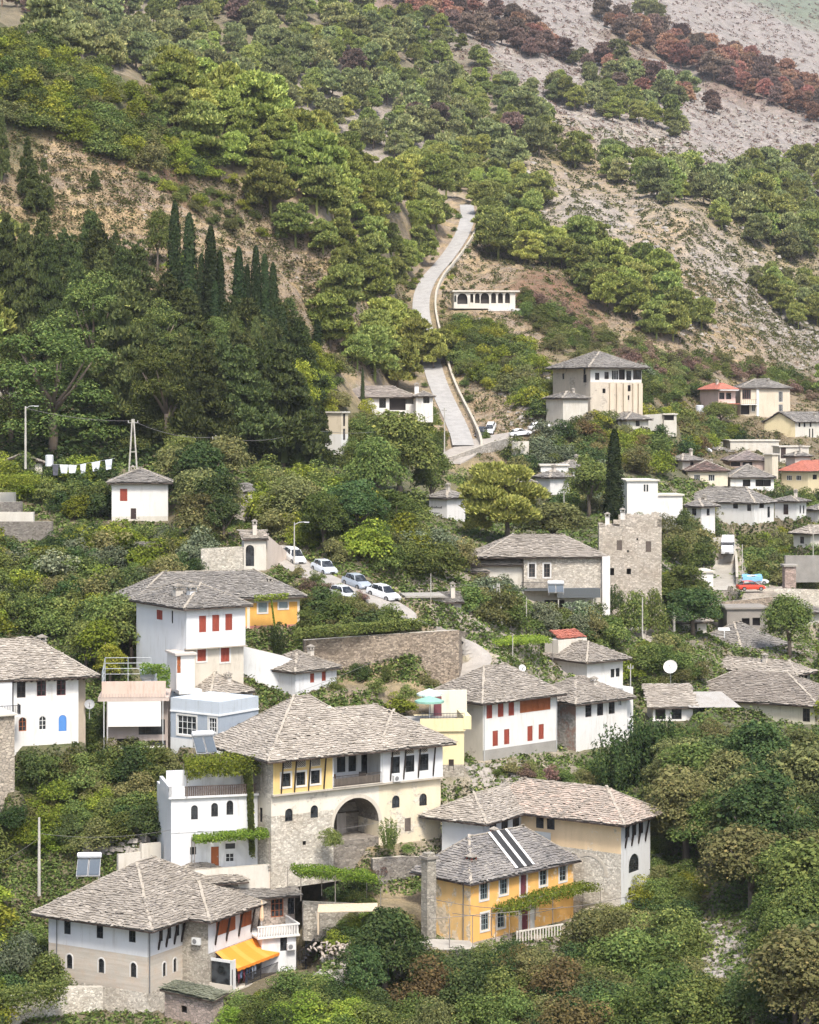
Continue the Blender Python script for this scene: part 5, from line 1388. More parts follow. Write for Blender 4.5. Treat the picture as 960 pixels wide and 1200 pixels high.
def hit(px, py, dmin=150, dmax=5000):
    px = np.atleast_1d(np.asarray(px, float)); py = np.atleast_1d(np.asarray(py, float)); res = np.full((len(px), 3), np.nan)
    k0 = np.searchsorted(D_, dmin); DD_ = D_[k0:]
    for s in range(0, len(px), 4000):
        u = (px[s:s+4000]-CX)/F; q = (HY-py[s:s+4000])/F
        a = np.clip(np.interp(u, U_, np.arange(nU)), 0, nU-1.001); i = a.astype(int); fa = a-i
        g = _G2[k0:, :][:, i]*(1-fa)+_G2[k0:, :][:, i+1]*fa      # (nD, n)
        df = q[None]*DD_[:, None]-g; bl = df <= 0; k = bl.argmax(0); ok = bl.any(0) & (k > 0)
        n = np.arange(len(u)); km = np.maximum(k-1, 0)
        f0 = df[km, n]; f1 = df[k, n]; t = np.where(ok, f0/(f0-f1+1e-9), 0); d = DD_[km]+(DD_[k]-DD_[km])*t
        r = np.stack([u*d, d, q*d], 1); r[~ok] = np.nan; res[s:s+4000] = r
    return res
def gz(x, y): return float(ground(x, y)[0])
idx = np.arange(nU*nD).reshape(nD, nU)
fq = np.stack([idx[:-1, :-1], idx[:-1, 1:], idx[1:, 1:], idx[1:, :-1]], -1).reshape(-1, 4).astype(np.int32)
me = bpy.data.meshes.new('hillside')
me.vertices.add(len(GX)); me.vertices.foreach_set('co', np.stack([GX, GY, GZ], 1).astype(np.float32).ravel())
me.loops.add(fq.size); me.loops.foreach_set('vertex_index', fq.ravel())
me.polygons.add(len(fq)); me.polygons.foreach_set('loop_start', np.arange(0, fq.size, 4, dtype=np.int32)); me.polygons.foreach_set('loop_total', np.full(len(fq), 4, np.int32))
me.polygons.foreach_set('use_smooth', np.ones(len(fq), bool))
me.update(calc_edges=True)
ca = me.color_attributes.new('soil', 'FLOAT_COLOR', 'POINT')
gc = ground_colour(GX, GY)
ca.data.foreach_set('color', np.concatenate([gc, np.ones((len(gc), 1))], 1).astype(np.float32).ravel())
t = NT('hillside_soil')
at = t.n('ShaderNodeAttribute', attribute_name='soil').outputs['Color']
n1 = t.noise(.9, 7, t.pos(), .65); n2 = t.noise(.16, 6, t.pos(), .6); n3 = t.noise(5, 5)
hsv = t.n('ShaderNodeSeparateColor', mode='HSV'); t.l(at, hsv.inputs[0])
col = t.mix(t.ramp(n2, [(.38, 0), (.62, 1)]), t.mix(1, at, (.72, .71, .68), 'MULTIPLY'), t.mix(1, at, (1.15, 1.1, 1.03), 'MULTIPLY'))
col = t.mix(t.ramp(n1, [(.40, .6), (.54, 0)]), col, (.15, .13, .08))
col = t.mix(t.ramp(n3, [(.35, .4), (.6, 0)]), col, t.mix(1, col, (.5, .5, .45), 'MULTIPLY'))
# pale stones
vr = t.n('ShaderNodeTexVoronoi'); vr.inputs['Scale'].default_value = .55; t.l(t.pos(), vr.inputs['Vector'])
st = t.ramp(vr.outputs['Distance'], [(.12, 1), (.26, 0)])
rk = t.noise(.05, 4, t.pos(), .6)
msk = t.math('MULTIPLY', st, t.ramp(rk, [(.48, 0), (.6, 1)]))
bright = t.ramp(hsv.outputs[2], [(.24, 0), (.34, 1)])
col = t.mix(t.math('MULTIPLY', t.math('MULTIPLY', msk, bright), .7), col, (.44, .41, .375))
stn = t.n('ShaderNodeTexNoise'); stn.inputs['Scale'].default_value = 1; stn.inputs['Detail'].default_value = 6; stn.inputs['Distortion'].default_value = .6; t.l(t.pos(.022, 9), stn.inputs['Vector'])
strata = t.ramp(stn.outputs['Fac'], [(.40, 0), (.47, 1), (.53, .2), (.6, .9), (.66, 0)])
col = t.mix(t.math('MULTIPLY', t.math('MULTIPLY', strata, bright), .5), col, (.24, .20, .19))
# low scrub spots
vs = t.n('ShaderNodeTexVoronoi'); vs.inputs['Scale'].default_value = .33; t.l(t.pos(), vs.inputs['Vector'])
sp = t.math('MULTIPLY', t.ramp(vs.outputs['Distance'], [(.2, 1), (.4, 0)]), t.ramp(t.noise(.03, 3), [(.4, 0), (.65, .8)]))
col = t.mix(t.math('MULTIPLY', sp, .8), col, (.11, .11, .055))
hgt = t.math('ADD', t.math('MULTIPLY', n1, 1.2), t.math('ADD', t.math('MULTIPLY', n3, .3), t.math('MULTIPLY', msk, .5)))
me.materials.append(t.principled(col, .97, t.bump(hgt, .9, .5)))
o = bpy.data.objects.new('ground', me); COL.objects.link(o); tag(o, 'steep hillside ground under the town and forest', None, None, 'structure')
if 'category' in o: del o['category']
# roads as draped ribbons with low kerb walls
def ribbon(name, line, w, mat, kind='structure', label=None, off=.06, side=0):
    mb = MB(); k = len(line); L = []; 
    for i in range(k):
        d = line[min(i+1, k-1)]-line[max(i-1, 0)]; d[2] = 0; d = d/np.linalg.norm(d); n = np.array((-d[1], d[0], 0))
        L.append([line[i]+n*(w*(j/4-.5)+side)+np.array((0, 0, off)) for j in range(5)])
    for i in range(k-1):
        for j in range(4): mb.poly([L[i][j+1], L[i][j], L[i+1][j], L[i+1][j+1]])
        for j, s in ((0, 1), (4, -1)):
            a, b = L[i][j], L[i+1][j]; dn = np.array((0, 0, -.5)); mb.poly([a, b, b+dn, a+dn])
    return tag(obj(name, mb, mat, None, line[0]), label, None, None, kind)
ribbon('road', ROADS[0][0], 4.0, concrete((.44, .425, .40)), label='pale grey concrete road climbing through the pines')
ribbon('lane', ROADS[1][0], 4.0, concrete((.42, .385, .34)), label='pale paved lane with parked cars')
ribbon('side_lane', ROADS[2][0], 4.0, concrete((.46, .43, .37)), label='steep pale lane below the white van')
ribbon('road_shoulder', ROADS[3][0], 6.4, concrete((.44, .40, .35)), off=.1, label='pale road shoulder with parked cars')
def wall_along(name, label, line, h, w, mat, side=0, base=1.5, cat='wall', tops=None):
    mb = MB(); k = len(line); L = []
    for i in range(k):
        d = np.array(line[min(i+1, k-1)])-np.array(line[max(i-1, 0)]); d[2] = 0; d = d/np.linalg.norm(d); n = np.array((-d[1], d[0], 0))
        c = np.array(line[i])+n*side; hh = h[i] if hasattr(h, '__len__') else h
        L.append([c-n*w/2-(0, 0, base), c-n*w/2+(0, 0, hh), c+n*w/2+(0, 0, hh), c+n*w/2-(0, 0, base)])
    for i in range(k-1):
        for j in range(3):
            mb.poly([L[i][j], L[i+1][j], L[i+1][j+1], L[i][j+1]], 1 if j == 1 else 0)
    mb.poly(L[0]); mb.poly(L[-1][::-1])
    return tag(obj(name, mb, [mat, plaster((.52, .48, .40), .4)], None, np.array(line[0])), label, cat)
# ---------------------------------------------------------------- plants
def unit(v): return v/np.linalg.norm(v, axis=-1, keepdims=True)
def leaf_quads(C, N, size, rng, asp=.75, droop=0):
    """C centres, N normals -> quads"""
    n = len(C); 
    t = unit(np.cross(N, rng.randn(n, 3))); b = np.cross(N, t)
    s = size*(.6+.8*rng.rand(n))[:, None]; a = s*asp
    return np.stack([C-t*s*.5, C-b*a*.5+t*s*.1, C+t*s*.5, C+b*a*.5-t*s*.1], 1)
def tufts(cc, cr, n, size, rng, flat=.7):
    """slender needle tufts pointing outwards and up from the clumps"""
    k = rng.choice(len(cc), n, p=(cr**2)/(cr**2).sum())
    d = unit(rng.randn(n, 3)); d[:, 2] = np.where(d[:, 2] < -.3, -d[:, 2], d[:, 2])
    C = cc[k]+d*(cr[k]*(.55+.5*rng.rand(n)**.7))[:, None]*np.array((1, 1, flat))
    t = unit(d*.8+np.array((0, 0, .75))+rng.randn(n, 3)*.35); s = unit(np.cross(t, rng.randn(n, 3)))
    L = (size*(.6+.8*rng.rand(n)))[:, None]; w = L*.26
    return np.stack([C-t*L*.5-s*w*.5, C-t*L*.3+s*w, C+t*L*.6+s*w*.15, C+t*L*.1-s*w], 1)
def clump_leaves(cc, cr, n, size, rng, flat=.75, up=.5, asp=.75):
    """leaves over the upper shells of clumps. cc (K,3), cr (K,)"""
    K = len(cc); k = rng.choice(K, n, p=(cr**2)/(cr**2).sum())
    d = unit(rng.randn(n, 3)); d[:, 2] = np.where(d[:, 2] < -.25, -d[:, 2], d[:, 2])
    rr = cr[k]*(.62+.42*rng.rand(n)**.7)
    P_ = cc[k]+d*rr[:, None]*np.array((1, 1, flat))
    N = unit(d*.7+np.array((0, 0, up))+rng.randn(n, 3)*.45)
    return leaf_quads(P_, N, size, rng, asp)
def mesh_crown(kind, seed, nl=None):
    rng = np.random.RandomState(seed); mb = MB()
    if kind == 'broad':        # unit tree: height 1, crown radius ~.42
        K = 42
        d = unit(rng.randn(K, 3)); d[:, 2] = np.abs(d[:, 2])*1.25-.55*rng.rand(K)
        r = .55+.45*rng.rand(K)
        ph = rng.rand(3)*6
        lob = 1+.22*np.sin(np.arctan2(d[:, 1], d[:, 0])*2+ph[0])+.12*np.sin(np.arctan2(d[:, 1], d[:, 0])*5+ph[1])
        cc = d*np.stack([.36*r*lob, .36*r*lob, .42*r], 1)+np.array((0, 0, .47)); cr = .10+.10*rng.rand(K)
        L_ = (5200/(nl or 5200))**.45
        mb.quads(clump_leaves(cc, cr, nl or 5200, .036*L_, rng, .8, .5))
        mb.quads(clump_leaves(cc[:8]*np.array((.5, .5, 1)), cr[:8]*1.5, (nl or 5200)//6, .045, rng))
    elif kind == 'bush':       # unit: height 1, touches the ground, wide
        K = 26
        d = unit(rng.randn(K, 3)); d[:, 2] = np.abs(d[:, 2]); r = .4+.6*rng.rand(K)
        cc = d*np.stack([.55*r, .55*r, .70*r], 1)+np.array((0, 0, .05)); cr = .16+.14*rng.rand(K)
        mb.quads(clump_leaves(cc, cr, nl or 2600, .062*(2600/(nl or 2600))**.45, rng, .85, .5))
    elif kind == 'shoots':     # upright fresh shrub with vertical shoots
        K = 60
        a = rng.rand(K)*6.28; rr = .42*np.sqrt(rng.rand(K)); hh = (1-.5*(rr/.42)**2)*(.75+.25*rng.rand(K))
        P_ = []; N_ = []
        for i in range(K):
            m = 60; t_ = rng.rand(m)**.8
            q = np.stack([np.cos(a[i])*rr[i]*(.5+.7*t_), np.sin(a[i])*rr[i]*(.5+.7*t_), hh[i]*t_], 1)+rng.randn(m, 3)*.022
            P_.append(q); N_.append(unit(rng.randn(m, 3)+np.array((np.cos(a[i]), np.sin(a[i]), .6))))
        mb.quads(leaf_quads(np.concatenate(P_), np.concatenate(N_), .05, rng, .5))
    elif kind == 'pine':       # Aleppo pine: height 1, irregular layered dome
        K = 34; z = .19+.70*rng.rand(K)**.85; prof = .31*np.sqrt(np.clip(1-((z-.42)/.56)**2, .05, 1))*(.45+.55*rng.rand(K))
        a = rng.rand(K)*6.28; lean = rng.randn(2)*.05
        cc = np.stack([np.cos(a)*prof+lean[0]*z, np.sin(a)*prof+lean[1]*z, z], 1); cr = (.12+.07*rng.rand(K))*(1.2-.45*z)
        cc = np.concatenate([cc, [[lean[0], lean[1], .90]]]); cr = np.concatenate([cr, [.10]])
        n_ = nl or 2600
        mb.quads(tufts(cc, cr, int(n_*1.5), .084*(2600/n_)**.5, rng, .66))
        mb.quads(clump_leaves(cc, cr*.8, n_//3, .07*(2600/n_)**.5, rng, .66, .6, .6))
    elif kind == 'cypress':
        n = nl or 2600; t_ = rng.rand(n)**.9; ph = rng.rand()*6
        a = rng.rand(n)*6.28
        R = .085*np.minimum(1, t_*7+.35)*np.clip(1-t_, 0, 1)**.42*(1+.22*np.sin(a*5+t_*9+ph)*np.sin(t_*23+ph))
        R = R*(.72+.33*rng.rand(n))
        P_ = np.stack([np.cos(a)*R, np.sin(a)*R, t_*.98+.02], 1)
        N = unit(np.stack([np.cos(a), np.sin(a), .35+0*a], 1)+rng.randn(n, 3)*.5)
        mb.quads(leaf_quads(P_, N, .022, rng, .55))
        mb.tube([(0, 0, .02), (0, 0, .5), (0, 0, .9)], [.05, .045, .01], 6, 0)
    elif kind == 'fir':        # dark dense conifer of the wood
        K = 60; t_ = np.sort(rng.rand(K)); a = np.arange(K)*2.4+rng.rand(K)
        R = .22*(1-t_)**.75*(.55+.6*rng.rand(K))+.01
        cc = np.stack([np.cos(a)*R, np.sin(a)*R, .10+.86*t_], 1); cr = .045+.065*(1-t_)*(.6+.6*rng.rand(K))
        mb.quads(clump_leaves(cc, cr*.85, (nl or 4200)//2, .036, rng, .8, .35, .5)); mb.quads(tufts(cc, cr, (nl or 4200)*2, .027, rng, .9))
        mb.tube([(0, 0, .05), (0, 0, .95)], [.04, .004], 5, 0)
    elif kind == 'umbrella':   # spreading cedar-like tree with flat plates
        K = 64; z = .05+.87*rng.rand(K); R = .42*np.sqrt(np.clip(1.05-z, .02, 1))*(.6+.6*rng.rand(K)); a = rng.rand(K)*6.28
        cc = np.stack([np.cos(a)*R, np.sin(a)*R, z], 1); cr = .10+.07*rng.rand(K)
        mb.quads(clump_leaves(cc, cr, nl or 4200, .040*(4200/(nl or 4200))**.45, rng, .55, .8, .6))
    elif kind == 'bare':       # leafless twiggy shrub
        n = nl or 900
        d = unit(rng.randn(n, 3)); d[:, 2] = np.abs(d[:, 2])
        r0 = rng.rand(n)*.5; p = d*np.stack([.5*r0, .5*r0, .8*r0], 1); q = p+d*np.array((.18, .18, .28))+rng.randn(n, 3)*.05
        s = np.cross(d, rng.randn(n, 3)); s = unit(s)*.009
        mb.quads(np.stack([p-s, p+s, q+s*.4, q-s*.4], 1))
    return mb
def trunk_pts(mb, kind, seed):
    rng = np.random.RandomState(seed+99)
    if kind == 'pine':
        p = [(0, 0, -.08), (.01, .0, .2), (rng.randn()*.02, rng.randn()*.02, .5), (rng.randn()*.04, rng.randn()*.04, .86)]
        mb.tube(p, [.026, .022, .016, .006], 6)
        for i in range(6):
            z = .3+.09*i; a = rng.rand()*6.28; b = (0, 0, z)
            mb.tube([b, (math.cos(a)*.12, math.sin(a)*.12, z+.06), (math.cos(a)*.22, math.sin(a)*.22, z+.10)], [.011, .008, .004], 4)
    elif kind in ('broad', 'umbrella'):
        mb.tube([(0, 0, -.08), (.0, .01, .12), (.01, 0, .34)], [.04, .032, .026], 7)
        for i in range(7):
            a = i*.9+rng.rand(); z0 = .24+.02*i; l = .2+.1*rng.rand()
            mb.tube([(0.01, 0, z0), (math.cos(a)*l*.5, math.sin(a)*l*.5, z0+.16), (math.cos(a)*l, math.sin(a)*l, z0+.36)], [.018, .012, .005], 5)
    elif kind in ('cypress', 'fir'):
        mb.tube([(0, 0, -.06), (0, 0, .2)], [.022, .016], 6)
LEAFM = {
 'pine': leaf((.125, .165, .045), (.345, .375, .115), 'aleppo_needles', .12),
 'pine_far': leaf((.135, .165, .072), (.33, .35, .145), 'aleppo_needles_far', .12),
 'pine_bright': leaf((.165, .205, .05), (.40, .43, .115), 'bright_needles', .12),
 'rust': leaf((.25, .135, .095), (.43, .245, .175), 'scorched_needles', .1),
 'brown': leaf((.14, .10, .082), (.24, .175, .14), 'dead_needles', .1),
 'cyp': leaf((.022, .038, .016), (.048, .066, .028), 'cypress_scales', .1),
 'fir': leaf((.044, .062, .024), (.115, .138, .048), 'dark_needles', .12),
 'broad': leaf((.068, .102, .030), (.175, .210, .062), 'broad_leaves'),
 'broad_dark': leaf((.034, .062, .024), (.095, .128, .046), 'dark_leaves'),
 'broad_lime': leaf((0.124, 0.156, 0.023), (0.260, 0.286, 0.046), 'lime_leaves'),
 'olive': leaf((0.088, 0.110, 0.062), (0.188, 0.213, 0.131), 'olive_leaves', .15),
 'dull': leaf((.10, .11, .042), (.205, .20, .08), 'dull_leaves'),
 'reddish': leaf((.12, .095, .045), (.20, .155, .065), 'reddish_leaves'),
 'purple': leaf((.13, .085, .065), (.21, .14, .11), 'sumac_leaves', .1),
 'twig': leaf((0.169, 0.137, 0.111), (0.312, 0.260, 0.215), 'bare_twigs', 0),
 'vine': leaf((0.101, 0.155, 0.024), (0.230, 0.284, 0.047), 'vine_leaves'),
}
_TM = {}
def crown_mesh(kind, mat, v, nl=None, joined=False):
    k = (kind, mat, v, nl, joined)
    if k not in _TM:
        kk = (kind, v, nl, joined)
        if kk in _TM: me = _TM[kk].copy(); me.materials.clear(); 
        else:
            mb = mesh_crown(kind, 100+v, nl)
            if joined:
                m2 = MB(); trunk_pts(m2, kind, v); mb.raw(m2.v, m2.f, 1)
            me = mb.mesh(kind+'_crown', []); _TM[kk] = me
            me = me.copy()
        me.materials.append(LEAFM[mat])
        if joined: me.materials.append(bark())
        _TM[k] = me
    return _TM[k]
def trunk_mesh(kind, v):
    k = ('t', kind, v)
    if k not in _TM:
        m2 = MB(); trunk_pts(m2, kind, v); _TM[k] = m2.mesh(kind+'_trunk', [bark()], smooth=True)
    return _TM[k]
NAMES = {'pine': 'pine_tree', 'cypress': 'cypress_tree', 'fir': 'conifer_tree', 'broad': 'leafy_tree', 'umbrella': 'spreading_tree', 'bush': 'shrub', 'shoots': 'shrub', 'bare': 'bare_shrub'}
CATS = {'pine': 'tree', 'cypress': 'tree', 'fir': 'tree', 'broad': 'tree', 'umbrella': 'tree', 'bush': 'shrub', 'shoots': 'shrub', 'bare': 'shrub'}
trng = np.random.RandomState(11)
COUNT = {}
PQ = []
def plant(*a, **k):
    PQ.append((a, k))
def plant_now(kind, mat, p, h, label, group=None, wide=1.0, nl=None, sink=None, name=None, v=None):
    v = trng.randint(4) if v is None else v
    D = p[1]
    joined = D > 420 and kind in ('pine', 'broad', 'umbrella')
    p = np.array(p, float)
    if sink: p[2] -= sink
    rz = trng.rand()*6.28; s = (h*wide, h*wide*(.92+.16*trng.rand()), h)
    nm = name or NAMES[kind]
    COUNT[kind] = COUNT.get(kind, 0)+1
    if joined or kind in ('bush', 'shoots', 'bare', 'cypress', 'fir') and D > 420 or kind in ('bush', 'shoots', 'bare'):
        o = bpy.data.objects.new(nm, crown_mesh(kind, mat, v, nl, joined)); COL.objects.link(o)
        o.location = tuple(p); o.rotation_euler.z = rz; o.scale = s
        return tag(o, label, CATS[kind], group)
    t = thing(nm, label, CATS[kind], p, group); t.rotation_euler.z = rz; t.scale = s
    o = bpy.data.objects.new('crown', crown_mesh(kind, mat, v, nl)); COL.objects.link(o); o.parent = t
    o = bpy.data.objects.new('trunk', trunk_mesh(kind, v)); COL.objects.link(o); o.parent = t
    return t
_placed = []
def in_house(x, y, m=.5):
    for (cx, cy, ex, ey, hw, hd, z) in FLAT:
        dx, dy = x-cx, y-cy
        if abs(dx) > 40 or abs(dy) > 40: continue
        if abs(dx*ex+dy*ey) < hw+m and abs(-dx*ey+dy*ex) < hd+m: return True
    return False
def on_road(x, y, m=.3):
    for line, w in ROADS:
        if np.hypot(line[:, 0]-x, line[:, 1]-y).min() < w/2+m: return True
    return False
CLEAR = [(356,535,748,800,241),(290,352,700,742,246),(862,905,655,695,345),(838,864,645,695,350),(880,960,785,850,268),(755,868,800,836,262),(811,917,738,768,300),(850,900,712,740,312),
 (606,712,632,702,284),(478,545,698,727,255),(240,335,630,668,262),(125,197,545,600,286),(330,358,640,660,262),(366,392,655,675,258),(404,432,668,692,255),(434,466,682,706,252),
 (505,674,1010,1100,196),(612,766,960,1050,205),(655,740,785,868,247),(560,655,780,890,230),(0,95,785,868,215),(160,310,700,800,226),(57,310,1060,1160,187),(300,362,1050,1130,190),
 (648,752,425,478,432),(396,508,455,480,405),(532,604,338,364,518),(803,912,525,572,425),(832,960,565,604,398),(833,926,443,487,500),(896,960,480,545,470),(916,960,535,572,450),
 (536,552,250,282,590),(500,540,290,320,540),(484,505,325,380,500),(500,548,440,530,405),(548,625,498,512,420),(503,545,572,626,332),(735,800,560,595,345),(701,776,603,685,300),
 (385,447,933,992,200),(318,515,880,1000,200),(188,302,905,1012,200),(118,198,780,860,220),(200,303,820,872,217),(300,395,760,815,232),(526,602,515,540,400),(820,875,1080,1120,200),(548,700,640,672,284),(640,735,745,800,258),
 (70,205,540,610,286),(200,330,240,330,410),(0,60,575,622,287),(540,600,720,795,248),(505,555,815,905,222),(650,690,540,575,365),(20,260,1160,1210,183)]
CLEAR += wall_rects()
def blocked(w, hh, wide):
    k = F/w[1]; x = CX+w[0]*k; y = HY-w[2]*k; r = .38*hh*wide*k; t = y-hh*k*.9
    for (x0, x1, y0, y1, D) in CLEAR:
        if w[1] < D+1 and x+r > x0 and x-r < x1 and y > y0 and t < y1:
            ox = min(x+r, x1)-max(x-r, x0); oy = min(y, y1)-max(t, y0)
            if ox > 3 and oy > 3: return True
    return False
def scatter(poly, n, kind, mats, h, label, group, wide=1.0, gap=.45, jit=.3, nl=None, sink=.0, seed=None, name=None):
    """plants standing on the ground seen inside an outline; h height (m), gap = min distance / height"""
    rng = np.random.RandomState(seed if seed is not None else (len(_placed)+n) % 9973)
    xs = [p[0] for p in poly]; ys = [p[1] for p in poly]
    m = n*14
    qx = rng.uniform(min(xs), max(xs), m); qy = rng.uniform(min(ys), max(ys), m)
    ok = pip(qx, qy, poly); qx, qy = qx[ok][:n*7], qy[ok][:n*7]
    W_ = hit(qx, qy); k = 0
    for w in W_:
        if k >= n: break
        if np.isnan(w[0]): continue
        hh = h*(1+jit*(rng.rand()*2-1))
        if blocked(w, hh, wide): continue
        if in_house(w[0], w[1], .15*hh*wide) or on_road(w[0], w[1], .22*hh*wide): continue
        if any((w[0]-q[0])**2+(w[1]-q[1])**2 < (gap*(hh+q[2])/2)**2 for q in _placed[-700:]): continue
        _placed.append((w[0], w[1], hh)); k += 1
        mt = mats if isinstance(mats, str) else mats[rng.randint(len(mats))]
        plant(kind, mt, w, hh, label, group, wide, nl, sink*hh, name)
    return k

def flush_plants(limit=296):
    """plant the individuals that show largest; the rest of a kind becomes one mass of instances"""
    by = {}; shown = {}
    for a, k in PQ:
        nm = k.get('name') or (a[9] if len(a) > 9 else None) or NAMES[a[0]]
        by.setdefault(nm, []).append((a[3]/a[2][1], a, k))
    for nm, L in by.items():
        L.sort(key=lambda t_: -t_[0]); outer = nm.startswith('outer'); limit_ = 0 if outer else limit
        protos = []
        for _, a, k in L[:limit_]:
            o = plant_now(*a, **k)
            if o.type == 'MESH': protos.append(o)
        rest = L[limit_:]; shown[nm] = protos
        print('KIND', nm, len(L))
        if not rest: continue
        if outer: protos = shown['pine_tree' if 'pine' in nm else 'bush'][:6]
        protos = [p for p in protos if not any(k_ in p.data.materials[0].name for k_ in ('dead', 'scorched'))][-6:] if nm == 'pine_tree' else protos[-6:]
        me = bpy.data.meshes.new(nm+'_mass'); n = len(rest)
        me.vertices.add(n); me.vertices.foreach_set('co', np.array([a[2] for _, a, k in rest], np.float32).ravel())
        for an, vals in (('hh', [a[3] for _, a, k in rest]), ('rz', trng.rand(n)*6.28)):
            at = me.attributes.new(an, 'FLOAT', 'POINT'); at.data.foreach_set('value', np.array(vals, np.float32))
        at = me.attributes.new('pick', 'INT', 'POINT'); at.data.foreach_set('value', trng.randint(len(protos), size=n).astype(np.int32))
        o = bpy.data.objects.new('pine_forest' if 'pine' in nm else 'thicket', me); COL.objects.link(o)
        tag(o, 'pine forest beyond the slopes' if 'pine' in nm else 'thicket of bushes around the town', None, None, 'stuff')
        ng = bpy.data.node_groups.new('forest', 'GeometryNodeTree')
        ng.interface.new_socket('Geometry', in_out='INPUT', socket_type='NodeSocketGeometry'); ng.interface.new_socket('Geometry', in_out='OUTPUT', socket_type='NodeSocketGeometry')
        N = ng.nodes; gi = N.new('NodeGroupInput'); go = N.new('NodeGroupOutput')
        g2 = N.new('GeometryNodeGeometryToInstance')
        for p in protos:
            oi = N.new('GeometryNodeObjectInfo'); oi.inputs['Object'].default_value = p; oi.transform_space = 'ORIGINAL'
            ng.links.new(oi.outputs['Geometry'], g2.inputs[0])
        ip = N.new('GeometryNodeInstanceOnPoints'); ip.inputs['Pick Instance'].default_value = True
        ng.links.new(gi.outputs[0], ip.inputs['Points']); ng.links.new(g2.outputs[0], ip.inputs['Instance'])
        def attr(nm_, ty):
            x = N.new('GeometryNodeInputNamedAttribute'); x.data_type = ty; x.inputs[0].default_value = nm_; return x.outputs['Attribute']
        ng.links.new(attr('pick', 'INT'), ip.inputs['Instance Index'])
        cx = N.new('ShaderNodeCombineXYZ'); ng.links.new(attr('rz', 'FLOAT'), cx.inputs[2]); ng.links.new(cx.outputs[0], ip.inputs['Rotation'])
        cs = N.new('ShaderNodeCombineXYZ'); hh = attr('hh', 'FLOAT')
        for i in range(3): ng.links.new(hh, cs.inputs[i])
        ng.links.new(cs.outputs[0], ip.inputs['Scale']); ng.links.new(ip.outputs[0], go.inputs[0])
        md = o.modifiers.new('forest', 'NODES'); md.node_group = ng
# ---------------------------------------------------------------- planting
def TP(px, base, top, kind, mat, label, group=None, wpx=None, name=None, nl=None, D=None, v=None):
    w = hit(px, base)[0] if D is None else P(px, base, D)
    if np.isnan(w[0]): return
    h = (base-top)/F*w[1]
    unitw = {'pine': .78, 'broad': .92, 'bush': 1.35, 'cypress': .19, 'fir': .5, 'umbrella': .9, 'shoots': 1.0, 'bare': 1.2}[kind]
    wide = 1.0 if wpx is None else wpx/(base-top)/unitw
    _placed.append((w[0], w[1], h))
    return plant(kind, mat, w, h*1.02, label, group, wide, nl, name=name, v=v)
# -- the tall cypress and single trees one can point to
TP(720, 612, 505, 'cypress', 'cyp', 'tallest dark cypress standing alone beside the ruined tower house', wpx=26, D=312, nl=5200)
TP(425, 474, 433, 'cypress', 'cyp', 'slim cypress in front of the long white bungalow', wpx=7, D=402)
TP(111, 222, 198, 'fir', 'fir', 'tiny lone dark conifer on the bare tan slope', wpx=14)
TP(372, 408, 375, 'cypress', 'cyp', 'dark small cypress at the right edge of the conifer wood', wpx=18)
for i, (x, b, t_, w_) in enumerate([(205, 385, 238, 16), (222, 420, 253, 20), (247, 430, 268, 20), (258, 430, 296, 15), (280, 430, 292, 17), (290, 430, 312, 13), (300, 430, 291, 15), (310, 430, 300, 14), (320, 440, 310, 16), (236, 425, 300, 13), (252, 435, 330, 16), (330, 445, 360, 18)]):
    TP(x, b, t_, 'cypress', 'cyp', 'dark cypress spire rising above the left wood' if i else 'leftmost tall cypress spire, standing apart on the tan slope', 'cypress spires above the wood' if i else None, wpx=w_*1.45, nl=4200)
for i, (x, b, t_, w_) in enumerate([(2, 215, 132, 20), (32, 235, 160, 22), (40, 252, 190, 26), (52, 250, 185, 20), (103, 300, 245, 22), (112, 320, 260, 24), (136, 320, 270, 20)]):
    TP(x, b, t_, 'fir', 'fir', 'dark conifer in a loose cluster on the tan slope, left', 'dark conifers on the tan slope', wpx=w_)
# -- left wood, dark conifers and broad crowns
scatter([(0, 330), (60, 340), (130, 340), (170, 380), (120, 400), (0, 400)], 26, 'fir', 'fir', 12, 'dark pointed conifer at the upper edge of the left wood', 'conifers at the upper edge of the left wood', .95, .22)
scatter([(120, 400), (200, 400), (350, 420), (375, 520), (250, 535), (120, 470)], 42, 'fir', 'fir', 13, 'dark conifer standing inside the left wood', 'conifers inside the left wood', 1.15, .22)
for i, (x, b, t_, w_, m, lb) in enumerate([
   (62, 530, 368, 150, 'broad', 'large spreading green tree at the left end of the wood'), (12, 520, 392, 90, 'broad', 'green spreading tree cut by the left edge above the hut'),
   (150, 500, 330, 90, 'fir!', 'dark pointed tree in the middle of the left wood'), (195, 530, 400, 90, 'broad', 'mid-green layered tree behind the twin utility pole'),
   (110, 460, 310, 110, 'broad', 'layered light-green tree high in the left wood'), (238, 538, 398, 74, 'fir!', 'dark pointed tree above the small power pole'),
   (285, 540, 405, 80, 'fir!', 'dark cedar-like tree right in the left wood'), (332, 550, 405, 76, 'fir!', 'dark cedar-like tree at the right end of the left wood'),
   (180, 470, 345, 80, 'broad', 'green crown below the leftmost cypress spire'), (265, 480, 370, 70, 'broad', 'green crown below the cypress group')]):
    TP(x, b, t_, 'fir' if '!' in m else 'umbrella', m.strip('!'), lb, wpx=w_, nl=9000 if '!' in m else 15000)
for i, (x, b, t_, w_) in enumerate([(262, 530, 395, 50), (308, 540, 400, 56), (215, 525, 385, 50), (175, 520, 380, 46), (352, 555, 440, 46), (130, 470, 320, 44), (90, 440, 290, 44), (60, 420, 280, 40), (30, 410, 262, 40), (8, 400, 250, 40), (300, 500, 372, 30), (275, 490, 365, 28), (318, 500, 372, 26)]):
    TP(x, b, t_, 'fir', 'fir', 'tall dark pointed conifer in the dense front of the left wood', 'front conifers of the left wood', wpx=w_*1.0, nl=7000)
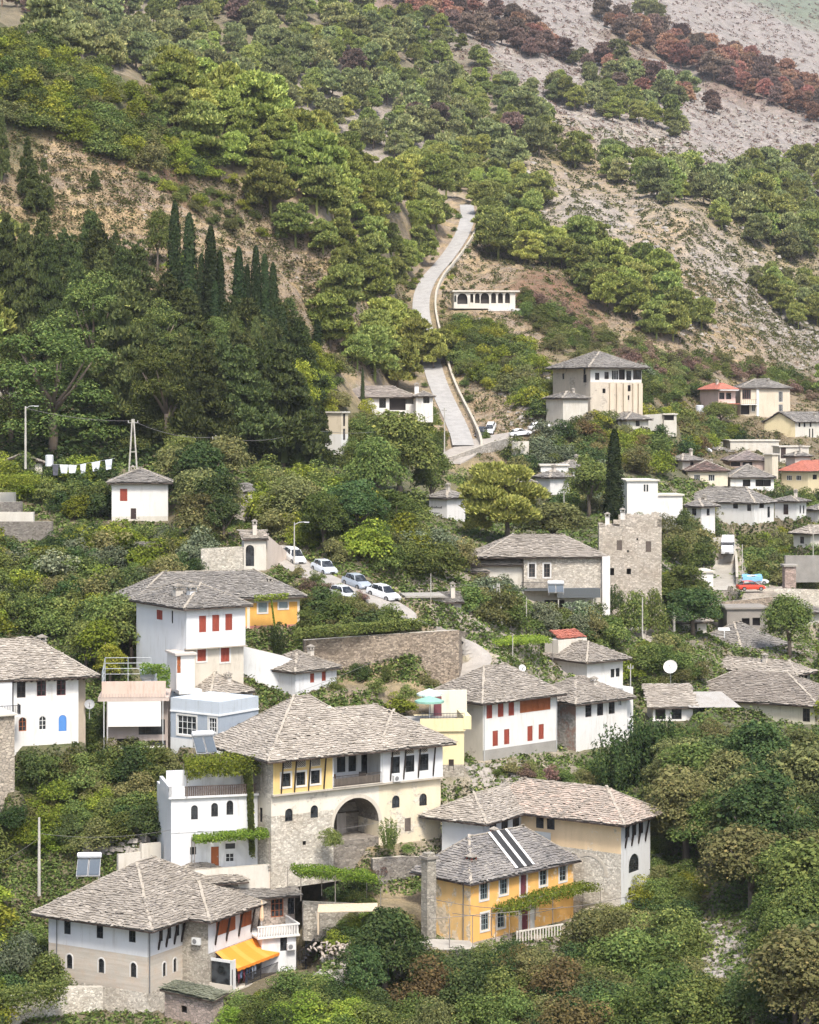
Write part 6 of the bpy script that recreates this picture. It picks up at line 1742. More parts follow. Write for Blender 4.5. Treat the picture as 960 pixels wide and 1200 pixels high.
TP(373, 555, 468, 'fir', 'fir', 'dark pointed conifer beside the beige flat-roofed house', wpx=36)
for (x, b, t_, w_) in [(115, 345, 280, 40), (185, 318, 240, 36), (210, 330, 295, 40), (98, 330, 290, 36)]:
    TP(x, b, t_, 'broad', 'broad_lime' if x in (98, 210) else 'broad', 'light green tree breaking through the edge of the left wood', 'light trees at the wood edge', wpx=w_)
for (x, b, t_, w_) in [(352, 500, 415, 50), (372, 480, 430, 46), (345, 540, 480, 50), (365, 440, 400, 40)]:
    TP(x, b, t_, 'broad', 'broad_lime', 'yellow-green tree between the left wood and the bungalow', 'yellow-green trees right of the wood', wpx=w_)
# -- great green trees in the middle
for (x, b, t_, w_, m, lb) in [(468, 588, 478, 105, 'broad', 'great round green tree in front of the white bungalow'), (440, 600, 505, 70, 'broad', 'rounded green tree left of the great green tree'), (505, 600, 520, 60, 'broad', 'green tree squeezed right of the great green tree'),
   (420, 640, 560, 80, 'broad_dark', 'dark green tree below the great green tree'), (462, 640, 575, 75, 'broad', 'mid-green tree under the great green tree'), (380, 645, 575, 70, 'broad', 'green tree above the parked cars'), (340, 620, 555, 70, 'dull', 'dull green tree above the gatehouse'),
   (690, 605, 535, 70, 'broad', 'fresh green tree just left of the tall cypress'), (650, 640, 585, 90, 'dull', 'wide dull green tree behind the stone hall'), (800, 720, 660, 70, 'broad', 'round green tree below the ruined tower house'), (812, 745, 685, 80, 'broad_dark', 'darker green tree in front of the concrete shell'),
   (925, 770, 695, 66, 'broad', 'round green tree right of the concrete shell'), (845, 500, 470, 45, 'broad', 'green tree before the red-roofed villa')]:
    TP(x, b, t_, 'broad', m, lb, wpx=w_, nl=11000)
TP(595, 640, 540, 'pine', 'pine_bright', 'bright yellow-green pine beside the little sign house', wpx=92, nl=14000)
for (x, b, t_, w_) in [(470, 650, 612, 70), (505, 655, 608, 66), (530, 648, 622, 40), (452, 640, 618, 50)]:
    TP(x, b, t_, 'bush', 'olive', 'grey-green olive bush in front of the sign house', 'olives in front of the sign house', wpx=w_, nl=4200)
# -- Aleppo pines on the slopes
scatter([(185, 92), (250, 118), (330, 165), (420, 215), (470, 240), (470, 262), (400, 262), (330, 225), (290, 215), (240, 190), (200, 150)], 50, 'pine', ['pine', 'pine_bright', 'pine_bright'], 11.0, 'light green pine along the crest of the near ridge', 'pines along the near ridge crest', 1.1, .50, nl=6000)
scatter([(320, 235), (420, 250), (470, 262), (535, 262), (530, 300), (490, 322), (470, 345), (400, 345), (330, 300), (300, 265)], 32, 'pine', ['pine', 'pine', 'pine_bright'], 10, 'green pine on the slope left of the climbing road', 'pines left of the climbing road', 1.1, .52, nl=6000)
scatter([(380, 375), (440, 360), (478, 385), (488, 425), (470, 455), (420, 455), (385, 420)], 14, 'pine', ['pine_bright', 'pine'], 9, 'bright pine above the white bungalow', 'pines above the bungalow', 1.15, .5, nl=6000)
scatter([(470, 215), (540, 200), (600, 215), (640, 250), (590, 262), (556, 250), (530, 240), (480, 240)], 36, 'pine', ['pine', 'pine_bright'], 10, 'pine around the top of the climbing road', 'pines around the road top', 1.15, .4, nl=6000)
scatter([(556, 262), (640, 265), (720, 310), (770, 335), (840, 385), (835, 400), (770, 400), (720, 385), (690, 350), (640, 325), (590, 310), (560, 300)], 46, 'pine', ['pine', 'pine', 'pine_bright'], 10, 'green pine in the belt above the far mansion', 'pines above the far mansion', 1.15, .50, nl=6000)
scatter([(80, 50), (200, 85), (300, 120), (400, 165), (520, 205), (600, 205), (645, 150), (620, 110), (560, 65), (480, 25), (300, 0), (80, 0)], 270, 'pine', ['pine_far']*9+['brown'], 10.0, 'small pine on the distant slope behind the near ridge', 'pines behind the near ridge', 1.1, .50, nl=3200)
scatter([(590, 175), (700, 205), (800, 250), (930, 312), (965, 300), (965, 200), (890, 195), (850, 225), (760, 200), (690, 190), (640, 175)], 100, 'pine', ['pine_far', 'pine'], 10, 'pine in the belt across the right-hand slope', 'pines across the right slope', 1.1, .52, nl=3200)
scatter([(885, 330), (960, 330), (965, 390), (930, 385), (890, 355)], 16, 'pine', 'pine', 8.5, 'pine beside the rocky slope at the right edge', 'pines at the right edge', 1.2, .5, nl=6000)
scatter([(470, 0), (560, 15), (645, 50), (665, 72), (620, 68), (540, 42), (470, 15)], 44, 'pine', ['rust', 'brown', 'brown'], 9.5, 'scorched brown pine high on the mountain, top centre', 'scorched pines at top centre', 1.15, .4, nl=3200, name='scorched_pine')
scatter([(700, 20), (790, 48), (880, 78), (965, 112), (965, 150), (900, 120), (820, 92), (740, 58)], 95, 'pine', ['rust', 'rust', 'brown'], 12, 'rust-red scorched pine in the far top right belt', 'scorched pines at top right', 1.1, .46, nl=3200, name='scorched_pine')
scatter([(640, 70), (720, 75), (830, 118), (840, 135), (760, 120), (690, 95)], 40, 'pine', ['brown', 'pine_far', 'rust'], 10, 'mixed brown and green pine on the rocky mountain', 'mixed pines on the rocky mountain', 1.15, .42, nl=3200, name='scorched_pine')
scatter([(640, 105), (700, 112), (800, 150), (800, 165), (730, 148), (650, 125)], 26, 'pine', 'pine_far', 9.5, 'dark green pine on the pale rocky slope, upper right', 'pines on the pale rocky slope', 1.2, .45, nl=3200)
scatter([(750, 15), (775, 15), (775, 28), (750, 28)], 4, 'pine', 'pine_far', 13, 'dark pine clump alone among scorched trees, top right', 'dark clump at top right', 1.3, .3, name='scorched_pine', nl=6000)
# -- bushes of the upper slopes
scatter([(0, 45), (60, 62), (150, 105), (220, 135), (260, 185), (245, 215), (180, 205), (120, 190), (60, 165), (0, 150)], 120, 'bush', ['broad', 'broad_lime', 'broad', 'broad_lime', 'dull'], 5.0, 'lush green bush on the upper left shoulder', 'lush bushes on the upper left shoulder', 1.0, .42, name='bush')
scatter([(200, 190), (300, 220), (310, 280), (230, 260), (150, 200)], 34, 'bush', ['dull', 'purple', 'broad'], 2.6, 'low bush on the tan slope under the ridge pines', 'low bushes under the ridge pines', 1.0, .9, name='bush')
scatter([(500, 385), (560, 375), (640, 430), (700, 460), (640, 500), (600, 470), (540, 440), (505, 410)], 80, 'bush', ['broad', 'dull', 'broad_lime', 'broad'], 4.2, 'green bush on the bank right of the road', 'bushes right of the road', 1.0, .55, name='bush')
scatter([(615, 345), (700, 390), (820, 430), (840, 465), (760, 480), (680, 430), (610, 380)], 110, 'bush', ['purple', 'dull', 'reddish', 'dull'], 3.6, 'reddish or dull shrub on the slope behind the far mansion', 'shrubs behind the far mansion', 1.1, .5, name='shrub')
scatter([(740, 420), (900, 430), (960, 460), (960, 475), (860, 445), (760, 470)], 50, 'bush', ['dull', 'broad', 'olive'], 4, 'shrub on the slope above the red-roofed villa', 'shrubs above the red-roofed villa', 1.1, .55, name='shrub')
# -- right middle distance gardens
scatter([(690, 500), (800, 490), (840, 520), (800, 560), (735, 555), (690, 535)], 75, 'bush', ['broad', 'dull', 'broad_dark', 'broad_lime', 'reddish'], 5, 'garden tree between the tall cypress and the far mansion', 'garden trees below the far mansion', 1.0, .5, name='garden_tree')
scatter([(640, 490), (700, 495), (720, 600), (660, 600), (610, 580), (600, 530)], 55, 'bush', ['broad', 'dull', 'broad_dark', 'olive'], 4.5, 'garden tree left of the tall cypress', 'garden trees left of the tall cypress', 1.0, .5, name='garden_tree')
scatter([(780, 600), (835, 605), (840, 660), (800, 690), (778, 650)], 30, 'bush', ['broad_dark', 'broad', 'dull'], 5, 'dark green tree between ruined tower and lane', 'trees between ruined tower and lane', 1.0, .45, name='garden_tree')
scatter([(860, 625), (960, 605), (965, 690), (930, 700), (865, 675)], 46, 'bush', ['broad', 'dull', 'broad'], 4, 'garden bush right of the steep lane', 'garden bushes right of the steep lane', 1.1, .5, name='bush')
scatter([(880, 575), (960, 575), (960, 600), (900, 590)], 14, 'bush', ['broad', 'broad_dark'], 5, 'green garden tree below the red-tiled roof', 'garden trees below the red-tiled roof', 1.1, .5, name='garden_tree')
scatter([(790, 500), (850, 500), (880, 525), (800, 545)], 30, 'bush', ['broad', 'dull', 'broad_dark'], 4, 'garden bush below the red-roofed villa', 'garden bushes below the red-roofed villa', 1.0, .5, name='bush')
# -- middle of the town
scatter([(0, 600), (60, 640), (130, 625), (240, 640), (240, 680), (165, 690), (150, 760), (60, 715), (0, 715)], 95, 'bush', ['broad', 'dull', 'broad_dark', 'olive', 'broad_lime'], 4.2, 'garden shrub on the bank under the hillside house', 'shrubs under the hillside house', 1.0, .5, nl=3200, name='shrub')
scatter([(200, 555), (270, 560), (270, 640), (200, 640)], 24, 'broad', ['broad', 'dull', 'broad_dark'], 7, 'garden tree right of the hillside house', 'trees right of the hillside house', 1.0, .4)
scatter([(0, 555), (120, 570), (125, 620), (60, 600), (0, 575)], 26, 'bush', ['broad', 'broad_dark', 'broad_lime'], 4.2, 'garden shrub left of the hillside house', 'shrubs left of the hillside house', 1.0, .5, nl=3200, name='shrub')
scatter([(300, 560), (440, 580), (520, 640), (520, 690), (440, 675), (330, 640), (300, 610)], 75, 'bush', ['broad', 'dull', 'broad_lime', 'broad'], 4.6, 'bush on the bank above the parked cars', 'bushes above the parked cars', 1.0, .5, nl=3200, name='bush')
scatter([(350, 690), (430, 705), (500, 735), (520, 740), (360, 745), (345, 720)], 46, 'bush', ['broad', 'dull', 'broad_dark'], 2.6, 'low shrub between the parked cars and the great retaining wall', 'shrubs above the great retaining wall', 1.1, .5, nl=2000, name='shrub')
scatter([(530, 660), (610, 675), (620, 735), (560, 730)], 30, 'bush', ['broad', 'dull', 'olive'], 4.0, 'shrub in front of the stone hall wing', 'shrubs in front of the stone hall', 1.0, .5, nl=3200, name='shrub')
scatter([(620, 720), (700, 735), (800, 760), (760, 790), (700, 755), (640, 745)], 36, 'bush', ['broad', 'olive', 'dull'], 4.0, 'shrub below the stone hall pillar', 'shrubs below the stone hall', 1.0, .5, nl=3200, name='shrub')
scatter([(735, 690), (850, 700), (850, 745), (790, 760), (720, 720)], 34, 'bush', ['broad', 'broad_dark', 'broad_lime'], 4.4, 'bush at the foot of the ruined tower house', 'bushes at the foot of the ruined tower house', 1.0, .5, nl=3200, name='bush')
scatter([(700, 765), (800, 765), (830, 790), (760, 820), (735, 790)], 24, 'bush', ['broad', 'broad_lime', 'dull'], 3.2, 'bush around the broken slab hut', 'bushes around the slab hut', 1.0, .5, nl=2000, name='bush')
scatter([(100, 740), (150, 745), (160, 800), (125, 830), (100, 800)], 16, 'broad', ['broad_dark', 'broad', 'broad_lime'], 6.5, 'dark leafy tree between the villa and the terrace building', 'trees between villa and terrace building', 1.0, .4)
scatter([(0, 690), (60, 700), (90, 740), (60, 745), (0, 725)], 12, 'bush', ['broad', 'broad_lime'], 3.6, 'green bush behind the villa roof', 'bushes behind the villa roof', 1.0, .5, name='bush')
# -- near left bank
scatter([(25, 880), (100, 865), (125, 875), (210, 890), (195, 905), (140, 925), (20, 935)], 46, 'bush', ['broad_dark', 'broad_dark', 'broad', 'dull'], 4.0, 'dense dark shrub below the villa', 'dense shrubs below the villa', 1.0, .42, nl=4200, name='shrub')
scatter([(0, 925), (130, 935), (185, 940), (185, 975), (110, 1000), (0, 1010)], 46, 'bush', ['broad', 'broad_dark', 'vine', 'dull'], 3.2, 'vine-green shrub on the bank left of the white vine house', 'shrubs left of the vine house', 1.1, .5, nl=4200, name='shrub')
scatter([(0, 1130), (20, 1110), (75, 1120), (75, 1160), (0, 1180)], 14, 'bush', ['broad_dark', 'olive', 'broad'], 3.6, 'dark bush at the left foot of the stone house', 'bushes at the left foot of the stone house', 1.0, .5, nl=4200, name='bush')
# -- near right: trees below the houses
scatter([(680, 880), (780, 860), (820, 870), (780, 920), (700, 905)], 10, 'shoots', ['broad_dark', 'broad'], 6.2, 'tall dark green shrub with upright shoots right of the neighbour house', 'upright shrubs right of the neighbour house', .9, .5, nl=0)
scatter([(770, 850), (960, 850), (965, 930), (840, 930), (770, 900)], 46, 'bush', ['broad', 'dull', 'broad_dark', 'broad'], 5.5, 'green thicket tree below the broad roofs', 'thicket trees below the broad roofs', 1.0, .45, nl=5200, name='garden_tree')
scatter([(780, 930), (965, 930), (965, 1060), (800, 1020), (775, 960)], 46, 'broad', ['broad', 'broad_dark', 'dull'], 8.5, 'big leafy tree on the right foreground slope', 'big leafy trees on the right foreground slope', 1.1, .42, nl=14000)
scatter([(870, 1060), (965, 1060), (965, 1230), (880, 1230)], 22, 'broad', ['broad', 'dull', 'broad', 'broad', 'broad_dark'], 7.5, 'leafy tree in the bottom right corner', 'leafy trees in the bottom right corner', 1.1, .42, nl=14000)
scatter([(690, 1110), (790, 1090), (830, 1140), (860, 1230), (690, 1230)], 24, 'bush', ['broad_dark', 'broad', 'broad', 'dull'], 5.5, 'bushy tree below the ochre house, right', 'bushy trees right below the ochre house', 1.0, .42, nl=7000, name='garden_tree')
scatter([(500, 1130), (600, 1125), (700, 1120), (700, 1230), (480, 1230)], 30, 'bush', ['broad_dark', 'dull', 'broad', 'broad', 'broad_dark', 'reddish'], 4.4, 'mixed shrub at the bottom below the ochre house', 'mixed shrubs below the ochre house', 1.0, .42, nl=6000, name='shrub')
scatter([(265, 1175), (380, 1165), (480, 1190), (480, 1235), (265, 1235)], 24, 'bush', ['broad', 'vine', 'broad', 'broad_dark'], 3.2, 'bright green shrub at the bottom below the awning', 'green shrubs below the awning', 1.1, .42, nl=6000, name='shrub')
TP(452, 1165, 1058, 'broad', 'broad_dark', 'dark round tree between the spiral stair and the ochre house', wpx=100, nl=11000)
TP(430, 1180, 1100, 'broad', 'broad_dark', 'smaller dark tree left below the dark round tree', wpx=60, nl=8000)
TP(386, 992, 966, 'bush', 'broad', 'round green bush at the left foot of the great arch', wpx=32, nl=3000, D=201.3)
TP(456, 994, 953, 'shoots', 'broad', 'upright green shrub at the right foot of the great arch', wpx=30, nl=0, D=204)
TP(478, 1000, 985, 'bush', 'broad_dark', 'low dark bush at the wall foot right of the great arch', wpx=22, D=206)
TP(421, 797, 772, 'bush', 'broad_dark', 'round dark bush in front of the great retaining wall, left', wpx=30, nl=3000)
TP(455, 800, 772, 'bush', 'broad', 'lighter bush in front of the great retaining wall, middle', wpx=20)
TP(470, 838, 808, 'bush', 'broad_lime', 'yellow-green bush behind the great roof', wpx=50, nl=3000)
TP(187, 775, 742, 'broad', 'broad_dark', 'small dark tree at the corner of the tall white house', wpx=30)
TP(795+3, 930, 905, 'bush', 'rust', 'small rust-red bush behind the pale roof of the long house', wpx=14)
TP(325, 765, 728, 'shoots', 'broad_dark', 'green shrub before the orange house wall', wpx=26, nl=0)
TP(15, 1160, 1085, 'bush', 'olive', 'grey-green olive at the left edge beside the stone house', wpx=70, nl=6000)
TP(55, 1165, 1108, 'bush', 'broad', 'bright dark-green bush touching the left corner of the stone house', wpx=56, nl=6000)
for (x, b, t_, w_) in [(486, 428, 372, 46), (508, 432, 385, 34), (474, 410, 362, 40), (520, 425, 385, 40), (466, 455, 395, 50)]:
    TP(x, b, t_, 'pine', 'pine_bright', 'pine leaning over the middle stretch of the climbing road', 'pines over the road middle', wpx=w_, nl=4200)
scatter([(190, 1022), (310, 1016), (430, 1012), (500, 1062), (470, 1110), (372, 1120), (365, 1060), (320, 1030)], 40, 'bush', ['broad', 'dull', 'broad_dark', 'vine'], 1.9, 'small garden shrub between the stone house and the great arch', 'small shrubs below the great arch', 1.2, .5, nl=3200, name='shrub')
scatter([(560, 905), (660, 905), (740, 900), (700, 925), (600, 915)], 16, 'bush', ['broad', 'dull'], 1.8, 'small shrub behind the long pale roof', 'small shrubs behind the long roof', 1.2, .6, nl=3200, name='shrub')
scatter([(760, 960), (800, 1000), (820, 1070), (740, 1095), (690, 1090), (765, 1050)], 22, 'bush', ['broad', 'broad_lime', 'dull'], 3.2, 'green bush on the bank right of the arched doorway', 'bushes right of the arched doorway', 1.0, .5, nl=5200, name='bush')
scatter([(0, 0), (80, 0), (85, 18), (30, 22), (0, 8)], 14, 'pine', ['brown', 'rust', 'pine_far'], 9, 'scorched pine in the top left corner', 'scorched pines at top left', 1.1, .5, nl=3200, name='scorched_pine')
scatter([(400, 488), (505, 484), (522, 530), (470, 560), (400, 560)], 34, 'bush', ['broad', 'dull', 'broad_lime', 'broad_dark'], 4, 'bush on the bank below the white bungalow', 'bushes below the bungalow', 1.0, .5, name='bush')
scatter([(345, 420), (395, 430), (400, 480), (350, 500)], 22, 'bush', ['broad', 'dull', 'broad_lime'], 4.2, 'bush on the tan slope right of the wood', 'bushes right of the wood', 1.0, .6, name='bush')
for (x, b, t_, w_, m) in [(535, 578, 545, 40, 'broad'), (558, 574, 546, 34, 'dull'), (580, 568, 542, 30, 'broad')]:
    TP(x, b, t_, 'bush', m, 'bush at the foot of the road retaining wall', 'bushes under the road wall', wpx=w_, D=370)
for (x, b, t_, w_, m) in [(282, 1200, 1152, 60, 'broad'), (318, 1192, 1146, 56, 'vine'), (352, 1182, 1140, 50, 'broad_dark'), (385, 1185, 1150, 44, 'broad')]:
    TP(x, b, t_, 'bush', m, 'bright green bush directly below the orange awning', 'bushes under the awning', wpx=w_, D=185, nl=6500)
for i, (x, b, t_, w_, m, D) in enumerate([(712, 738, 678, 44, 'broad_dark', 290), (738, 742, 678, 50, 'broad', 289), (764, 738, 678, 44, 'broad', 291), (748, 626, 597, 34, 'broad', 322), (778, 626, 598, 40, 'dull', 325), (800, 622, 590, 34, 'broad_dark', 328), (640, 748, 706, 50, 'olive', 272), (672, 752, 712, 46, 'broad_dark', 273), (612, 745, 700, 50, 'broad', 270), (585, 735, 690, 54, 'dull', 268)]):
    TP(x, b, t_, 'bush', m, 'rounded bush hiding the foot of the tower house, hall or flat-roofed house', 'bushes at the foot of tower and hall', wpx=w_, D=D, nl=4200)
for (x, b, t_, w_, m) in [(392, 812, 792, 34, 'broad'), (440, 812, 790, 36, 'dull'), (500, 806, 784, 40, 'broad_lime'), (478, 820, 798, 46, 'broad')]:
    TP(x, b, t_, 'bush', m, 'low bush on the ground before the great retaining wall', 'low bushes before the great wall', wpx=w_, D=233, nl=3200)
for i, (x, b, t_, w_) in enumerate([(718, 930, 845, 60), (745, 935, 832, 70), (775, 928, 842, 60), (730, 940, 868, 60)]):
    TP(x, b, t_, 'shoots', 'broad_dark', 'tall upright dark green bush right of the neighbour house', 'tall upright bushes', wpx=w_, D=231+i*1.5, nl=1, name='garden_tree')
for (x, b, t_, w_, m) in [(420, 512, 480, 40, 'broad'), (398, 478, 452, 34, 'dull'), (430, 488, 462, 30, 'broad_lime'), (412, 540, 508, 40, 'broad')]:
    TP(x, b, t_, 'bush', m, 'bush beside the beige flat-roofed house', 'bushes beside the beige house', wpx=w_, nl=3200)
scatter([(60, 32), (200, 82), (300, 118), (310, 132), (180, 100), (60, 66)], 44, 'pine', 'pine_far', 10, 'small pine directly behind the near ridge crest', 'pines just behind the crest', 1.1, .4, nl=3200)
rv = np.random.RandomState(31); L0 = ROADS[0][0]
for i in range(4, len(L0)-6, 2):
    d = L0[i+1]-L0[i-1]; n_ = np.array((-d[1], d[0], 0)); n_ /= np.linalg.norm(n_)
    for sd in (-1, 1):
        if rv.rand() < .62:
            q = L0[i]+n_*sd*((2.6 if sd < 0 else 4.4)+rv.rand()*1.0); q[2] = gz(q[0], q[1]); hh = .9+1.4*rv.rand()
            plant('bush', ['broad', 'dull', 'broad_lime'][rv.randint(3)], q, hh, 'roadside bush leaning over the edge of the climbing road', 'roadside bushes', 1.2, None, None, 'bush')
for (x, b, t_, w_, m) in [(350, 676, 660, 30, 'dull'), (372, 684, 666, 34, 'broad'), (398, 700, 682, 34, 'dull'), (424, 706, 690, 30, 'broad'), (410, 712, 694, 26, 'broad_lime'), (455, 722, 706, 26, 'dull')]:
    TP(x, b, t_, 'bush', m, 'wispy bush on the lane edge partly hiding the parked cars', 'bushes on the lane edge', wpx=w_, nl=2600)
# -- undergrowth that reads as one mass
def mass(name, polys, n, mat, size, k, label, hz=.5, seed=1, asp=.75, near=1.0):
    rng = np.random.RandomState(seed); mb = MB()
    for poly in polys:
        xs = [p[0] for p in poly]; ys = [p[1] for p in poly]
        qx = rng.uniform(min(xs), max(xs), n*2); qy = rng.uniform(min(ys), max(ys), n*2); ok = pip(qx, qy, poly)
        W_ = hit(qx[ok][:n], qy[ok][:n]); W_ = W_[~np.isnan(W_[:, 0])]
        keep = np.array([not in_house(w[0], w[1], .2) and not on_road(w[0], w[1], .1) for w in W_]); W_ = W_[keep]
        s = size*(W_[:, 1]/220)**near
        C = np.repeat(W_, k, 0); S = np.repeat(s, k)
        d = unit(rng.randn(len(C), 3)); d[:, 2] = np.abs(d[:, 2])
        C2 = C+d*S[:, None]*np.array((2.2, 2.2, hz*3))*rng.rand(len(C), 1)**.5
        C2[:, 2] = ground(C2[:, 0], C2[:, 1])+ (d[:, 2]*S*hz*3*rng.rand(len(C)))+.05
        q = leaf_quads(C2, unit(d+np.array((0, 0, .6))+rng.randn(len(C), 3)*.4), 1.0, rng, asp)
        q = C2[:, None]+(q-C2[:, None])*S[:, None, None]
        mb.quads(q)
    return tag(obj(name, mb, mat), label, None, None, 'stuff')
TOWN = [[(960, 540), (1130, 540), (1130, 1240), (960, 1240)], [(-130, 540), (0, 540), (0, 1240), (-130, 1240)], [(0, 540), (260, 540), (520, 580), (700, 560), (965, 560), (965, 860), (0, 860)], [(0, 860), (965, 860), (965, 1240), (0, 1240)]]
mass('undergrowth', TOWN, 15000, LEAFM['broad'], .30, 12, 'green weeds and creepers covering the town banks', .5, 3)
mass('dry_undergrowth', TOWN, 3500, LEAFM['dull'], .28, 8, 'dull weeds between the houses', .4, 4)
mass('wood_undergrowth', [[(0, 420), (380, 440), (400, 545), (0, 545)]], 3000, LEAFM['broad_dark'], .5, 10, 'dark undergrowth below the left wood', .8, 5)
SL = [[(0, 150), (250, 200), (480, 330), (480, 440), (0, 420)], [(545, 240), (965, 360), (965, 560), (560, 540), (500, 420)]]
mass('dry_grass', SL, 9000, leaf((.21, .165, .095), (.36, .28, .165), 'dry_grass', .1), .26, 9, 'dry tan grass tufts on the open slopes', .6, 6, .25, .6)
mass('slope_scrub', SL+[[(600, 130), (965, 200), (965, 420), (560, 300)]], 2600, LEAFM['dull'], .27, 18, 'small grey-green scrub dotted over the dry slopes', .6, 7, .7, .8)
mass('mountain_scrub', [[(350, 0), (965, 0), (965, 260), (600, 140)]], 3400, LEAFM['brown'], .20, 14, 'dark heath dotted over the rocky mountain', .5, 8, .7, .85)
def rocks(name, polys, n, size, label, seed):
    rng = np.random.RandomState(seed); mb = MB()
    for poly in polys:
        xs = [p[0] for p in poly]; ys = [p[1] for p in poly]
        qx = rng.uniform(min(xs), max(xs), n*2); qy = rng.uniform(min(ys), max(ys), n*2); ok = pip(qx, qy, poly)
        W_ = hit(qx[ok][:n], qy[ok][:n]); W_ = W_[~np.isnan(W_[:, 0])]
        V = []
        for w in W_:
            if in_house(w[0], w[1], .2) or on_road(w[0], w[1], .4): continue
            s = size*(.3+rng.rand()**2*1.2)*(w[1]/300)**.8
            c = np.array([(-1, -1, -.5), (1, -1, -.5), (1, 1, -.5), (-1, 1, -.5), (-.7, -.7, .6), (.7, -.7, .6), (.7, .7, .6), (-.7, .7, .6)])*s*(.7+.6*rng.rand(8, 3))
            a = rng.rand()*6.28; ca, sa = math.cos(a), math.sin(a)
            c = np.stack([c[:, 0]*ca-c[:, 1]*sa, c[:, 0]*sa+c[:, 1]*ca, c[:, 2]*.7], 1)+w
            mb.raw(c, [(4, 5, 6, 7), (0, 1, 5, 4), (1, 2, 6, 5), (2, 3, 7, 6), (3, 0, 4, 7)], 0)
    return tag(obj(name, mb, plaster((.42, .385, .345), .6)), label, None, None, 'stuff')
rocks('slope_rocks', [[(700, 250), (965, 360), (965, 440), (800, 400)], [(560, 370), (720, 480), (600, 500)], [(560, 170), (965, 230), (965, 420), (600, 260)]], 450, .40, 'pale rocks scattered over the dry slopes', 21)
rocks('mountain_rocks', [[(560, 60), (965, 150), (965, 230), (600, 130)]], 1300, .34, 'pale scree on the mountain', 22)
rocks('bank_rocks', [[(540, 895), (640, 900), (660, 925), (540, 920)], [(780, 1040), (860, 1100), (870, 1180), (820, 1150)], [(380, 1120), (450, 1130), (440, 1170), (370, 1160)], [(100, 960), (190, 930), (190, 1000), (110, 1000)]], 320, .45, 'tumbled grey stones on the banks between the houses', 23)
scatter([(975, 560), (1110, 560), (1130, 1240), (975, 1240)], 260, 'bush', 'broad', 4.5, 'x', None, 1.1, .5, name='outer_bush')
scatter([(-120, 540), (-10, 540), (-10, 1240), (-130, 1240)], 240, 'bush', 'broad', 4.5, 'x', None, 1.1, .5, name='outer_bush')
scatter([(975, 200), (1110, 240), (1110, 560), (975, 540)], 90, 'pine', 'pine', 9, 'x', None, 1.1, .6, name='outer_pine')
scatter([(-120, 330), (-10, 330), (-10, 540), (-120, 540)], 60, 'pine', 'pine', 14, 'x', None, 1.0, .4, name='outer_pine')
scatter([(-120, 20), (-10, 20), (-10, 140), (-120, 140)], 60, 'bush', 'broad', 5, 'x', None, 1.1, .5, name='outer_bush')
flush_plants()
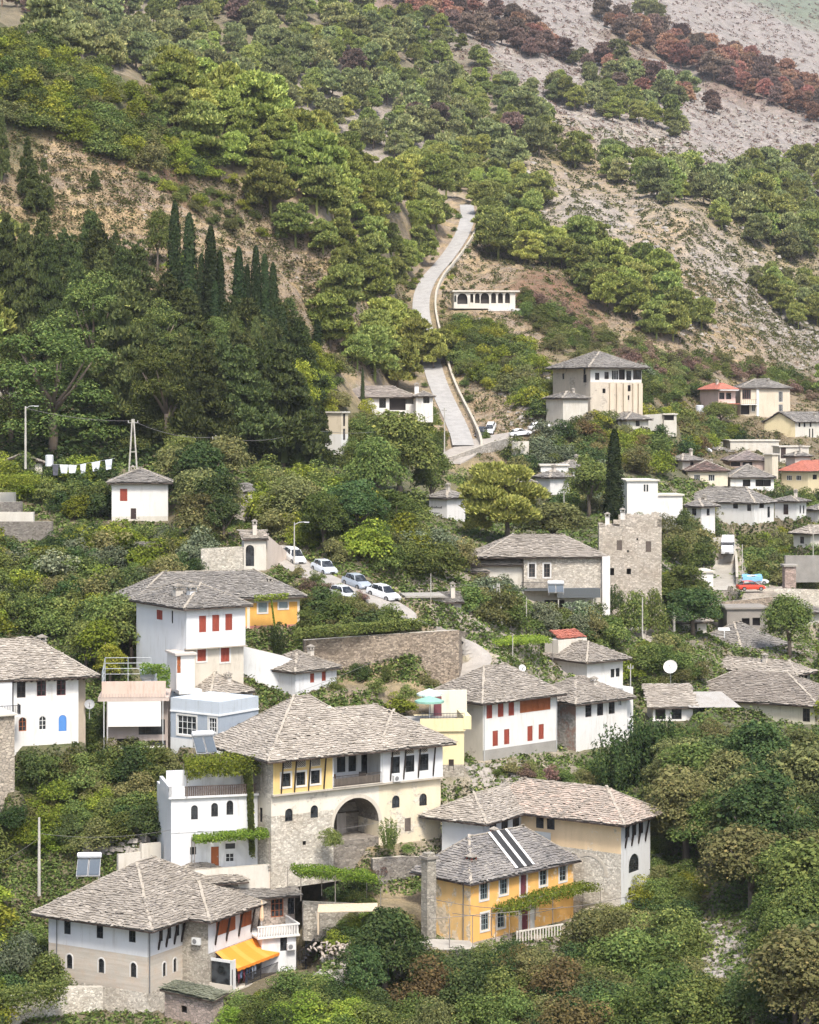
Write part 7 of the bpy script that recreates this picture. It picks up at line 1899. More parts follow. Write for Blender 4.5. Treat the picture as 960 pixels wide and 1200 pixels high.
# ---------------------------------------------------------------- vehicles, poles, walls and small things
GLS = glass(); TYRE = plain('tyre_rubber', (.02, .02, .02), .8); 
def paint(c): return plain('car_paint', c, .3, .1, .05)
def on_ground(px, py):
    return hit(px, py)[0]
def tilt_from_ground(x, y, yaw, L=2):
    c, s = math.cos(yaw), math.sin(yaw)
    return math.atan2(gz(x+c*L, y+s*L)-gz(x-c*L, y-s*L), 2*L)
def car(label, px, py, yaw, col, kind='car', scale=1.0, D=None, pitch=None):
    p = on_ground(px, py) if D is None else P(px, py, D)
    t = thing('parked_car' if kind == 'car' else 'parked_van', label, kind, p, 'cars parked beside the lanes' if kind == 'car' else None)
    t.rotation_euler = (0, -(tilt_from_ground(p[0], p[1], yaw) if pitch is None else pitch), yaw); t.scale = (scale,)*3
    def loft(secs, m=0, mb=None):
        mb = mb or MB(); R = []
        for (x, w, z0, z1, w1) in secs:
            R.append([(x, -w, z0), (x, -w*1.0, (z0+z1)/2), (x, -w1, z1), (x, w1, z1), (x, w, (z0+z1)/2), (x, w, z0)])
        for a, b in zip(R[:-1], R[1:]):
            for i in range(6): mb.poly([a[i], a[(i+1) % 6], b[(i+1) % 6], b[i]], m)
        mb.poly(R[0], m); mb.poly(R[-1][::-1], m); return mb
    if kind == 'car':
        body = [(-2.1, .72, .38, .70, .66), (-1.95, .82, .28, .88, .74), (-1.2, .86, .24, .93, .78), (0, .87, .24, .92, .78), (.95, .86, .24, .90, .76), (1.8, .82, .26, .76, .70), (2.08, .70, .34, .60, .60)]
        cab = [(-1.85, .66, .88, .92, .64), (-1.3, .72, .90, 1.36, .56), (-.5, .74, .90, 1.46, .58), (.2, .74, .90, 1.43, .57), (1.05, .70, .88, .92, .66)]
        win = [(-1.70, .675, .91, .96, .64), (-1.28, .735, .93, 1.30, .58), (-.5, .755, .93, 1.39, .60), (.2, .755, .93, 1.36, .59), (.92, .715, .91, .97, .67)]
        wx, wr = (-1.25, 1.3), .31
    else:
        body = [(-2.6, .90, .35, 2.1, .82), (-2.5, .95, .3, 2.25, .86), (.9, .95, .3, 2.25, .86), (1.3, .95, .3, 1.9, .84), (1.75, .93, .3, 1.20, .86), (2.4, .88, .32, .95, .8), (2.5, .8, .38, .75, .76)]
        cab = None; win = [(1.0, .958, 1.30, 2.05, .80), (1.35, .957, 1.2, 1.84, .82), (1.72, .935, 1.1, 1.24, .86)]
        wx, wr = (-1.6, 1.6), .36
    m = paint(col)
    b = obj('body', loft(body), m, t, (0, 0, 0))
    if cab:
        obj('window', loft(cab), GLS, t, (0, 0, 0))
        obj('roof', loft([(x, w1+.02, z1-.05, z1+.02, w1) for (x, w, z0, z1, w1) in cab[1:4]]), m, t, (0, 0, 0))
        for x in (-1.25, -.35, .25):
            for sy in (-1, 1): mb = MB(); mb.beam((x-.12 if x < -1 else x+(.45 if x > 0 else 0), sy*.76, .88), (x, sy*.60, 1.42), .07, .05); obj('pillar', mb, m, t, (0, 0, 0))
    else: obj('window', loft([(x, w+.01, z0, z1-.0, w1+.035) for (x, w, z0, z1, w1) in win]), GLS, t, (0, 0, 0))
    for x in wx:
        for sy in (-1, 1):
            mb = MB(); mb.tube([(x, sy*.68, wr), (x, sy*.90, wr)], wr, 12); w_ = obj('wheel', mb, TYRE, t, (0, 0, 0))
            mb = MB(); mb.tube([(x, sy*.90, wr), (x, sy*.915, wr)], wr*.6, 10); obj('rim', mb, plain('alloy', (.45, .45, .46), .35, .8), w_, (0, 0, 0))
    for sy in (-1, 1):
        x1 = body[-1][0]
        mb = MB(); mb.box((x1-.16, sy*.56-.14, body[-1][2]+.16), (.18, 0, 0), (0, .28, 0), (0, 0, .13)); obj('headlight', mb, plain('headlight_glass', (.75, .77, .8), .15), t, (0, 0, 0))
    mb = MB(); mb.box((body[-1][0]-.04, -.3, body[-1][2]+.02), (.05, 0, 0), (0, .6, 0), (0, 0, .14)); obj('grille', mb, plain('black_grille', (.02, .02, .02), .5), t, (0, 0, 0))
    return t
def lane_yaw(line, p, flip=False):
    k = np.argmin(np.hypot(line[:, 0]-p[0], line[:, 1]-p[1])); k = min(max(k, 2), len(line)-3)
    d = line[k+2]-line[k-2]; a = math.atan2(d[1], d[0]); return a+(math.pi if flip else 0)
L1 = ROADS[1][0]
for (px, py, c, lb) in [(344, 657, (.78, .78, .77), 'white estate car, topmost of the row on the lane by the gatehouse'), (380, 671, (.66, .70, .74), 'pale silver-blue car, second down the lane row'),
                        (418, 688, (.38, .42, .47), 'grey car with dark windows, third down the lane row'), (449, 701, (.80, .80, .80), 'white car at the lower end of the lane row'),
                        (402, 702, (.76, .77, .78), 'white car half hidden in bushes beside the grey car')]:
    p = on_ground(px, py); car(lb, px, py, lane_yaw(L1, p)+.05, c, scale=1.02)
car('black car parked at the road bend foot', 564, 510, -1.9, (.03, .03, .035))
car('white van-like car behind the black car at the road bend', 575, 505, -1.8, (.78, .78, .78))
car('white car at the right end of the road shoulder', 610, 511, .25, (.78, .79, .8))
car('white car half behind the bushes right of the road shoulder', 632, 503, .2, (.74, .74, .74))
car('white car under the leaning pole near the green garage', 822, 527, .3, (.76, .77, .78))
car('red car parked beside the pink-beige stack', 880, 692, D=327, yaw=.15, col=(.55, .06, .03), pitch=0)
car('white car under a blue tarpaulin by the steep lane', 884, 685, D=338, yaw=.15, col=(.76, .77, .78), pitch=0)
car('white van facing downhill at the top of the steep lane', 853, 648, -1.75, (.78, .78, .78), 'van', 1.15, pitch=-.12)
q = P(884, 685, 338)
mb = MB()
for i in range(8):
    a0, a1 = i/8, (i+1)/8
    f = lambda a, s: q+np.array((-1.9+3.0*a, s, 1.55-.35*abs(s)+.08*math.sin(a*9)))
    for s0, s1 in ((-1, 0), (0, 1)): mb.poly([f(a0, s0), f(a1, s0), f(a1, s1), f(a0, s1)])
    mb.poly([f(a0, -1), f(a1, -1), f(a1, -1)-(0, .1, .6), f(a0, -1)-(0, .1, .6)])
tag(obj('tarpaulin', mb, plain('blue_tarpaulin', (.18, .40, .66), .5), None, q), 'light blue tarpaulin spread over the white car by the steep lane', 'tarpaulin')

# ---- poles and wires
PM = concrete((.58, .55, .48)); WM = plain('cable', (.16, .15, .14), .6); TOPS = {}
def pole(key, label, px, base, top, D=None, r=.11, legs=1, arm=0, lamp=False, mat=None):
    p = on_ground(px, base) if D is None else P(px, base, D)
    h = (base-top)/F*p[1]; t = thing('utility_pole', label, 'pole', p)
    mb = MB()
    if legs == 1: mb.tube([p-(0, 0, 1), p+(0, 0, h)], [r*1.25, r*.8], 8)
    else:
        for s in (-1, 1): mb.tube([p+(s*.55, 0, -1), p+(s*.10, 0, h)], [r, r*.8], 6)
        mb.beam(p+(-.4, 0, h*.3), p+(.4, 0, h*.3), .1, .1)
    obj('post', mb, mat or PM, t)
    if arm:
        mb = MB(); mb.beam(p+(-arm, 0, h-.5), p+(arm, 0, h-.5), .1, .1); c = obj('crossarm', mb, plain('metal_arm', (.3, .29, .27), .6), t)
        for s in (-1, 0, 1):
            mb = MB(); mb.tube([p+(s*arm*.9, 0, h-.45), p+(s*arm*.9, 0, h-.2)], .05, 6); obj('insulator', mb, plain('porcelain', (.6, .58, .55), .3), c)
    if lamp:
        mb = MB(); mb.tube([p+(0, 0, h-.3), p+(.6, -.1, h), p+(1.3, -.2, h+.05)], .04, 5); mb.box(p+(1.2, -.3, h-.05), (.6, 0, 0), (0, .22, 0), (0, 0, .12)); obj('lamp_arm', mb, plain('lamp_metal', (.6, .6, .6), .4), t)
    TOPS[key] = p+(0, 0, h-.25)
for a in [('a', 'pale pole with lamp arm near the left edge below the wood', 30, 541, 476, 300, .14, 1, 0, True), ('b', 'A-shaped twin-leg pole behind the hillside house', 156, 546, 491, 296, .13, 2, .7),
          ('c', 'pale pole at the foot of the left wood', 253, 562, 510, 300, .11, 1, .5), ('d', 'pale pole beside the dark pointed conifer', 363, 556, 501, 325, .12, 1, .5),
          ('e', 'pale concrete pole left of the white vine house', 46, 1037, 958, 202, .13, 1, 0), ('f', 'A-shaped pole with prop above the pergola', 584, 742, 684, 262, .12, 2, .6),
          ('g', 'lamp pole behind the topmost lane car', 345, 650, 612, 266, .08, 1, 0, True), ('h', 'thin pole below the ruined tower house', 753, 760, 700, 284, .09, 1, 0),
          ('i', 'thick leaning wooden pole among bushes right of the thin pole', 790, 760, 718, 292, .2, 1, 0), ('j', 'thin pole beside the steep lane', 870, 685, 638, 350, .08, 1, 0),
          ('k', 'slender pole left of the road by the bungalow end', 521, 524, 478, 395, .10, 1, .4), ('l', 'leaning pole above the white car near the green garage', 832, 527, 497, 480, .10, 1, 0),
          ('m', 'thin pole in front of the ochre house terrace', 527, 1118, 1072, 192, .05, 1, 0), ('n', 'thin pole behind the stone hall right of the bright pine', 661, 612, 575, 345, .08, 1, 0),
          ('o', 'thin pole beside the yellow garage', 505, 735, 672, 252, .06, 1, 0), ('p', 'thin pole at the left end of the stone hall canopy', 617, 745, 700, 270, .06, 1, 0),
          ('q', 'thin pole between the shuttered house chimneys and pergola', 601, 770, 745, 250, .05, 1, 0), ('r', 'lamp pole with small head beside the neighbour house', 739, 800, 778, 250, .06, 1, .3),
          ('s', 'short pole on the slope below the big leafy trees', 867, 1120, 1078, 196, .07, 1, 0), ('t', 'slender pole right of the garden above the stone stack', 953, 660, 615, 380, .08, 1, 0)]:
    pole(*a)
def wire(label, p, q, sag=.6, r=.018, n=12):
    p = np.array(p, float); q = np.array(q, float)
    pts = [p+(q-p)*i/n-np.array((0, 0, sag*4*(i/n)*(1-i/n))) for i in range(n+1)]
    mb = MB(); mb.tube(pts, r, 4, 0, False); tag(obj('overhead_wire', mb, WM, None, p), label, 'wire')
wire('overhead wire from the lamp pole to the twin-leg pole', TOPS['a'], TOPS['b'], .5, .03)
wire('overhead wire from the twin-leg pole to the pole at the wood foot', TOPS['b'], TOPS['c'], .8, .03)
wire('overhead wire running along the foot of the left wood', TOPS['c'], TOPS['d'], 1.0, .03)
wire('overhead wire leaving the dark pointed conifer to the right', TOPS['d'], TOPS['k'], 2.0, .03)
wire('overhead wire from the concrete pole out past the left edge', TOPS['e']-(0, 0, 1.6), P(-40, 1030, 185), .3)
wire('overhead wire from the concrete pole to the white vine house', TOPS['e']-(0, 0, 1.2), H2.W(0, 0, 3.2), .5)
wire('overhead wire from the vine house across to the fortified house', H2.W(H2.w1*.3, -.1, 3.0), H3.W(H3.uR(450), -.1, 2.0), .7)
wire('sagging wire across the front of the ochre house', P(500, 1052, 194), P(745, 1048, 203), 1.2, .025)
wire('thin wire from the ochre house to the arched doorway', P(530, 1070, 191), P(660, 1062, 201), .6, .025)
wire('overhead wire from the outbuilding to the A-shaped pole', P(346, 812, 226), TOPS['f']-(0, 0, 1), .8)
wire('overhead wire above the yellow garage', TOPS['o'], TOPS['f'], .5)

# ---- satellite dishes, solar heaters
def dish(label, p, r, yaw=0, col=(.62, .62, .60)):
    p = np.array(p, float); t = thing('satellite_dish', label, 'satellite dish', p)
    n = np.array((math.sin(yaw)*.9, -math.cos(yaw)*.9, .42)); n /= np.linalg.norm(n); x = np.cross(n, (0, 0, 1)); x /= np.linalg.norm(x); y = np.cross(x, n)
    mb = MB(); N = 16; rings = [[p+(0, 0, r*1.6)+x*rr*r*math.cos(2*math.pi*i/N)+y*rr*r*math.sin(2*math.pi*i/N)+n*(rr*rr*.25*r) for i in range(N)] for rr in (.02, .35, .7, 1)]
    for a, b in zip(rings[:-1], rings[1:]):
        for i in range(N): mb.poly([a[i], a[(i+1) % N], b[(i+1) % N], b[i]])
    obj('reflector', mb, plain('dish_enamel', col, .5), t, smooth=True)
    mb = MB(); mb.tube([p-(0, 0, .6), p+(0, 0, r*1.5), p+(0, 0, r*1.6)], .05, 6); obj('mast', mb, plain('metal_arm', (.3, .29, .27), .6), t)
    mb = MB(); mb.tube([p+(0, 0, r*.7), p+(0, 0, r*1.6)+n*r*.9], .03, 4); mb.cbox(p+(0, 0, r*1.6)+n*r*.9, .12, .12, .12); obj('feed_arm', mb, plain('metal_arm', (.3, .29, .27), .6), t)
dish('large white satellite dish on a stand behind the low shed', P(786, 795, 268), .85, -.3, (.66, .64, .60))
dish('grey satellite dish on the right side wall of the villa', H14.W(H14.w1+1.2, .4, 2.6), .5, .2, (.30, .30, .30))
dish('small dish on the shuttered house roof', P(612, 790, 240), .4, .3)
def solar(label, p, yaw, w=1.9, l=1.9, h=.9):
    p = np.array(p, float); t = thing('solar_heater', label, 'solar water heater', p)
    x = np.array((math.cos(yaw), math.sin(yaw), 0)); n = np.array((math.sin(yaw), -math.cos(yaw), 0)); up = np.array((0, 0, 1.0))
    b = -n*l*.80+up*l*.62
    for i in (0, 1):
        mb = MB(); o = p-x*w/2+x*(w/2+.02)*i+up*.25; mb.box(o, x*(w/2-.04), b, np.cross(x, b)/l*-.08); f = obj('collector', mb, plain('aluminium_frame', (.5, .5, .5), .4, .6), t)
        mb = MB(); q = np.cross(b, x); q /= np.linalg.norm(q); q = q if q[2] > 0 else -q; o2 = o+x*.05+b*.04+q*.085; mb.poly([o2, o2+x*(w/2-.14), o2+x*(w/2-.14)+b*.92, o2+b*.92]); obj('glazing', mb, plain('collector_glass', (.10, .12, .14), .12), f)
    mb = MB(); c = p+b+up*.55; mb.tube([c-x*w*.52, c-x*w*.48, c+x*w*.48, c+x*w*.52], [.2, .28, .28, .2], 12); obj('tank', mb, plain('tank_enamel', (.66, .67, .68), .35), t, smooth=False)
    mb = MB()
    for s in (-.45, .45):
        for e in (p+x*w*s, ): mb.beam(e, e+up*.3, .05, .05)
        e = p+x*w*s+b; mb.beam(e-up*(b[2]+.2), e+up*.4, .05, .05); mb.beam(p+x*w*s, e-up*b[2], .05, .05)
    obj('stand', mb, plain('metal_arm', (.3, .29, .27), .6), t)
solar('solar water heater with white tank above the left end of the stone house roof', P(103, 1030, 198), .05, 2.1, 2.0)
solar('solar water heater with grey tank beside the blue house', P(243, 886, 205), .35, 2.0, 2.1)
solar('solar water heater on the dark canopy of the stone hall', P(652, 697, 279), 0, 2.0, 1.4)
mb = MB(); q = P(849, 748, 292); mb.tube([q, q+(0, 0, 1)], .06); mb.box(q+(-.75, 0, 1), (1.5, 0, 0), (0, .8, .25), (0, 0, .08)); tag(obj('rooftop_collector', mb, plain('white_enamel', (.72, .72, .70), .4), None, q), 'flat white panel on a post above the grey hipped roof', 'panel')
cyl_tank('water_tank', 'upright white water tank above the washing line, upper left', P(58, 540, 300), .55, 1.6, 0, plain('tank_enamel', (.66, .67, .68), .35), up=True)
cyl_tank('water_tank', 'white water tank half hidden left of the green garage', P(820, 480, 497), .9, 2.0, 0, plain('tank_enamel', (.66, .67, .68), .35), up=True)
clothes('laundry', 'white sheets and towels drying on the line beside the hillside house', [P(60, 544, 298), P(90, 545, 297), P(135, 537, 297)], [(.74, .76, .78), (.72, .74, .78), (.70, .74, .80), (.10, .10, .12)], 6, 1.5, 1.3)

# ---- parasols
def parasol(label, p, r, h, col, closed=False):
    p = np.array(p, float); t = thing('parasol', label, 'parasol', p); m = plain('canvas', col, .8, 0, .1)
    mb = MB(); mb.tube([p, p+(0, 0, h)], .03, 6); obj('pole', mb, plain('white_paint', (.78, .78, .76), .5), t)
    mb = MB(); N = 10
    if closed: mb.tube([p+(0, 0, h*.42), p+(0, 0, h*.5), p+(0, 0, h*.9), p+(0, 0, h+.1)], [.16, .22, .12, .02], 8)
    else:
        ap = p+(0, 0, h+.1); R = [p+(r*math.cos(2*math.pi*i/N), r*math.sin(2*math.pi*i/N), h-.4) for i in range(N)]
        for i in range(N):
            a, b = R[i], R[(i+1) % N]; mb.poly([a, b, ap]); mb.poly([a-(0, 0, .2), b-(0, 0, .2), b, a])
    obj('canopy', mb, m, t)
parasol('closed pale orange parasol on the balustraded terrace', PARASOL, .5, 2.9, (.72, .52, .34), True)
parasol('green parasol on the cream building terrace', H38.W(-.4, 3.0, H38.H), 1.5, 2.5, (.24, .44, .35))
parasol('white-topped parasol behind the green one on the cream terrace', H38.W(-.2, 4.8, H38.H), 1.3, 3.0, (.62, .70, .64))

# ---- grapevines on pergolas
def vine(label, pts, w, th, n, mat='vine', posts=True, seed=0, size=.16, drop=0, post_h=2.4):
    rng = np.random.RandomState(seed+40); pts = [np.array(p, float) for p in pts]
    t = thing('grapevine', label, 'grapevine', pts[0])
    seg = rng.randint(len(pts)-1, size=n); f = rng.rand(n)
    A = np.array(pts); C = A[seg]+(A[seg+1]-A[seg])*f[:, None]
    d = A[seg+1]-A[seg]; d = unit(d); s = unit(np.cross(d, np.array((0, 0, 1.0))+.01))
    wob = .6+.5*fbm(C[:, 0]*.9+seed, C[:, 1]*.9+C[:, 2], 3, seed)
    C = C+s*((rng.rand(n)-.5)*w)[:, None]*wob[:, None]*1.3+np.array((0, 0, 1.0))*((rng.rand(n)-.5)*th*wob*1.5-drop*rng.rand(n)**4)[:, None]
    mb = MB(); mb.quads(leaf_quads(C, unit(rng.randn(n, 3)+np.array((0, -.3, 1.2))), size, rng, .9)); obj('foliage', mb, LEAFM[mat], t)
    if posts:
        mb = MB()
        for p in pts:
            for q in (p-unit(np.cross(d[0], (0, 0, 1.0)))*w*.45, p+unit(np.cross(d[0], (0, 0, 1.0)))*w*.45): mb.tube([q-(0, 0, post_h), q], .04, 5)
        for a, b in zip(pts[:-1], pts[1:]): mb.tube([a, b], .03, 4)
        obj('trellis', mb, plain('rusty_iron', (.25, .22, .19), .7), t)
    return t
vine('grapevine canopy over the roof terrace of the white vine house', [H2.W(1.5, 1.5, H2.H+2.5), H2.W(8.2, 1.0, H2.H+3.0)], 4.6, 1.3, 8200, 'vine', True, 1)
vine('grapevine hanging down between the vine house and the fortified house', [H2.W(6.9, -.5, H2.H+2.6), H2.W(7.2, -.5, 1.0)], 2.2, .9, 7200, 'broad', False, 2)
vine('grapevine canopy over the brown door of the white vine house', [H2.W(1.8, -1.3, 2.5), H2.W(8.5, -1.5, 2.9)], 2.6, .45, 3800, 'vine', True, 3)
vine('grapevine stretched over the door of the ochre house', [H5.W(H5.uR(575), -1.2, 2.6), H5.W(H5.uR(625), -1.3, 3.1), H5.W(H5.w1+1.2, -1.2, 3.0)], 2.4, .55, 5200, 'vine', True, 4)
vine('grapevine pergola at the wall foot left below the great arch', [P(345, 1020, 196), P(385, 1022, 197), P(438, 1028, 199)], 3.2, .6, 5200, 'vine', True, 5)
vine('grapevine pergola behind the shuttered house roof', [P(572, 752, 252), P(640, 748, 254)], 5, .5, 5200, 'vine', True, 6)
vine('small grapevine over the pink terrace with the tank', [H13.W(3.7, 1.4, H13.H+2.9), H13.W(5.9, .8, H13.H+2.9), H13.W(6.0, 0, H13.H+1.4)], 1.2, .8, 1900, 'vine', False, 7)
vine('climbing vine on the front of the orange house', [P(298, 701, 244), P(338, 698, 245)], .6, .5, 700, 'vine', False, 8)
vine('climbing vine hanging before the grey shutters of the orange house', [P(318, 702, 244), P(322, 735, 244)], 1.2, .8, 900, 'vine', False, 9)
vine('ivy curtain on the upper terrace wall at the far left', [P(0, 562, 285), P(48, 562, 285)], 1.5, 1.0, 1800, 'vine', False, 10)
vine('ivy trailing over the left end of the foundation wall', [P(0, 1168, 180), P(75, 1155, 184)], 1.5, .9, 5200, 'broad', False, 12, drop=1.5)
vine('vine hedge above the retaining wall beside the orange house', [P(345, 742, 238), P(495, 730, 243)], 1.2, .9, 5200, 'broad', False, 13)

# ---- garden and retaining walls
def W_(name, label, pts, top, mat, w=.45, cat='wall', base=2.0):
    """pts (px, base py, D); top py per point"""
    L = [P(*p) for p in pts]; hs = [(p[1]-t_)/F*p[2] for p, t_ in zip(pts, top)]
    return wall_along(name, label, L, hs, w, mat, 0, base, cat)
OLD = stone((.50, .41, .31), (.20, .16, .125), 4.0, (.36, .30, .24))
W_('retaining_wall', 'great old retaining wall of stained stone below the lane', [(356, 802, 240), (400, 804, 241), (470, 803, 242), (534, 799, 243), (542, 780, 252)], [750, 747, 742, 738, 742], OLD, .9, base=3)
W_('garden_wall', 'smooth stone wall behind the left end of the stone house', [(-40, 1085, 200), (30, 1082, 203), (88, 1075, 207)], [1042, 1042, 1040], ASH, .5)
W_('garden_wall', 'stepped cream wall left of the vine house foot', [(138, 1018, 203), (164, 1014, 204), (165, 1012, 204.2), (188, 1010, 205)], [1001, 998, 989, 987], PDW, .4)
W_('foundation_wall', 'rubble foundation wall at the bottom left corner', [(4, 1215, 183), (78, 1206, 186.5), (120, 1206, 187.5)], [1168, 1156, 1156], RUB_P, .6, base=4)
W_('garden_wall', 'white sloping garden wall between the tall white house and the outbuilding', [(284, 792, 234), (330, 795, 234), (352, 790, 235)], [757, 768, 776], PC, .4)
W_('gate_wall', 'rubble wall with low battlements left of the gatehouse', [(236, 668, 263), (287, 667, 262.5)], [643, 640], RUB_P, .5)
W_('garden_wall', 'pinkish plastered wall sloping right of the gatehouse', [(311, 670, 263), (334, 664, 268)], [626, 646], plaster((.66, .57, .49), .4), .4)
W_('road_wall', 'stone retaining wall under the road bend', [(526, 556, 398), (548, 556, 400), (575, 545, 405), (601, 535, 412)], [536, 528, 518, 512], stone((.50, .46, .40), (.36, .33, .29), 2), .5, base=3)
W_('wall_pier', 'tall pale concrete pier at the end of the road wall', [(600, 548, 405), (619, 548, 406)], [517, 517], PDW, .8)
W_('terrace_wall', 'dark grey stone wall right below the great arch', [(436, 1048, 204), (470, 1048, 205), (502, 1045, 207)], [1006, 1003, 1004], RUB_D, .5)
W_('terrace_wall', 'low stone wall carrying the paved yard left of the ochre house', [(488, 1135, 190), (545, 1132, 190.5), (562, 1124, 193)], [1112, 1112, 1108], RUB_D, .5)
W_('garden_wall', 'crumbling pale wall on the slope at the bottom right', [(826, 1110, 200), (850, 1122, 199), (872, 1128, 199)], [1080, 1092, 1103], RUB_P, .5)
W_('garden_wall', 'broken grey wall stump below the crumbling pale wall', [(838, 1150, 194), (880, 1155, 193)], [1128, 1130], RUB_P, .8)
W_('garden_wall', 'long stone wall right of the red car', [(893, 706, 330), (965, 706, 332)], [689, 691], RUB_P, .5)
W_('garden_wall', 'grey garden wall high at the right edge above the stone stack', [(920, 668, 362), (965, 668, 365)], [651, 651], concrete((.33, .31, .28)), .4)
W_('lane_wall', 'grey stone wall along the right side of the steep lane', [(862, 640, 392), (864, 690, 348)], [632, 676], RUB_D, .4)
W_('garden_wall', 'low wall under the far mansion garden', [(725, 497, 430), (758, 494, 435), (790, 490, 445)], [490, 486, 484], PDW, .4)
W_('garden_wall', 'old wall with dry grass above the concrete shell', [(820, 706, 322), (850, 711, 318), (905, 706, 320)], [700, 705, 699], OLD, .4)
W_('garden_wall', 'dark stone wall climbing the bank left of the vine house', [(100, 1002, 206), (130, 985, 210), (185, 950, 214)], [988, 968, 934], RUB_D, .5)
W_('garden_wall', 'cream coped wall along the yard edge below the white vine house', [(205, 1030, 198), (260, 1026, 199.5), (322, 1022, 200.5)], [1022, 1017, 1012], PDW, .4)
W_('terrace_wall', 'rubble terrace wall under the vine pergola, lower centre', [(355, 1075, 197), (400, 1078, 198), (440, 1080, 199)], [1056, 1058, 1060], RUB, .5)
W_('terrace_wall', 'short rubble wall beside the heap of cut logs', [(418, 1130, 190), (455, 1128, 191)], [1112, 1110], RUB_D, .5)
W_('garden_wall', 'mossy stone wall right of the arched doorway', [(766, 1022, 214), (795, 1016, 217)], [1002, 996], RUB, .6)
W_('yard_wall', 'low pale wall left of the lean-to shed and lane', [(540, 738, 258), (575, 736, 260)], [722, 721], PDW, .35)
for i, (y0, y1, x1) in enumerate([(590, 577, 18), (600, 588, 26), (612, 600, 40), (622, 611, 62)]):
    W_('terrace_step', ['topmost', 'second', 'third', 'lowest'][i]+' grey terrace wall at the left edge below the washing line', [(-20, y0, 288-i*3), (x1, y0, 287-i*3)], [y1, y1], RUB_D if i % 2 else PDW, .5)
wall_along('guard_wall', 'low pale guard wall along the right side of the climbing road', ROADS[0][0][::2], .85, .45, PDW, 3.4, .8)
H = H37
mb = MB()
for k in range(16): mb.cbox(P(606+k*3.4, 1104-k*.55, 197+k*.1)+(0, 0, .5), .1, .1, 1.0)
mb.beam(P(605, 1092, 197), P(660, 1083, 198.6), .12, .12); tag(obj('balustrade', mb, PDW, None, P(605, 1104, 197)), 'short pale balustrade at the terrace edge before the ochre house', 'balustrade')
mb = MB()
for k in range(4): mb.tube([P(527+k*27, 1118-k*4, 191+k*1.2), P(527+k*27, 1076-k*3, 191+k*1.2)], .035, 5)
mb.tube([P(500, 1077, 190), P(608, 1068, 194.6)], .03, 4); tag(obj('iron_frame', mb, plain('rusty_iron', (.25, .22, .19), .7), None, P(527, 1118, 191)), 'rusty iron frame standing on the yard before the ochre house', 'frame')
ribbon('yard', np.array([P(488, 1112, 190.6), P(520, 1106, 193), P(556, 1109, 193.6)]), 3.4, concrete((.50, .46, .39)), label='pale paved yard left of the ochre house', off=.1)
mb = MB(); q = P(372, 1082, 193)
for k in range(3): mb.box(q+(0, k*.9, .9-k*.0), (5.2, .6, 0), (0, .7, .12), (0, 0, .08)); 
for sx in (0, 5): mb.box(q+(sx, 0, -1), (.15, 0, 0), (0, .15, 0), (0, 0, 2)); mb.box(q+(sx, 1.8, -1), (.15, 0, 0), (0, .15, 0), (0, 0, 2))
tag(obj('timber_deck', mb, wood((.52, .42, .30), 'pale_boards'), None, q), 'pale board deck behind the spiral stair below the pergola', 'deck')
mb = MB(); r_ = np.random.RandomState(8); q = P(397, 1120, 191)
for k in range(70):
    a = q+np.array((r_.randn()*1.1, r_.rand()*.8, r_.rand()*1.1)); d = np.array((r_.randn()*.3, 1, r_.randn()*.2))*.35; mb.tube([a-d, a+d], .07+.04*r_.rand(), 5)
tag(obj('woodpile', mb, wood((.42, .36, .30), 'cut_logs'), None, q), 'heap of grey cut logs below the pale board deck', 'woodpile')
# terrace furniture seen on the cream building ledge
t = thing('chair', 'dark wooden chair on the ledge right of the fortified house', 'chair', P(526, 903, 214)); q = wpos(t)
mb = MB(); mb.box(q+(0, 0, .45), (.5, 0, 0), (0, .5, 0), (0, 0, .05)); obj('seat', mb, DWOOD, t)
mb = MB(); mb.box(q+(0, .45, .5), (.5, 0, 0), (0, .05, 0), (0, 0, .5)); obj('backrest', mb, DWOOD, t)
for sx in (0, .45):
    for sy in (0, .45): mb = MB(); mb.box(q+(sx, sy, 0), (.05, 0, 0), (0, .05, 0), (0, 0, .45)); obj('leg', mb, DWOOD, t)
for (lb, u, v, c) in [('brown cushion-backed armchair left on the loggia', ua+.9, .9, (.25, .12, .06)), ('dark armchair right on the loggia', ub-1.3, .8, (.07, .06, .05))]:
    q = H3.W(u, v, H3.zR(318, 931)+.1); t = thing('armchair', lb, 'armchair', q); m = plain('upholstery', c, .8)
    mb = MB(); mb.cbox(q+(0, 0, .3), .7, .6, .3, H3.th); obj('seat', mb, m, t)
    mb = MB(); mb.cbox(q+H3.e2*.3+np.array((0, 0, .6)), .7, .12, .6, H3.th); obj('backrest', mb, m, t)
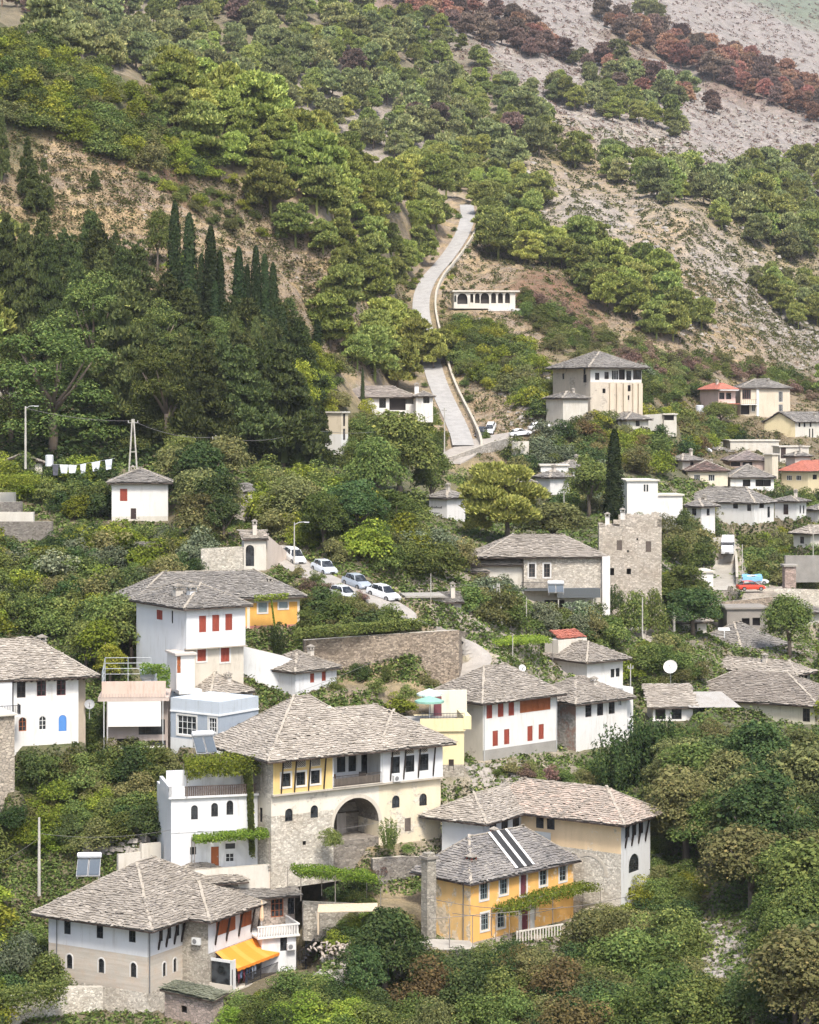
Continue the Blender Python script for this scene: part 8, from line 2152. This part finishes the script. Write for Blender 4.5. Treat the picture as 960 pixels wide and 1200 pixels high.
# ---------------------------------------------------------------- camera, sky, sun, haze
cam = bpy.data.cameras.new('camera'); co = bpy.data.objects.new('camera', cam); COL.objects.link(co)
cam.sensor_fit = 'VERTICAL'; cam.sensor_height = 24; cam.lens = F/1200*24; cam.shift_y = -.1
cam.clip_start = 1; cam.clip_end = 12000
co.location = (0, 0, 0); co.rotation_euler = (R_(90), 0, 0)
scene.camera = co
w = bpy.data.worlds.new('World'); scene.world = w; w.use_nodes = True
nt = w.node_tree; nt.nodes.clear()
sky = nt.nodes.new('ShaderNodeTexSky'); sky.sky_type = 'NISHITA'; sky.sun_disc = False
EL, AZ = 56, 165     # sun elevation, compass azimuth (0 = +Y, clockwise)
sky.sun_elevation = R_(EL); sky.sun_rotation = R_(AZ); sky.air_density = 1.0; sky.dust_density = 3.0; sky.ozone_density = 1
bg = nt.nodes.new('ShaderNodeBackground'); bg.inputs[1].default_value = .13
out = nt.nodes.new('ShaderNodeOutputWorld'); nt.links.new(sky.outputs[0], bg.inputs[0]); nt.links.new(bg.outputs[0], out.inputs[0])
sl = bpy.data.lights.new('sun', 'SUN'); sl.energy = 2.5; sl.angle = R_(12); sl.color = (1, .95, .88)
so = bpy.data.objects.new('sun', sl); COL.objects.link(so)
d = Vector((math.sin(R_(AZ))*math.cos(R_(EL)), math.cos(R_(AZ))*math.cos(R_(EL)), math.sin(R_(EL))))
so.rotation_euler = d.to_track_quat('Z', 'Y').to_euler(); so.location = (0, -20, 60)
scene.view_settings.view_transform = 'Standard'; scene.view_settings.look = 'None'; scene.view_settings.gamma = 1; scene.view_settings.use_curve_mapping = False
scene.view_settings.exposure = EXPOSURE
scene.render.engine = 'CYCLES'
c = scene.cycles
c.max_bounces = 5; c.diffuse_bounces = 3; c.glossy_bounces = 2; c.transmission_bounces = 2; c.transparent_max_bounces = 4; c.volume_bounces = 0
c.use_adaptive_sampling = True; c.adaptive_threshold = .03
c.use_denoising = True
if HAZE > 0:
    mb = MB(); zt = float(GZ.max())+15; zb = float(GZ.min())-1; mb.box((-3700, -60, zb), (7400, 0, 0), (0, 3800, 0), (0, 0, zt-zb)); print('HAZE BOX', zb, zt)
    t = NT('haze_air'); v = t.n('ShaderNodeVolumePrincipled'); v.inputs['Color'].default_value = (.93, .96, 1, 1); v.inputs['Density'].default_value = HAZE; v.inputs['Anisotropy'].default_value = .2
    t.l(v.outputs[0], t.out.inputs['Volume']); 
    hz = obj('haze', mb, t.m, None, (0, 0, 0)); hz['kind'] = 'stuff'; hz['label'] = 'thin pale haze in the air'
